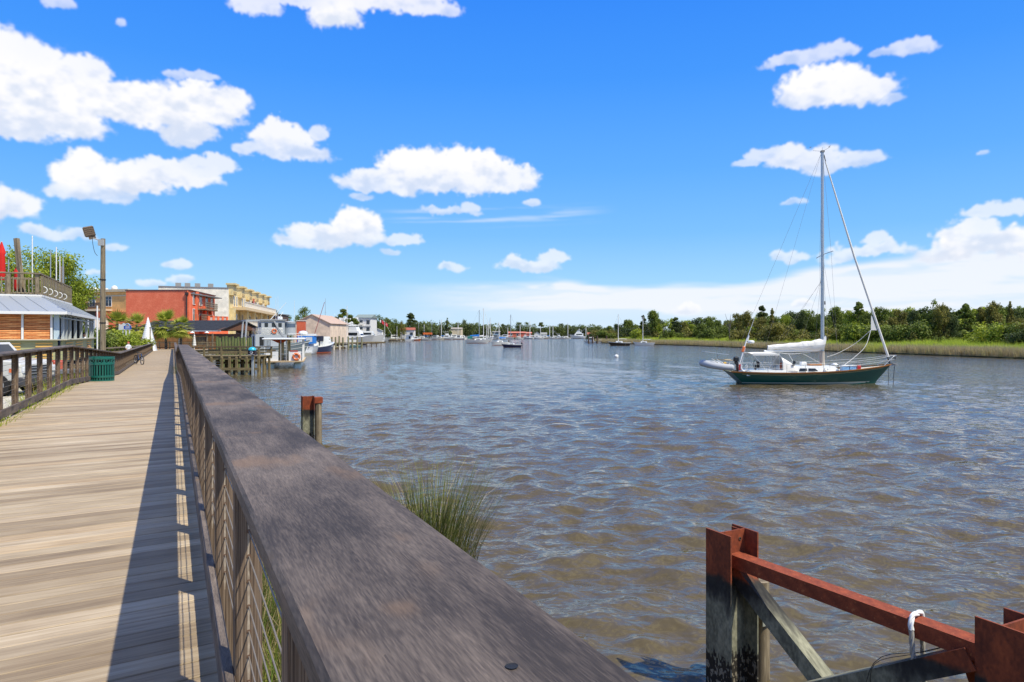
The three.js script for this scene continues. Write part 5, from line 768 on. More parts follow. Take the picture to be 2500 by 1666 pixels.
{ // grey trawler behind
  const g = thing('trawler', 'grey steel trawler with stern gantry behind the tour boat', 'trawler', at(660, 106), -TH + 0.55), p = { L0: -4.5, L1: 6.0, w0: -4.3, w1: 4.9, B: 2.2, tr: 0.85, mid: 0.4, sheer: (u) => 1.5 + 1.15 * u * u, flare: 0.25 };
  M('hull', hullGeo(p), greyHull, g); for (const f of [0.3, 0.62, 0.9]) M('white_line', hullStrip(p, (u) => p.sheer(u) * f - 0.04, (u) => p.sheer(u) * f + 0.04, 0.01), gel, g); M('deck', deckGeo(p, 0.3), aluGrey, g);
  M('deckhouse', bx(4.6, 2.0, 3.0, -0.2, 2.5, 0), aluGrey, g); const w = M('wheelhouse', bx(3.4, 2.1, 2.7, 0.1, 4.6, 0), aluGrey, g); M('wheelhouse_roof', bx(3.9, 0.14, 3.1, 0.1, 5.72, 0), mat([0.36, 0.38, 0.4], 0.6), g);
  for (const [x, ww] of [[-0.9, 0.5], [0.2, 0.6], [1.1, 0.5]]) M('window', bx(ww, 0.6, 0.04, x, 4.95, 1.36), darkGlass, w);
  M('stern_window', bx(0.04, 0.6, 0.6, -1.62, 4.95, 0.4), darkGlass, w); M('doorway', bx(0.04, 1.5, 0.7, -2.52, 2.5, 0.2), blackM, g); M('side_door', bx(0.6, 1.3, 0.04, -1.6, 2.5, 1.52), blackM, g);
  M('turret', lathe([[0.9, 3.4], [0.9, 5.4], [0.95, 5.45], [0, 5.6]], 12).translate(2.8, 0, 0.2), aluGrey, g); M('turret_window', lathe([[0.915, 4.6], [0.915, 5.2]], 12).translate(2.8, 0, 0.2), mat([0.1, 0.14, 0.2], 0.1), g);
  M('gantry', [bar(V(-4.0, 1.5, 1.4), V(-3.7, 5.55, 1.4), 0.22, 0.22), bar(V(-4.0, 1.5, -1.4), V(-3.7, 5.55, -1.4), 0.22, 0.22), bar(V(-3.8, 5.6, 1.4), V(0.2, 5.62, 1.4), 0.2, 0.24), bar(V(0.2, 5.6, 1.4), V(1.5, 3.2, 1.45), 0.2, 0.24), bar(V(-3.8, 5.6, -1.4), V(0.2, 5.6, -1.4), 0.2, 0.24), bar(V(-3.8, 5.6, -1.4), V(-3.8, 5.6, 1.4), 0.2, 0.2)], mat([0.36, 0.38, 0.4], 0.6), g);
  for (let k = 0; k < 6; k++) M('rail_bar', [rod(V(-2.4, 3.55 + k * 0.18, 1.45), V(1.5, 3.55 + k * 0.18, 1.45), 0.025, 0.025, 5), rod(V(-2.4, 3.55 + k * 0.18, 1.45), V(-2.4, 3.55 + k * 0.18, -1.4), 0.025, 0.025, 5)], gel, g);
  M('fore_rails', [2.4, 2.9, 3.4, 3.9, 4.4].map((x) => rod(V(x, 2.2, 1.5 - (x - 2.4) * 0.25), V(x, 3.6, 1.5 - (x - 2.4) * 0.25), 0.035, 0.035, 5)).concat(rod(V(2.2, 3.6, 1.5), V(5, 3.7, 0.8), 0.035, 0.035, 5)), gel, g);
  M('life_ring', ring(0.3, 0.09).translate(0.2, 4.0, 1.55), orangeM, g); M('derrick', [rod(V(-0.2, 5.7, 0.6), V(2.2, 8.4, 0.6), 0.06, 0.03, 6), rod(V(0.8, 5.7, 0), V(0.8, 9.2, 0), 0.035, 0.02, 5), rod(V(1.2, 5.7, -0.4), V(1.2, 9.4, -0.4), 0.03, 0.02, 5), rod(V(3.6, 5.5, 0), V(3.6, 8.8, 0), 0.03, 0.02, 5)], gel, g); M('roof_gear', [bx(0.7, 0.5, 0.6, 1.4, 6.0, 0, { c: 0.1 }), rod(V(1.0, 5.8, 0.8), V(1.8, 7.0, 0.3), 0.04, 0.04, 5)], gel, g);
}
{ // cabin boats beyond
  const g = motorboat('white cabin cruiser with blue canvas enclosure seen from astern', at(756, 126), stern + 0.12, 10.5, { beam: 0.155, c0: -0.05, c1: 0.3, ch: 2.0, fb: 0.17, stripe: gel, door: gel });
  M('blue_enclosure', bx(2.6, 1.35, 2.9, -3.0, 2.55, 0, { c: 0.06 }), blueCanvas, g); for (const z of [-0.75, 0.6]) M('clear_vinyl', bx(0.03, 0.85, 1.05, -4.32, 2.62, z), mat([0.62, 0.66, 0.7], 0.25), g); M('hard_top', bx(3.4, 0.12, 3.2, -2.6, 3.3, 0, { c: 0.04 }), gel, g); M('roof_dinghy', [new THREE.SphereGeometry(1, 14, 8).toNonIndexed().scale(1.2, 0.42, 0.8).translate(-1.6, 3.75, -0.9)], gel, g); M('swim_platform', bx(0.8, 0.1, 2.9, -5.6, 0.35, 0), gel, g); M('port_lights', [bx(0.03, 0.14, 0.35, -5.28, 1.2, -0.5), bx(0.03, 0.14, 0.2, -5.28, 1.2, 0.7)], darkGlass, g);
  const n = motorboat('navy hulled launch with red bottom beside the blue canvas cruiser', at(787, 131), stern - 0.25, 9, { hull: navy, stripe: paint(0.6, 0.10, 0.03, 0.4), beam: 0.14, ch: 1.7, fb: 0.17 });
  M('canvas_screen', bx(0.06, 1.0, 2.0, -1.4, 2.7, 0), mat([0.03, 0.035, 0.06], 0.4), n); M('fender', new THREE.SphereGeometry(0.17, 10, 8).toNonIndexed().translate(-4.6, 1.05, 0.4), gel, n); M('white_cabin', cabinGeo(-1.2, 2.2, 1.1, 0.9, 1.2, 3.1, 0.05, 0.9), gel, n);
}
// piling dock in front of the marina
[[801, 827], [810, 823], [819, 823], [828, 821], [837, 824], [850, 822], [860, 823], [872, 822], [883, 824], [806, 829]].forEach(([px, py], i) => { const d = [172, 170, 170, 168, 172, 165, 172, 176, 186, 160][i], o = M('dock_piling', metreUV(rod(V(0, -0.5, 0), V(0, hy(py, d), 0), 0.24, 0.2, 8), 1), mat([0.24, 0.23, 0.13], 0.9)); tag(o, `${['first', 'second', 'third', 'fourth', 'fifth', 'sixth', 'seventh', 'eighth', 'ninth', 'short'][i]} piling from the left along the marina dock${i === 9 ? ' with the floating platform' : ''}`, 'piling', 'pilings along the marina dock').position.copy(at(px, d)); });
{
  const d1 = (name, label, pxa, da, pxb, db, y, w) => { const A = at(pxa, da), B = at(pxb, db), { turn, L } = place(A, B), g = thing(name, label, 'dock', V(A.x, 0, A.z), turn); M('deck', bx(L, 0.25, w, L / 2, y, -w / 2), mossWood, g); for (let x = 0.4; x < L; x += 2.6) M('pile', rod(V(x, -0.4, 0), V(x, y, 0), 0.14, 0.14, 6), darkWood, g); M('fascia', bx(L, 0.3, 0.06, L / 2, y - 0.2, 0.04), darkWood, g); return g; };
  d1('fixed_dock', 'long wooden marina dock behind its row of pilings', 800, 178, 940, 205, 1.15, 3); d1('floating_dock', 'low floating dock with white pile sleeves by the teal skiff', 801, 158, 842, 166, 0.42, 2.2); d1('fixed_dock', 'wooden dock below the flag mast in the marina', 935, 330, 1000, 350, 0.8, 3);
  for (const [px, i] of [[805, 0], [815, 1], [829, 2]]) tag(M('pile_sleeve', rod(V(0, -0.3, 0), V(0, 1.0, 0), 0.2, 0.18, 8), mat([0.7, 0.62, 0.5], 0.6)), `pale pile sleeve, ${['first', 'second', 'third'][i]} along the low floating dock`, 'piling', 'pile sleeves of the floating dock').position.copy(at(px, 157.5));
}
// masts standing over the marina
for (const [px, top, d, r, label, m] of [[847, 747, 190, 0.1, 'tall white mast rising over the piling dock', whiteM], [905, 775, 300, 0.11, 'white mast left of the flag mast', whiteM], [914, 772, 310, 0.1, 'grey mast right beside the white mast', alu], [969, 796, 320, 0.1, 'short pale mast right of the flag mast', whiteM], [794, 729, 200, 0.07, 'thin pale mast above the navy launch', alu], [1022, 790, 390, 0.11, 'pale mast right of the red roofed white house', whiteM], [1118, 787, 445, 0.13, 'pale post above the beige warehouse', whiteM], [1054, 779, 410, 0.1, 'thin mast over the orange canopy', alu], [1073, 781, 410, 0.1, 'dark lattice mast at the left of the warehouse', darkWood]]) { const g = thing('boat_mast', label, 'mast', at(px, d)), h = hy(top, d); M('pole', rod(V(0, 0.5, 0), V(0, h, 0), r, r * 0.7, 6), m, g); M('spreader', bx(h * 0.06, 0.05, 0.05, 0, h * 0.7, 0), m, g); }
{ const g = thing('boat_mast', 'red raked outrigger pole leaning over the white sportfishing yacht', 'mast', at(768, 150)); M('pole', rod(V(0, hy(815, 150), 0), V(24 * 150 / F * CT, hy(738, 150), 24 * 150 / F * ST), 0.07, 0.05, 6), paint(0.4, 0.05, 0.05, 0.5), g); }
{ const g = thing('flag_mast', 'white flag mast with two red and white flags in the marina', 'flag', at(939, 320)), h = hy(784, 320), fl = mat([0.62, 0.06, 0.07], 0.85, { side: THREE.DoubleSide }); M('pole', rod(V(0, 0.8, 0), V(0, h, 0), 0.12, 0.08, 6), whiteM, g); const wav = (x0, x1, y0, s) => quadMesh(10, 4, (u, v) => V(mix(x0, x1, u) * CT, y0 - v * 1.5 - u * s + 0.12 * Math.sin(u * 7), mix(x0, x1, u) * ST + 0.3 * Math.sin(u * 6))); M('red_flag', wav(-1.6, -0.1, h + 0.5, 0.9), fl, g); M('red_flag', wav(0.1, 1.6, h - 0.6, 0.7), fl, g); M('white_band', [bx(0.5, 1.2, 0.03, -1.75, h - 0.1, -0.9), bx(0.7, 0.35, 0.03, 0.6, h - 1.5, 0.4)], whiteM, g); M('stay', rod(V(0.2, h - 1, 0), V(3.6, 2, 1.6), 0.05, 0.05, 4), gel, g); }

// ---------------------------------------------------------------- buildings
const plaster = (r, g, b) => mat([r, g, b], 0.9, { map: rep(softTex, 5, 5) }), glassM = mat([0.05, 0.07, 0.09], 0.08), trimW = mat([0.74, 0.72, 0.68], 0.7), ironM = mat([0.03, 0.03, 0.035], 0.6), roofDark = mat([0.045, 0.05, 0.06], 0.85, { map: rep(noiseTex, 2, 2) });
const brickTex = tex(512, 512, (u, v) => { const row = Math.floor(v * 64), s = (row % 2) * 0.5, bu = u * 24 + s, fx = bu - Math.floor(bu), fy = v * 64 - row, n = hash(Math.floor(bu) % 24, row, 5), m = fx < 0.05 || fy < 0.14, k = fbm(u * 6, v * 6, 7, 4, 6, 6); let c = mix3(S(228, 108, 76), S(246, 138, 104), n * 0.7 + (k - 0.5) * 0.8 + 0.15); return m ? mix3(c, S(190, 130, 110), 0.45) : c; });
const brickM = mat([1.0, 0.95, 0.9], 0.9, { map: rep(brickTex, 5.2, 4.9) }), brickO = mat([1.0, 0.82, 0.62], 0.9, { map: rep(brickTex, 5.2, 4.9) });
function windowOn(parent, x, y, w, h, z, o = {}) {                // frame, pane, glazing bars as real depth
  const f = M('window', [bx(w + 0.24, 0.12, 0.1, x, y + h / 2 + 0.06, z + 0.03), bx(w + 0.24, 0.12, 0.14, x, y - h / 2 - 0.06, z + 0.05), bx(0.12, h, 0.1, x - w / 2 - 0.06, y, z + 0.03), bx(0.12, h, 0.1, x + w / 2 + 0.06, y, z + 0.03)], o.frame ?? trimW, parent);
  M('pane', bx(w, h, 0.03, x, y, z + 0.005), glassM, f); if (o.bars !== 0) M('glazing_bars', [bx(0.05, h, 0.05, x, y, z + 0.03), bx(w, 0.05, 0.05, x, y + h * 0.15, z + 0.03)], o.frame ?? trimW, f); return f;
}
{ // tan building
  const d = 137, A = at(186, d + 4), B = at(312, d), { turn, L } = place(A, B), m = d / F, g = thing('building', 'tan stucco building with balcony left of the red brick building', 'building', V(A.x, 1, A.z), turn), H = hy(708, d) - 1, Y = (py) => hy(py, d) - 1, X = (px) => (px - 186) * m;
  M('wall', bx(L, H, 12, L / 2, H / 2, -6), plaster(0.92, 0.52, 0.19), g); M('cornice', [bx(L + 0.5, 0.5, 12.6, L / 2, H - 0.1, -6), bx(L + 0.2, 0.25, 12.2, L / 2, Y(722), -6)], mat([0.6, 0.5, 0.34], 0.8), g);
  for (const px of [229, 281]) windowOn(g, X(px) + 0.7, Y(735), 1.5, 1.9, 0);
  M('balcony_slab', bx(7.4, 0.35, 1.6, X(256), Y(757), 0.8), mat([0.62, 0.5, 0.35], 0.8), g); const r = M('balcony_rail', [bx(7.2, 0.06, 0.06, X(256), Y(739), 1.55)], ironM, g); for (let k = 0; k < 30; k++) M('baluster', bx(0.15, 1.15, 0.04, X(256) - 3.5 + k * 0.24, Y(746.5), 1.55), ironM, r);
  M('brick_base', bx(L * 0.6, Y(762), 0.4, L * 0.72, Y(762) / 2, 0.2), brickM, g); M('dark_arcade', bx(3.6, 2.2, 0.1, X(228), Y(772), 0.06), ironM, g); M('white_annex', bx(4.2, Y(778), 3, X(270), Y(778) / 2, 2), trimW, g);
  M('roof_dome', [new THREE.SphereGeometry(1.1, 14, 8).toNonIndexed().scale(1.4, 0.7, 1).translate(X(200), H + 0.2, -3), new THREE.SphereGeometry(0.6, 12, 8).toNonIndexed().translate(X(268), H + 0.6, -3), bx(1.4, 0.6, 1, X(232), H + 0.4, -3)], trimW, g);
}
{ // red brick building
  const A = at(307, 131), B = at(462, 130), { turn, L } = place(A, B), d = 130, H = hy(709.5, d) - 1, g = thing('building', 'red brick building with a blank side wall and wooden balconies', 'building', V(A.x, 1, A.z), turn);
  M('side_wall', bx(L, H, 0.4, L / 2, H / 2, -0.2), brickM, g); M('coping', bx(L + 0.3, 0.18, 0.6, L / 2, H + 0.09, -0.2), mat([0.09, 0.07, 0.08], 0.8), g); M('downpipe', [rod(V(L - 0.45, 0, 0.14), V(L - 0.45, H - 0.8, 0.14), 0.13, 0.13, 8), bx(0.6, 0.5, 0.3, L - 0.45, H - 0.6, 0.16)], mat([0.05, 0.03, 0.03], 0.7), g);
  M('flat_roof', prism([[0, 0.4], [L, 0.4], [L - 3.4, 19], [0, 19]], 0.2).rotateX(-Math.PI / 2).translate(0, H - 0.5, 0), mat([0.2, 0.2, 0.2], 0.9), g);
  const C = at(524, 150), q = place(V(B.x, 0, B.z), C), f = new THREE.Group(); const fw = M('front_wall', bx(q.L, H, 0.4, q.L / 2, H / 2, -0.2), brickO, g); fw.position.set(L, 0, 0); fw.rotation.y = q.turn - turn; const k = q.L / 62, Y = (py) => (815 - py) / F * 139 + EYE - 1;
  M('pilaster', bx(2.2, H + 0.25, 0.3, 5, H / 2, 0.1), brickO, fw); M('parapet_cap', bx(q.L, 0.16, 0.7, q.L / 2, H + 0.08, -0.1), mat([0.12, 0.06, 0.05], 0.8), fw);
  for (const x of [3.2, 8.2, 13, 17.5]) for (const py of [733, 771]) windowOn(fw, x, Y(py), 1.7, 2.1, 0);
  const bal = (x0, x1, py, name) => { const b = M(name, [bx(x1 - x0, 0.25, 1.7, (x0 + x1) / 2, Y(py), 0.9)], oldWood, fw); for (let x = x0 + 0.1; x < x1; x += 0.8) M('baluster', bx(0.1, 1.3, 0.1, x, Y(py) + 0.75, 1.7), oldWood, b); for (const y of [0.5, 0.9, 1.35]) M('balcony_board', bx(x1 - x0, 0.1, 0.05, (x0 + x1) / 2, Y(py) + y, 1.76), oldWood, b); for (const z of [0.4, 0.8, 1.2]) M('end_baluster', bx(0.08, 1.3, 0.08, x0 + 0.04, Y(py) + 0.75, z), oldWood, b); };
  bal(5, 15, 757, 'upper_balcony'); bal(2, 10, 787, 'lower_balcony');
  M('bay_pier', [bx(1.2, 3.4, 0.5, 10.4, Y(768), 0.3), bx(1.2, 3.4, 0.5, 15.5, Y(768), 0.3)], brickO, fw);
}
{ // crenellated brick terrace
  const A = at(507, 136), B = at(557, 141), { turn, L } = place(A, B), H = hy(783, 138) - 1, g = thing('terrace', 'crenellated red brick terrace in front of the cream building', 'building', V(A.x, 1, A.z), turn);
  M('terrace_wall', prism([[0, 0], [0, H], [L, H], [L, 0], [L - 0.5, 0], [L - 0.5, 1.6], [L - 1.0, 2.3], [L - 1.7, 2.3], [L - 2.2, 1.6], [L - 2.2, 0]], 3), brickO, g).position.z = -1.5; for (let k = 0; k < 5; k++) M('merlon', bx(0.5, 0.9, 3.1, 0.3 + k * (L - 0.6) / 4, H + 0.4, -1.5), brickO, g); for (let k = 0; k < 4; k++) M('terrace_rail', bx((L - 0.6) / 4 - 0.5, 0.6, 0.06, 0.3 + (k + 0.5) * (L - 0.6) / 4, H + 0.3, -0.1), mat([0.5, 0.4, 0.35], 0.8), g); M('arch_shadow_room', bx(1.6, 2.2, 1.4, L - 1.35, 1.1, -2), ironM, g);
}
{ // cream balcony building
  const A = at(386, 158), B = at(558, 164), s = place(A, B), C = at(651, 224), q = place(B, C), H = hy(704, 163) - 1, g = thing('building', 'cream four storey building with columned balconies along the waterfront', 'building', V(A.x, 1, A.z), s.turn), crm = plaster(0.86, 0.70, 0.38), pale = plaster(0.95, 0.90, 0.80);
  M('side_wall', bx(s.L, H, 0.5, s.L / 2, H / 2, -0.25), pale, g); M('side_coping', bx(s.L, 0.22, 0.8, s.L / 2, H + 0.11, -0.25), mat([0.2, 0.2, 0.22], 0.8), g); M('flat_roof', prism([[0, 0.5], [s.L, 0.5], [s.L - 5, 14], [0, 14]], 0.2).rotateX(-Math.PI / 2).translate(0, H - 0.5, 0), mat([0.3, 0.3, 0.3], 0.9), g);
  for (const px of [432, 455, 480, 513]) M('roof_unit', bx(1.2, 1.3, 1.2, (px - 386) / 172 * s.L, H + 0.6, -4), mat([0.3, 0.29, 0.27], 0.7), g);
  const f = M('front_wall', bx(q.L, H - 0.6, 0.5, q.L / 2, (H - 0.6) / 2, -0.25), crm, g); f.position.set(s.L, 0, 0); f.rotation.y = q.turn - s.turn;
  const fl = [0, 3.6, H * 0.36, H * 0.67]; const y1 = H * 0.32, y2 = H * 0.66;
  for (const [y, n] of [[y1, 'lower_gallery'], [y2, 'upper_gallery']]) { const b = M(n, [bx(q.L * 0.93, 0.7, 3.2, q.L * 0.54, y, 1.5)], mat([0.66, 0.50, 0.30], 0.8), f); for (let x = q.L * 0.08; x < q.L; x += 1.35) M('baluster', bx(0.28, 1.25, 0.2, x, y + 0.95, 2.9), trimW, b); M('balcony_cap', bx(q.L * 0.93, 0.14, 0.3, q.L * 0.54, y + 1.6, 2.9), trimW, b); }
  for (let k = 0; k < 6; k++) { const x = 2.6 + k * (q.L - 5) / 5; M('column', bx(2.2, y2, 1.0, x, y2 / 2, k ? 1.6 : 0.4), crm, f); M('column_panel', bx(0.9, 0.9, 0.06, x, y2 - 1.6, k ? 2.13 : 0.93), mat([0.68, 0.48, 0.16], 0.8), f); M('parapet_block', [bx(4.2, 2.6, 1.4, x, H - 0.2, 0.2), bx(5.0, 0.4, 2.2, x, H + 1.1, 0.4)], crm, f); M('frieze', bx(3.6, 0.6, 0.1, x, H - 0.9, 0.95), mat([0.5, 0.36, 0.16], 0.8), f); }
  for (let k = 0; k < 5; k++) { const x = 2.6 + (k + 0.5) * (q.L - 5) / 5; for (const [y, h] of [[y1 + 1.9, 2.6], [y2 + 1.8, 2.3]]) { windowOn(f, x - 1.6, y, 1.5, h, 0, { bars: 0 }); windowOn(f, x + 1.6, y, 1.5, h, 0, { bars: 0 }); } if (k === 2) M('red_panel', bx(2.4, 3, 0.2, x + 3, y2 + 2.2, 0.4), redPaint, f); M('awning', prism([[0, 0], [2.6, -1.5], [2.6, -1.8], [0, -1.2]], 7).rotateY(-Math.PI / 2).translate(x, y1 - 0.9, 0.3).rotateY(0), mat([0.025, 0.02, 0.03], 0.8), f); M('shopfront', bx(5, 2.3, 0.2, x, 1.3, 0.1), glassM, f); }
  M('back_wing', bx(q.L, H * 0.8, 10, q.L / 2, H * 0.4, -5.6), pale, f);
}
{ // low restaurant with dark roof
  const A = at(318, 116), B = at(543, 110), { turn, L } = place(A, B), d = 112, Y = (py) => hy(py, d) - 1, X = (px) => (px - 318) / 225 * L, g = thing('restaurant', 'low wood sided restaurant with dark shingle roof below the brick building', 'building', V(A.x, 1, A.z), turn), wd = mat([0.85, 0.33, 0.08], 0.7, { map: rep(softTex, 1, 1) });
  for (let k = 0; k < 12; k++) M('siding_board', bx(L - 1.4, 0.18, 0.1, L / 2 - 0.6, 0.12 + k * 0.19, 0), wd, g); M('red_wall', bx(X(398) - X(345), 0.55, 0.12, X(371), 2.1, 0.05), mat([0.42, 0.03, 0.03], 0.7), g); M('back_wall', bx(L - 1.4, 2.6, 6, L / 2 - 0.6, 1.3, -3.1), mat([0.14, 0.08, 0.05], 0.8), g);
  const rp = [[-5.0, Y(784)], [0.35, Y(808)], [0.35, Y(807) + 0.02], [0.25, Y(806)], [-5.0, Y(784) + 0.2], [-10, Y(806)], [-10, Y(808)]]; M('shingle_roof', prism(rp, L).rotateY(-Math.PI / 2).translate(L / 2, 0, 0).scale(1, 1, 1), roofDark, g); M('fascia', bx(L, 0.2, 0.06, L / 2, Y(808.5), 0.4), mat([0.5, 0.5, 0.5], 0.6), g);
  M('gable_end', prism([[-9.8, Y(807)], [0.8, Y(807)], [-4.6, Y(786)]], 0.2).rotateY(-Math.PI / 2).translate(L - 0.35, 0, 0), mat([0.14, 0.06, 0.03], 0.8), g);
  for (const px of [488, 500]) M('window_bay', bx(1.0, 1.2, 0.1, X(px), 1.5, 0.1), mat([0.07, 0.015, 0.01], 0.5), g); for (let k = 0; k < 6; k++) M('shutter_slat', bx(0.16, 1.3, 0.08, X(484) + k * 0.3, 1.5, 0.2), oldWood, g);
  for (const px of [375, 450, 482, 516]) M('eave_lamp', lathe([[0.35, 0], [0.3, 0.08], [0.06, 0.25], [0, 0.3]], 10).translate(X(px), Y(813), 0.9), whiteM, g); for (const px of [480, 513, 526]) M('porch_post', bx(0.2, 2.7, 0.2, X(px), 1.3, 0.6), oldWood, g);
}
for (const [px, i] of [[437, 0], [474, 1]]) { const g = thing('parasol', ['narrow folded striped parasol by the short palm', 'folded white striped parasol on the restaurant terrace'][i], 'parasol', at(px, 106, 1.1), 0, 'folded striped parasols'), k = i ? 1.5 : 1; M('pole', rod(V(0, 0, 0), V(0, 2.6, 0), 0.04), whiteM, g); for (let s = 0; s < 6; s++) M('stripe', lathe([[0.16 * k * (1.15 - s * 0.13), 0.75 + s * 0.28], [0.16 * k * (1.02 - s * 0.13), 0.98 + s * 0.28]], 10), whiteM, g); M('dark_folds', lathe([[0.14 * k, 0.75], [0.11 * k, 1.6], [0.03, 2.5]], 10), mat([0.1, 0.1, 0.13], 0.9), g); }
{ // white clapboard pyramid
  const g = thing('white_pyramid', 'tall white clapboard pyramid behind the boardwalk end', 'pyramid', at(361, 92, 1.1), -TH + 0.15), H = hy(774, 92) - 1.1, n = 16; for (let k = 0; k < n; k++) { const a = k / n, b = (k + 1) / n, w0 = mix(1.32, 0.17, a), w1 = mix(1.32, 0.17, b); M('clapboard', new THREE.CylinderGeometry((w1 - 0.012) * 1.0, w0 * 1.0 + 0.012, H * 0.9 / n, 4, 1, false, Math.PI / 4).toNonIndexed().translate(0, H * 0.9 * (a + 0.5 / n), 0), whiteM, g); } M('cap', new THREE.CylinderGeometry(0, 0.19, H * 0.1, 4, 1, false, Math.PI / 4).toNonIndexed().translate(0, H * 0.95, 0), whiteM, g);
  const p = thing('wood_post', 'dark wooden post standing in front of the white pyramid', 'post', at(366, 88, 1.0)); M('post', bx(0.14, hy(800, 88) - 1, 0.18, 0, (hy(800, 88) - 1) / 2, 0), oldWood, p); M('post_cap', bx(0.24, 0.06, 0.24, 0, hy(800, 88) - 0.97, 0), oldWood, p);
}
// palms
function palm(label, px, topPy, d, cr) {
  const base = 1.05, H = hy(topPy, d) - base, g = thing('palm_tree', label, 'palm', at(px, d, base), R(0, 6), 'palms in front of the brick building'), P = [], C = [];
  M('trunk', [rod(V(0, 0, 0), V(0.05, H * 0.78, 0), 0.19, 0.16, 9)], greyBark, g);
  for (let f = 0; f < 60; f++) { const a = R(0, 6.28), el = R(-1.0, 1.4), L = cr * R(0.8, 1.1), dir = V(Math.cos(a) * Math.cos(el), Math.sin(el), Math.sin(a) * Math.cos(el)), o = V(0.05, H * 0.74, 0), hub = o.clone().addScaledVector(dir, L * 0.5), side = dir.clone().cross(UPV).normalize(), c = mix3([0.28, 0.36, 0.03], [0.60, 0.58, 0.12], rnd()); for (let s = -5; s <= 5; s++) { const an = s * 0.21, e = hub.clone().addScaledVector(dir, Math.cos(an) * L * 0.6).addScaledVector(side, Math.sin(an) * L * 0.6).add(V(0, -0.10 * L * Math.abs(an) - R(0, 0.12) * L, 0)), w = side.clone().multiplyScalar(0.075 * cr); for (const q of [hub.clone().sub(w), hub.clone().add(w), e]) { P.push(q.x, q.y, q.z); C.push(...c); } } const w = side.clone().multiplyScalar(0.03); for (const q of [o.clone().sub(w), o.clone().add(w), hub]) { P.push(q.x, q.y, q.z); C.push(...c); } }
  const ge = new THREE.BufferGeometry(); ge.setAttribute('position', new THREE.BufferAttribute(new Float32Array(P), 3)); ge.setAttribute('color', new THREE.BufferAttribute(new Float32Array(C), 3)); M('fronds', ge, leafMat, g); return g;
}
palm('full palm left of the blue sign', 285, 770, 92, 2.1); palm('palm right of the blue sign', 333, 774, 95, 2.0); palm('tallest palm in front of the dark shingle roof', 405, 772, 104, 2.5); palm('short palm right of the tallest palm', 441, 780, 104, 2.0);
[[268, 812, 86, 'olive', 1.2], [288, 802, 88, 'bright', 1.1], [306, 808, 86, 'bright', 1.2], [325, 812, 84, 'bright', 1.1], [330, 816, 90, 'mid', 0.8], [300, 824, 80, 'bright', 1.2], [276, 826, 80, 'olive', 1.1], [228, 798, 78, 'mid', 1.3], [210, 808, 70, 'mid', 1.2]].forEach(([px, py, d, tone, w], i) => tree('shrub', tone, at(px, d, 1.0), hy(py, d) - 1.0 + 0.5, ['olive bush right of the lamp post', 'bright bush below the left palm', 'bright bush below the blue sign', 'bright bush left of the white pyramid', 'green bush against the white pyramid', 'low bright bush at the ramp fence', 'low olive bush at the ramp fence', 'green bush behind the bar pavilion', 'green bush beside the bar pavilion'][i], { w, n: 2600, leaf: 0.045, group: 'bushes by the restaurant' }));
{ // blue sign
  const d = 84, g = thing('sign', 'blue sign with white lettering and arched top among the palms', 'sign', at(311, d, 1.0), -TH + 0.1), y = hy(800, d) - 1; M('post', [bx(0.1, y + 0.6, 0.1, -0.2, (y + 0.2) / 2, -0.06), bx(0.1, y + 0.6, 0.1, 0.2, (y + 0.2) / 2, -0.06)], whiteM, g); M('panel', bx(0.86, 0.42, 0.05, 0, y, 0), paint(0.01, 0.06, 0.42, 0.4), g); M('arch', [ring(0.2, 0.06, Math.PI, 16).translate(0, y + 0.24, 0)], paint(0.05, 0.35, 0.6, 0.4), g); M('white_lettering', [0, 1].flatMap((r) => Array.from({ length: 7 }, (_, k) => bx(0.05, R(0.06, 0.1), 0.012, -0.24 + k * 0.08, y + 0.08 - r * 0.14, 0.032))), whiteM, g); M('white_rim', [bx(0.9, 0.03, 0.03, 0, y + 0.22, 0.02), bx(0.9, 0.03, 0.03, 0, y - 0.22, 0.02)], whiteM, g);
  const b = thing('sign', 'white irregular board left of the blue sign', 'sign', at(299, 85, 1.0), -TH); M('board', prism([[-0.5, 0], [0.4, 0.05], [0.45, 0.7], [0.1, 0.85], [-0.2, 0.6], [-0.45, 0.75]], 0.06).translate(0, hy(806, 85) - 1, 0), trimW, b); M('post', bx(0.1, hy(806, 85) - 0.9, 0.1, 0, (hy(806, 85) - 1) / 2, -0.08), trimW, b);
}
{ // ramp fence beside the walk
  for (const [pa, da, pb, db, y, label] of [[258, 66, 352, 80, 2.25, 'upper grey rail fence left of the boardwalk'], [258, 54, 330, 62, 2.05, 'lower grey rail fence left of the boardwalk']]) { const A = at(pa, da), B = at(pb, db), { turn, L } = place(A, B), g = thing('rail_fence', label, 'fence', V(A.x, 0, A.z), turn); M('top_rail', bx(L, 0.12, 0.2, L / 2, y, 0), oldWood, g); M('mid_rail', bx(L, 0.12, 0.05, L / 2, y - 0.4, 0), oldWood, g); for (let x = 0; x <= L; x += 1.6) M('post', bx(0.12, y - 0.9, 0.12, x, (y + 0.9) / 2, -0.09), oldWood, g); }
}

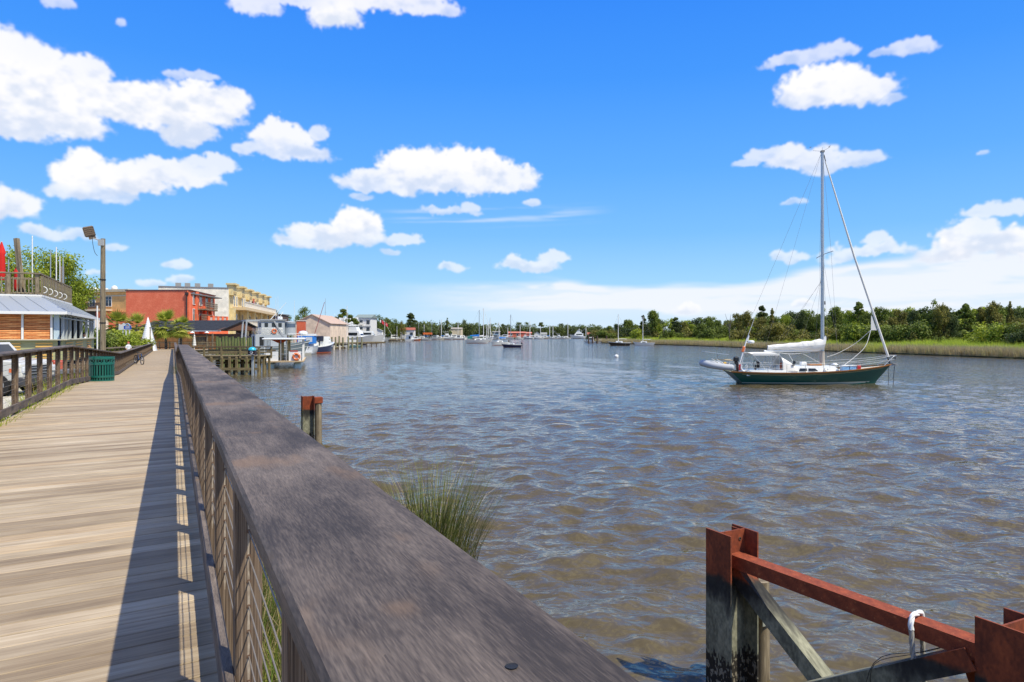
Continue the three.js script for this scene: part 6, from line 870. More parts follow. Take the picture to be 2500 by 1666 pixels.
// ---------------------------------------------------------------- bar pavilion on the left
{
  const g = thing('bar_pavilion', 'open air bar pavilion with metal roof, cedar shutters and roof deck', 'building', V(-5.3, 0, -40.6)), cedarT = woodTex(512, 256, 5, 10, S(176, 96, 44), S(226, 146, 82), S(246, 186, 122), { s: 240 }), cedar = [0, 1, 2].map((i) => mat([1, 0.95, 0.9].map((k) => k * (1 - i * 0.12)), 0.7, { map: rep(cedarT, 1.5, 0.6, i * 0.3, i * 0.4) })), met = mat([0.34, 0.37, 0.40], 0.55, { metalness: 0.15 }), greyP = mat([0.42, 0.46, 0.48], 0.6), olive = mat([0.42, 0.42, 0.22], 0.8), slatY = mat([0.85, 0.50, 0.13], 0.7);
  // local: x to the right of the corner, z towards the viewer
  M('floor', bx(19, 0.3, 17, -9.4, 1.75, -8), oldWood, g);
  const eave = 4.70;
  M('white_post', [-0.06, -1.24, -2.42, -3.6, -4.78].map((x) => bx(0.09, 1.4, 0.1, x, 4.0, 0.02)), whiteM, g);
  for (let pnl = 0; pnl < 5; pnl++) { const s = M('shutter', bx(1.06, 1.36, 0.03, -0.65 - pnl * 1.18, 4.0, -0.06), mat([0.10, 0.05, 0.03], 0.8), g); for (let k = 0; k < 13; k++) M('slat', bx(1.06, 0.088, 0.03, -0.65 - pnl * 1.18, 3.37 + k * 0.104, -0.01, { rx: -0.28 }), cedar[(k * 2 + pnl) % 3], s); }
  M('corner_panel', bx(0.24, 1.4, 0.08, 0.14, 4.0, -0.04), mat([0.45, 0.56, 0.62], 0.6), g);
  const slatWall = (x0, x1, z0, z1, m, s) => { const side = Math.abs(x1 - x0) < 0.01, n = 7; for (let k = 0; k < n; k++) M('counter_slat', side ? bx(0.03, 0.06, Math.abs(z1 - z0), x0, 2.32 + k * 0.14, (z0 + z1) / 2) : bx(Math.abs(x1 - x0), 0.075, 0.03, (x0 + x1) / 2, 2.32 + k * 0.14, z0), m, s); };
  const low = M('counter_wall', [bx(7, 1.15, 0.1, -3.3, 2.75, 0.06), bx(0.1, 1.15, 15, 0.36, 2.75, -7.5)], olive, g);
  slatWall(0.0, -0.7, 0.14, 0.14, slatY, low); slatWall(-1.3, -2.7, 0.14, 0.14, slatY, low); slatWall(-3.3, -4.8, 0.14, 0.14, slatY, low); slatWall(0.44, 0.44, -0.9, -3.6, slatY, low); slatWall(0.44, 0.44, -5, -8, slatY, low); slatWall(0.44, 0.44, -10.5, -13, slatY, low);
  M('counter_top', [bx(7.4, 0.05, 0.4, -3.3, 3.34, 0.1), bx(0.42, 0.05, 15.2, 0.4, 3.34, -7.4)], mat([0.5, 0.47, 0.36], 0.7), g);
  for (const z of [-0.3, -1.5, -3.0, -5.3, -8.0, -10.8, -13.2, -14.6]) M('grey_post', bx(0.13, 1.4, 0.13, 0.36, 4.0, z), greyP, g); M('header_beam', [bx(0.16, 0.16, 15, 0.36, 4.62, -7.5), bx(0.1, 0.06, 15, 0.36, 4.42, -7.5)], greyP, g);
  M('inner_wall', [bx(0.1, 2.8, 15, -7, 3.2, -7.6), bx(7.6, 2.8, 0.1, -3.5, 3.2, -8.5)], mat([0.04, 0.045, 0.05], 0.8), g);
  for (const z of [-7, -10]) M('inner_screen', bx(1.0, 1.2, 0.06, -1.6, 3.9, z), mat([0.55, 0.6, 0.3], 0.8), g); M('bar_equipment', [bx(0.7, 0.9, 0.6, -0.9, 3.0, -1.6), lathe([[0.22, 3.4], [0.24, 3.9], [0.1, 4.0]], 10).translate(-0.8, 0, -2.0)], mat([0.3, 0.33, 0.35], 0.4), g);
  // hip roof of standing-seam metal, drawn as its slopes with seams
  const e0 = V(-19, eave, 0.36), e1 = V(0.62, eave, 0.36), e2 = V(0.62, eave, -16.2), t0 = V(-19, 5.62, -3.7), t1 = V(-1.05, 5.62, -3.7), t2 = V(-1.05, 5.62, -16.2);
  const slope = (a, b, c, d) => { const ge = new THREE.BufferGeometry(), n = V(0, -0.1, 0), P = []; const q = [a, b, c, d], r = q.map((v) => v.clone().add(n)); const f = (i, j, k) => [i, j, k].forEach((v) => P.push(v.x, v.y, v.z)); f(q[0], q[1], q[2]); f(q[0], q[2], q[3]); f(r[0], r[2], r[1]); f(r[0], r[3], r[2]); for (let i = 0; i < 4; i++) { const j = (i + 1) % 4; f(q[i], r[i], r[j]); f(q[i], r[j], q[j]); } ge.setAttribute('position', new THREE.BufferAttribute(new Float32Array(P), 3)); ge.computeVertexNormals(); return prep(ge); };
  const r1 = M('metal_roof', slope(e0, e1, t1, t0), met, g), r2 = M('metal_roof', slope(e1, e2, t2, t1), met, g);
  for (let k = 1; k < 26; k++) { const u = k / 26, a = e0.clone().lerp(e1, u), b = t0.clone().lerp(t1, u); M('roof_seam', bar(a.add(V(0, 0.015, 0)), b.add(V(0, 0.015, 0)), 0.02, 0.012), met, r1); } for (let k = 1; k < 26; k++) { const u = k / 26, a = e1.clone().lerp(e2, u), b = t1.clone().lerp(t2, u); M('roof_seam', bar(a.add(V(0, 0.015, 0)), b.add(V(0, 0.015, 0)), 0.02, 0.012), met, r2); }
  M('fascia', [bx(19.7, 0.14, 0.05, -9.2, eave - 0.05, 0.39), bx(0.05, 0.14, 17, 0.65, eave - 0.05, -7.7)], whiteM, g); M('flashing', [bx(18, 0.1, 0.08, -10, 5.66, -3.66), bx(0.08, 0.1, 12.4, -1.01, 5.66, -9.9)], trimW, g);
  M('roof_deck', bx(18, 0.1, 12.5, -10.1, 5.58, -10), oldWood, g);
  const bm = [oldWood, darkerBoard, oldWood, paleBoard], pickBoard = (k) => bm[(k * 7 + 3) % 4];
  const rl = M('roof_railing', [bx(18, 0.07, 0.26, -10.05, 6.84, -3.8), bx(0.26, 0.07, 12.6, -1.15, 6.84, -9.9), bx(18, 0.1, 0.05, -10.05, 6.55, -3.8), bx(18, 0.1, 0.05, -10.05, 5.78, -3.8), bx(0.05, 0.1, 12.6, -1.15, 5.78, -9.9)], oldWood, g);
  for (let k = 0; k < 64; k++) M('picket', bx(0.05, 0.85, 0.03, -1.4 - k * 0.17, 6.2, -3.76), oldWood, rl); for (const x of [-1.2, -2.45, -5.6, -8.8]) M('railing_post', bx(0.2, 1.2, 0.15, x, 6.22, -3.76), oldWood, rl);
  for (let k = 0; k < 40; k++) M('deck_board', bx(0.03, R(1.0, 1.1), 0.26, -1.04 + (k % 2) * 0.035, 6.22, -3.95 - k * 0.305), pickBoard(k), rl);
  for (const z of [-4.3, -6.2, -8.1, -10, -12]) M('pipe_bracket', new THREE.TorusGeometry(0.17, 0.025, 6, 12, Math.PI).toNonIndexed().rotateZ(-Math.PI / 2).translate(-1.0, 6.0, z), whiteM, g);
  for (const [x, z, h, r, m] of [[-1.5, -4.3, 8.9, 0.03, whiteM], [-2.6, -4.6, 7.6, 0.03, alu], [-1.3, -9.0, 8.6, 0.03, alu], [-1.2, -10.5, 9.0, 0.035, whiteM], [-1.2, -12, 8.6, 0.03, whiteM], [-1.1, -12.6, 8.5, 0.035, alu]]) M('pole', rod(V(x, 5.6, z), V(x, h, z), r, r, 6), m, g);
  M('timber_pole', bar(V(-1.95, 5.6, -4.4), V(-2.25, 8.75, -4.6), 0.2, 0.2), oldWood, g); M('timber_pole', bx(0.2, 2.4, 0.2, -1.3, 6.9, -14), oldWood, g);
}
for (const [x, z, i] of [[-7.5, -45.2, 0], [-8.35, -46, 1]]) { const g = thing('parasol', ['folded red parasol beside the leaning timber on the roof deck', 'tall folded red parasol at the left end of the roof deck'][i], 'parasol', V(x, 5.64, z), 0, 'folded red parasols on the roof deck'); M('pole', rod(V(0, 0, 0), V(0, i ? 3 : 2, 0), 0.03), whiteM, g); M('folded_canopy', lathe([[0.13, i ? 0.9 : 0.3], [0.2, i ? 1.3 : 0.5], [0.16, i ? 2.3 : 1.2], [0.2, i ? 2.4 : 1.3], [0.02, i ? 3 : 1.7]], 9), mat([0.62, 0.015, 0.012], 0.85), g); }
tree('oak', 'bright', at(26, 61, 1.0), hy(588, 61) - 1.4, 'bright green tree rising behind the left of the roof deck', { n: 15000, leaf: 0.0125, w: 0.85, bark: greyBark }); tree('oak', 'bright', at(112, 60, 1.0), hy(600, 60) - 1.3, 'bright green tree behind the roof deck corner', { n: 15000, leaf: 0.0125, w: 0.9, bark: greyBark }); tree('oak', 'mid', at(172, 64, 1.0), hy(655, 64) - 1.2, 'lower green tree behind the far end of the roof deck', { n: 9000, leaf: 0.017, w: 0.6, bark: greyBark });
{ // lamp post
  const p = at(250, 34, 1.0), g = thing('lamp_post', 'tall weathered wooden pole with a square floodlight', 'lamp post', p, -TH), H = hy(583, 34) - 1; M('pole', metreUV(rod(V(0, 0, 0), V(0.02, H, 0), 0.145, 0.10, 12), 1), oldWood, g); M('bracket', [wire([V(0, H - 0.15, 0.05), V(-0.3, H - 0.02, 0.06), V(-0.52, H + 0.02, 0.06)], 0.03), bx(0.26, 0.3, 0.1, -0.02, H - 0.2, 0.1)], mat([0.4, 0.4, 0.38], 0.6), g);
  const f = M('floodlight', [bx(0.46, 0.5, 0.28, 0, 0, 0, { c: 0.04 }), bx(0.3, 0.16, 0.2, 0.05, -0.3, 0)], mat([0.16, 0.11, 0.07], 0.6), g); f.position.set(-0.62, H + 0.34, 0.06); f.rotation.set(0.1, 0.5, 0.22); M('lens', bx(0.02, 0.4, 0.24, -0.235, 0, 0), mat([0.35, 0.33, 0.28], 0.15), f); M('fins', [0, 1, 2, 3, 4].map((k) => bx(0.4, 0.02, 0.3, 0.03, -0.18 + k * 0.09, 0)), mat([0.10, 0.07, 0.05], 0.6), f);
  M('loose_wire', wire([V(-0.45, H + 0.2, 0.1), V(-0.42, H - 0.25, 0.1), V(-0.3, H - 0.7, 0.12), V(-0.18, H - 0.85, 0.12)], 0.012), blackM, g); M('straps', [0.72, 0.43].map((k) => lathe([[0.142, 0], [0.142, 0.06]], 12).translate(0, H * k, 0)), blackM, g); M('conduit', rod(V(-0.2, 0, 0.1), V(-0.2, H * 0.55, 0.1), 0.035), whiteM, g);
}

// ---------------------------------------------------------------- houses along the far shore
const roofRed = mat([0.35, 0.10, 0.06], 0.85), sidingPink = plaster(0.88, 0.70, 0.56), greyRoof = mat([0.33, 0.34, 0.33], 0.85, { map: rep(softTex, 2, 2) });
function house(label, pxa, pxb, d, eavePy, ridgePy, o = {}) {          // gabled or hipped house facing the river
  const A = at(pxa, d), B = at(pxb, d + (o.skew || 0)), { turn, L } = place(A, B), base = o.base ?? 0.9, g = thing(o.name ?? 'house', label, 'building', V(A.x, base, A.z), turn, o.group), E = hy(eavePy, d) - base, Rg = hy(ridgePy, d) - base, D = o.depth ?? L * 0.7;
  M('wall', o.gable ? prism([[0, 0], [L, 0], [L, E], [L / 2, Rg], [0, E]], D).translate(0, 0, -D / 2) : bx(L, E, D, L / 2, E / 2, -D / 2), o.wall ?? trimW, g);
  if (o.gable) for (const s of [0, 1]) M('roof', bar(V(s ? L + 0.3 : -0.3, E - 0.1, 0), V(L / 2, Rg + 0.12, 0), D + 0.6, 0.16).translate(0, 0, -D / 2), o.roof ?? greyRoof, g);
  else M('roof', prism([[0.4, E], [-D / 2, Rg], [-D - 0.4, E]], L + 0.6).rotateY(-Math.PI / 2).translate(L / 2, 0, 0), o.roof ?? greyRoof, g);
  (o.windows || []).forEach(([u, y, w, h]) => windowOn(g, L * u, y, w, h, 0.02, { bars: 0 })); return g;
}
house('pink gabled boathouse behind the docked cruisers', 716, 806, 182, 790, 769, { gable: true, wall: sidingPink, roof: mat([0.5, 0.36, 0.28], 0.8), depth: 20 });
{ const A = at(724, 168), g = thing('brick_annex', 'small brick block in front of the pink boathouse', 'building', V(A.x, 0.9, A.z), -TH + 0.2); M('wall', bx(1.9, hy(784, 168) - 0.9, 3, 0.95, (hy(784, 168) - 0.9) / 2, -1.5), mat([0.75, 0.62, 0.55], 0.9, { map: rep(brickTex, 5.2, 4.9) }), g); M('coping', bx(2.1, 0.15, 3.2, 0.95, hy(784, 168) - 0.85, -1.5), trimW, g); }
{ // white apartments with stepped facade, pale wing with sloping roof
  const d = 268, m = d / F, A = at(868, d), B = at(905, d), { turn, L } = place(A, B), H = hy(776, d) - 0.9, g = thing('apartment_building', 'white three storey apartment building with grey green roof on the shore', 'building', V(A.x, 0.9, A.z), turn);
  M('wall', bx(L, H, 12, L / 2, H / 2, -6), trimW, g); M('roof', prism([[0.5, H], [-6, H + 1.4], [-12.5, H]], L + 0.8).rotateY(-Math.PI / 2).translate(L / 2, 0, 0), mat([0.22, 0.27, 0.25], 0.8), g);
  for (let f = 0; f < 3; f++) { const y = H * (0.2 + f * 0.3); M('floor_band', bx(L + 0.1, 0.3, 0.3, L / 2, y + 1.35, 0.15), trimW, g); for (const u of [0.12, 0.36, 0.82]) windowOn(g, L * u, y, u < 0.2 ? 0.9 : 1.3, 1.6, 0, { bars: 0 }); M('balcony_rail', bx(L * 0.32, 0.7, 0.08, L * 0.36, y - 0.5, 0.6), trimW, g); }
  const w = house('pale shingled building wing behind the leaning tree', 808, 868, 262, 796, 775, { wall: plaster(0.66, 0.66, 0.62), roof: mat([0.52, 0.53, 0.52], 0.8), windows: [[0.3, 3.2, 1.2, 1.4], [0.6, 3.2, 1.2, 1.4]] });
}
{ const g = thing('brown_building', 'dark brown building behind the cream balconies', 'building', at(660, 235, 1), -TH); M('wall', bx(7, hy(770, 235) - 1, 8, 0, (hy(770, 235) - 1) / 2, -4), mat([0.09, 0.055, 0.045], 0.8), g); M('roof_slab', bx(7.6, 0.3, 8.6, 0, hy(769, 235) - 0.9, -4), mat([0.12, 0.09, 0.08], 0.8), g); }
house('white cottage with red roof in the marina', 978, 1011, 368, 806, 800, { roof: roofRed, windows: [[0.25, 2.6, 1, 1.2], [0.8, 2.6, 1.6, 1.6]] }); house('tiny white gabled hut by the flag mast', 908, 932, 325, 808, 803, { gable: true, depth: 4 });
house('long beige warehouse on the far shore', 1043, 1126, 452, 803, 800, { wall: plaster(0.72, 0.60, 0.42), roof: mat([0.42, 0.36, 0.3], 0.8), depth: 14, windows: [[0.18, 2, 2, 1.6], [0.45, 2, 2, 1.6], [0.7, 3, 1.4, 1.6]] });
{ const d = 402, g = thing('boat_canopy', 'orange canopy on dark posts beside the warehouse', 'canopy', at(1044, d, 0.6), -TH); M('canopy', prism([[-2.6, 0], [2.6, 0], [2.4, 1.1], [-2.4, 1.1]], 3).translate(0, hy(817, d) - 0.6, 0), orangeM, g); for (let k = 0; k < 6; k++) M('post', bx(0.25, hy(817, d) - 0.2, 0.25, -2.3 + k * 0.92, (hy(817, d) - 0.9) / 2, 1.3), ironM, g); }
{ const d = 470, g = thing('pavilion', 'small blue dockside pavilion with flat white roof', 'pavilion', at(1212, d, 0.6), -TH), y = hy(810, d) - 0.6; M('roof', bx(5.6, 0.4, 4, 0, y, 0), trimW, g); M('cabin', bx(4.2, 2.2, 3, 0, y - 1.4, 0), mat([0.25, 0.36, 0.45], 0.6), g); for (const x of [-2.4, 2.4]) M('post', bx(0.2, y, 0.2, x, y / 2, 1.6), trimW, g); M('window_band', bx(3.6, 0.8, 0.05, 0, y - 1.0, 1.52), glassM, g); }
house('long red shed on the far shore', 1240, 1282, 512, 813, 810, { wall: mat([0.62, 0.14, 0.08], 0.8), roof: mat([0.6, 0.2, 0.14], 0.8), windows: [[0.2, 2, 1.4, 1.4], [0.55, 2, 1.4, 1.4]] }); house('shorter red shed right of the long one', 1284, 1298, 515, 814, 811, { wall: mat([0.6, 0.16, 0.1], 0.8), roof: mat([0.55, 0.2, 0.14], 0.8) });
house('white cottage left of the pair on the far shore', 1304, 1319, 532, 816, 811, { gable: true, roof: greyRoof, depth: 6, group: 'small white cottages on the far shore' }); house('white cottage right of the pair on the far shore', 1320, 1335, 534, 817, 812, { roof: greyRoof, depth: 6, group: 'small white cottages on the far shore' }); house('small white house left of the marsh point', 1435, 1447, 560, 817, 812, { depth: 5, roof: roofRed, windows: [[0.5, 1.4, 1.4, 1]] });
// leaning tree by the apartments
{ const d = 205, g = thing('leaning_tree', 'dark leaning tree in front of the pale shingled wing', 'tree', at(841, d, 0.9)), H = hy(755, d) - 0.9, cl = [[-2.6, 0.72, 0], [-1.2, 0.8, 0.4], [0.2, 0.86, -0.4], [1.6, 0.78, 0.2], [2.8, 0.68, 0], [-3.4, 0.62, 0.3], [-0.4, 0.95, 0], [0.9, 0.66, 0.6], [-2, 0.6, -0.5], [3.4, 0.6, 0.2]].map(([x, y, z]) => [x * CT, H * y, x * ST + z, 1.0, 0.6, 0.9]); M('trunk', [rod(V(0, 0, 0), V(-0.7, H * 0.6, -0.3), 0.28, 0.2, 8), ...cl.map((c) => rod(V(-0.6, H * 0.5, -0.2), V(c[0], c[1], c[2]), 0.1, 0.03, 5))], barkMat, g); M('crown', leaves(cl, 4200, 0.2, GREEN.mid), leafMat, g); }

// ---------------------------------------------------------------- litter bin, bicycle, parked vehicles
{
  const p = at(246, 22.3), g = thing('litter_bin', 'round green slatted litter bin against the land side railing', 'litter bin', V(p.x, deckY(-p.z) + 0.002, p.z)), gr = paint(0.003, 0.115, 0.085, 0.35), r = 0.37; g.position.y += 0.0;
  for (let k = 0; k < 30; k++) { const a = k / 30 * 6.2832, s = M('slat', bx(0.045, 0.58, 0.008, 0, 0.33, r, { c: 0.002 }), gr, g); s.rotation.y = a; }
  for (const [y, h, rr] of [[0.02, 0.05, 0.372], [0.155, 0.07, 0.38], [0.56, 0.07, 0.38], [0.74, 0.08, 0.385]]) M('hoop', lathe([[rr, y - h / 2], [rr + 0.006, y - h / 2], [rr + 0.006, y + h / 2], [rr, y + h / 2], [rr, y - h / 2]], 40), gr, g);
  for (let k = 0; k < 10; k++) { const a = k / 10 * 6.2832, s = M('scroll_ring', ring(0.05, 0.011, 6.2832, 14).translate(0, 0.65, 0.376), gr, g); s.rotation.y = a; const q = M('upper_strap', bx(0.05, 0.16, 0.008, 0, 0.65, 0.375), gr, g); q.rotation.y = a + 0.314; }
  M('liner', lathe([[0.3, 0.03], [0.32, 0.7], [0.31, 0.7], [0.29, 0.04]], 24), mat([0.01, 0.012, 0.012], 0.7), g);
}
{
  const p = at(339, 46.3), dir = V(0.40, 0, 0.92).normalize(), y = deckY(-p.z), g = thing('bicycle', 'blue bicycle parked on the boardwalk beside the land side railing', 'bicycle', V(p.x, y, p.z), Math.atan2(-dir.z, dir.x)), fr = paint(0.01, 0.09, 0.30, 0.25), w = 0.30;
  g.rotation.x = 0.06;
  for (const x of [-0.5, 0.5]) { const t = M('wheel', [ring(w - 0.025, 0.026, 6.2832, 28).translate(x, w, 0)], mat([0.015, 0.015, 0.015], 0.8), g); M('rim', ring(w - 0.055, 0.008, 6.2832, 28).translate(x, w, 0), alu, t); M('spokes', Array.from({ length: 14 }, (_, k) => rod(V(x, w, 0), V(x + Math.cos(k * 0.449) * (w - 0.055), w + Math.sin(k * 0.449) * (w - 0.055), 0), 0.0015, 0.0015, 3)), alu, t); M('hub', rod(V(x, w, -0.05), V(x, w, 0.05), 0.025), blackM, t); }
  const B = V(-0.05, 0.28, 0), Sx = V(-0.18, 0.66, 0), Hd = V(0.36, 0.72, 0), Hl = V(0.40, 0.60, 0); M('frame', [rod(B, Sx, 0.018), rod(Sx, Hd, 0.018), rod(B, Hl, 0.022), rod(Hd, Hl, 0.022), rod(B, V(-0.5, w, 0.04), 0.011), rod(B, V(-0.5, w, -0.04), 0.011), rod(Sx, V(-0.5, w, 0.04), 0.010), rod(Sx, V(-0.5, w, -0.04), 0.010)], fr, g); M('fork', [rod(Hl, V(0.5, w, 0.06), 0.014), rod(Hl, V(0.5, w, -0.06), 0.014)], alu, g);
  M('handlebar', [rod(Hd, V(0.34, 0.80, 0), 0.014), wire([V(0.3, 0.84, 0.28), V(0.35, 0.81, 0.1), V(0.35, 0.81, -0.1), V(0.3, 0.84, -0.28)], 0.012)], blackM, g); M('saddle', [rod(Sx, V(-0.2, 0.76, 0), 0.013), bx(0.24, 0.05, 0.13, -0.2, 0.78, 0, { c: 0.02 })], blackM, g); M('crank', [new THREE.CylinderGeometry(0.08, 0.08, 0.006, 18).toNonIndexed().rotateX(Math.PI / 2).translate(-0.05, 0.28, 0.05), rod(V(-0.05, 0.28, 0.07), V(0.08, 0.2, 0.07), 0.01), rod(V(-0.05, 0.28, -0.07), V(-0.18, 0.36, -0.07), 0.01), bx(0.08, 0.02, 0.08, 0.08, 0.2, 0.11), bx(0.08, 0.02, 0.08, -0.18, 0.36, -0.11)], blackM, g);
}
{ // pickup, front to the right
  const g = thing('pickup_truck', 'pale pickup truck parked on the gravel beyond the land side railing', 'truck', at(-52, 24.5, 1.5), -TH + 0.05), bp = paint(0.58, 0.57, 0.52, 0.3);
  M('body', prism([[-3.2, 0.55], [-3.2, 1.15], [-1.2, 1.18], [-0.9, 1.75], [0.45, 1.78], [0.95, 1.22], [1.75, 1.16], [1.95, 1.05], [2.0, 0.75], [2.0, 0.55]], 1.75, { bevel: 0.05 }), bp, g); M('side_windows', [1, -1].map((s) => prism([[-0.72, 1.24], [-0.68, 1.66], [0.4, 1.68], [0.78, 1.26]], 0.02).translate(0, 0, s * 0.93)), darkGlass, g); M('windscreen', bx(0.03, 0.66, 1.4, 0.76, 1.5, 0, { rz: 0.72 }), darkGlass, g);
  M('bumper', bx(0.25, 0.3, 1.95, 2.02, 0.5, 0, { c: 0.05 }), mat([0.05, 0.05, 0.055], 0.5), g); M('grille', bx(0.04, 0.34, 1.1, 2.06, 0.86, 0), mat([0.03, 0.035, 0.045], 0.3), g); for (let k = 0; k < 3; k++) M('grille_bar', bx(0.05, 0.035, 1.1, 2.07, 0.76 + k * 0.1, 0), alu, g);
  for (const s of [1, -1]) { M('headlight', bx(0.1, 0.22, 0.32, 2.04, 0.9, s * 0.74, { c: 0.02 }), mat([0.7, 0.72, 0.74], 0.1), g); M('turn_signal', bx(0.3, 0.13, 0.03, 1.78, 0.88, s * 0.93), orangeM, g); for (const x of [1.25, -2.1]) { const t = M('wheel', new THREE.CylinderGeometry(0.38, 0.38, 0.26, 22).toNonIndexed().rotateX(Math.PI / 2).translate(x, 0.38, s * 0.82), mat([0.012, 0.012, 0.012], 0.8), g); M('rim', new THREE.CylinderGeometry(0.22, 0.22, 0.02, 14).toNonIndexed().rotateX(Math.PI / 2).translate(x, 0.38, s * 0.955), alu, t); } } M('sill', bx(5.1, 0.2, 1.8, -0.6, 0.48, 0), mat([0.03, 0.03, 0.03], 0.7), g);
  const t = thing('flat_trailer', 'grey flat trailer parked right of the pickup truck', 'trailer', at(106, 28, 1.5), -TH + 0.08); M('bed', bx(2.1, 0.14, 1.5, 0, 0.62, 0), mat([0.16, 0.17, 0.19], 0.7), t); M('side_rail', [bx(2.1, 0.16, 0.05, 0, 0.42, 0.76), bx(2.1, 0.06, 0.05, 0, 0.26, 0.76)], mat([0.2, 0.21, 0.23], 0.7), t); for (const x of [-0.5, 0.4]) M('wheel', new THREE.CylinderGeometry(0.3, 0.3, 0.2, 18).toNonIndexed().rotateX(Math.PI / 2).translate(x, 0.3, 0.62), blackM, t);
  for (const [x, i] of [[-0.55, 0], [0.25, 1]]) { const c = thing('crate', ['orange red crate at the left of the flat trailer', 'orange red crate at the right of the flat trailer'][i], 'crate', at(106, 28, 2.19).add(V(x * CT, 0, x * ST)), -TH + 0.08, 'crates on the trailer'); M('box', bx(0.72, 0.34, 0.9, 0, 0.17, 0, { c: 0.02 }), paint(0.62, 0.13, 0.06, 0.6), c); M('rim', [bx(0.76, 0.05, 0.05, 0, 0.345, 0.44), bx(0.76, 0.05, 0.05, 0, 0.345, -0.44)], paint(0.55, 0.10, 0.05, 0.6), c); }
}
{ // weeds along the land side
  const A = tuft(22, 0.42, 0.2, 0.016, 3, 0.9), list = [];
  for (let i = 0; i < 520; i++) { const t = R(5, 36), far = rnd() < 0.55, x = far ? XL - R(0.22, 1.6) : XL - R(0.1, 0.4), v = R(0.8, 1.2); if (fbm(t * 0.5, x, 33, 3) < 0.47 && rnd() < 0.85) continue; list.push([V(x, 1.48, -t), [1.2, R(0.9, 2.2), 1.2], R(0, 6.28), (rnd() < 0.25 ? [0.5, 0.38, 0.10] : [0.30, 0.36, 0.03]).map((z) => z * v)]); }
  scatter('roadside_weeds', A, list);
  const kick = []; for (let i = 0; i < 26; i++) kick.push([V(XL + 0.1, DECK0 - 0.03, -(7 + i * 0.55 + R(-0.2, 0.2))), [0.8, R(0.25, 0.5), 0.8], R(0, 6), [0.34, 0.40, 0.03]]); scatter('deck_edge_weeds', A, kick);
}

// ---------------------------------------------------------------- people: one continuous body each
function person(label, p, turn, bones, colors) {                      // bones: [ax, ay, az, ra, bx, by, bz, rb, colour]
  const N = 44, mc = new MarchingCubes(N, whiteM, false, false, 60000); mc.isolation = 0; const half = 1.0;
  const f = mc.field, own = (x, y, z) => { let best = 9, k = 0; bones.forEach((b, i) => { const dx = b[4] - b[0], dy = b[5] - b[1], dz = b[6] - b[2], l = dx * dx + dy * dy + dz * dz + 1e-9, t = clamp(((x - b[0]) * dx + (y - b[1]) * dy + (z - b[2]) * dz) / l), d = Math.hypot(x - b[0] - dx * t, y - b[1] - dy * t, z - b[2] - dz * t) - mix(b[3], b[7], t); if (d < best) { best = d; k = i; } }); return [best, k]; };
  for (let k = 0; k < N; k++) for (let j = 0; j < N; j++) for (let i = 0; i < N; i++) { const c = (q) => (q / N * 2 - 1) * half; let s = 0; const x = c(i), y = c(j) + 0.9, z = c(k); for (const b of bones) { const dx = b[4] - b[0], dy = b[5] - b[1], dz = b[6] - b[2], l = dx * dx + dy * dy + dz * dz + 1e-9, t = clamp(((x - b[0]) * dx + (y - b[1]) * dy + (z - b[2]) * dz) / l), d = Math.hypot(x - b[0] - dx * t, y - b[1] - dy * t, z - b[2] - dz * t) - mix(b[3], b[7], t); s += Math.exp(-d * 45); } f[i + j * N + k * N * N] = Math.log(s + 1e-30) / 45; }
  mc.update(); const n = mc.count, P = new Float32Array(n * 3), C = new Float32Array(n * 3);
  for (let i = 0; i < n; i++) { const x = mc.positionArray[i * 3] * half, y = mc.positionArray[i * 3 + 1] * half + 0.9, z = mc.positionArray[i * 3 + 2] * half; P.set([x, y, z], i * 3); C.set(bones[own(x, y, z)[1]][8], i * 3); }
  const g = new THREE.BufferGeometry(); g.setAttribute('position', new THREE.BufferAttribute(P, 3)); g.setAttribute('color', new THREE.BufferAttribute(C, 3)); g.computeVertexNormals();
  const o = M('person', prep(g), mat([1, 1, 1], 0.8, { vertexColors: true, side: THREE.DoubleSide })); o.position.copy(p); o.rotation.y = turn; tag(o, label, 'person'); return o;
}
const SK = [0.42, 0.24, 0.16], HAIR = [0.025, 0.018, 0.014];
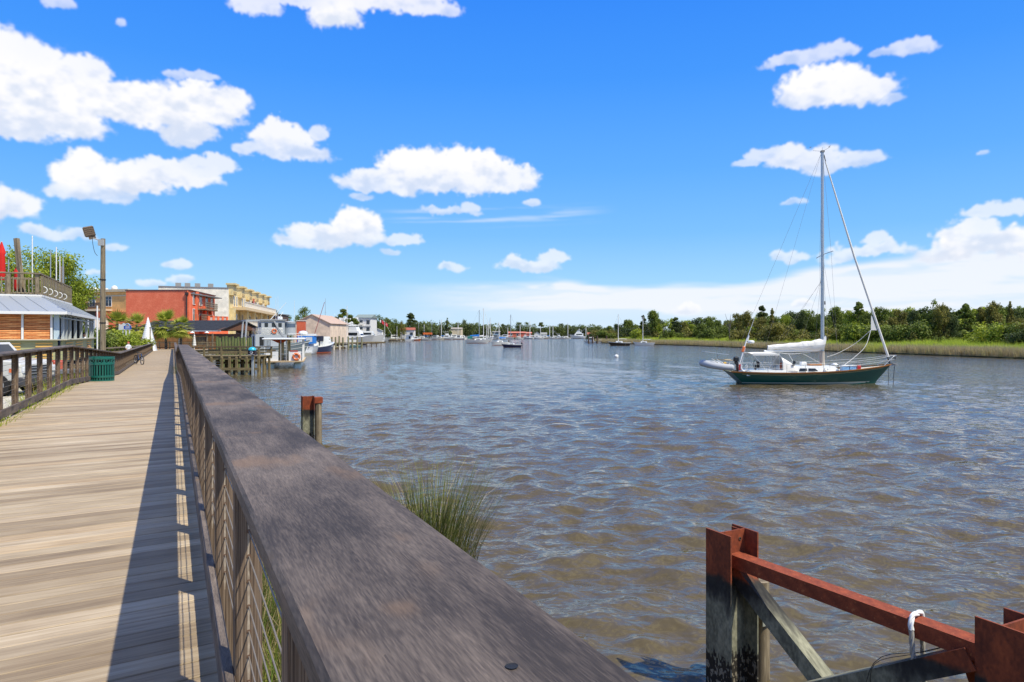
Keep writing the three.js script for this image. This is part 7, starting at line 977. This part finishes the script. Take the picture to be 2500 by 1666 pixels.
function standing(shirt, pants, o = {}) {
  const h = o.sit ? -0.38 : 0, Y = (y) => y + h, hip = Y(0.92), L = [];
  L.push([0, Y(1.05), 0, 0.14, 0, Y(1.36), 0, 0.155, shirt], [-0.1, Y(1.38), 0, 0.09, 0.1, Y(1.38), 0, 0.09, shirt], [0, hip, 0, 0.145, 0, Y(1.08), 0, 0.135, pants], [0, Y(1.46), 0, 0.055, 0, Y(1.52), 0.01, 0.055, SK], [0, Y(1.60), 0.015, 0.088, 0, Y(1.66), 0.0, 0.092, SK], [0, Y(1.66), -0.025, 0.095, 0, Y(1.70), -0.01, 0.088, o.hat ?? HAIR], [0, Y(1.60), 0.11, 0.016, 0, Y(1.575), 0.115, 0.014, SK], [-0.095, Y(1.62), 0, 0.02, -0.095, Y(1.6), 0, 0.02, SK], [0.095, Y(1.62), 0, 0.02, 0.095, Y(1.6), 0, 0.02, SK]);
  for (const s of [-1, 1]) {
    L.push([s * 0.19, Y(1.38), 0, 0.062, s * 0.24, Y(1.22), 0.0, 0.055, shirt], [s * 0.24, Y(1.22), 0, 0.046, s * 0.25, Y(1.12), 0.03, 0.042, SK], [s * 0.25, Y(1.1), 0.03, 0.042, s * 0.2, Y(o.sit ? 1.0 : 0.92), 0.2, 0.032, SK], [s * 0.2, Y(o.sit ? 1.0 : 0.92), 0.2, 0.035, s * 0.18, Y(o.sit ? 0.98 : 0.86), 0.28, 0.03, SK]);
    if (o.sit) L.push([s * 0.1, hip - 0.03, 0.02, 0.095, s * 0.12, hip - 0.02, 0.42, 0.07, pants], [s * 0.12, hip - 0.02, 0.42, 0.062, s * 0.12, 0.12, 0.44, 0.045, pants], [s * 0.12, 0.06, 0.4, 0.045, s * 0.12, 0.05, 0.56, 0.04, HAIR]);
    else L.push([s * 0.1, hip, 0, 0.095, s * 0.11, 0.5, 0.02, 0.065, pants], [s * 0.11, 0.48, 0.02, 0.06, s * 0.11, 0.1, -0.01, 0.042, o.shorts ? SK : pants], [s * 0.11, 0.05, -0.02, 0.045, s * 0.12, 0.04, 0.15, 0.04, HAIR]);
  }
  return L;
}
{
  const q = at(149, 38.5, 1.9); person('person in a light blue shirt seated behind the bar counter', V(q.x, 2.25, q.z), -TH + Math.PI - 0.4, standing([0.30, 0.42, 0.72], [0.05, 0.06, 0.1], { sit: true }));
  const q2 = at(188, 44.5); person('person in a red patterned shirt at the bar counter', V(q2.x, 1.92, q2.z), 2.2, standing([0.6, 0.05, 0.07], [0.08, 0.07, 0.07]));
  const q3 = at(205, 44.0); person('person in a white shirt and white shorts beside the bar', V(q3.x, 1.92, q3.z), 1.2, standing([0.72, 0.78, 0.82], [0.78, 0.78, 0.78], { shorts: true }));
  const q4 = at(313, 69, 1.05); person('person in a white shirt and red cap behind the ramp fence', V(q4.x, 1.05, q4.z), 0.5, standing([0.75, 0.78, 0.82], [0.12, 0.14, 0.2], { hat: [0.5, 0.03, 0.03] }));
  const pf = struct('bar_forecourt', bx(2.6, 0.3, 8, -3.7, 1.77, -49), oldWood);
}

renderer.render(scene, camera);
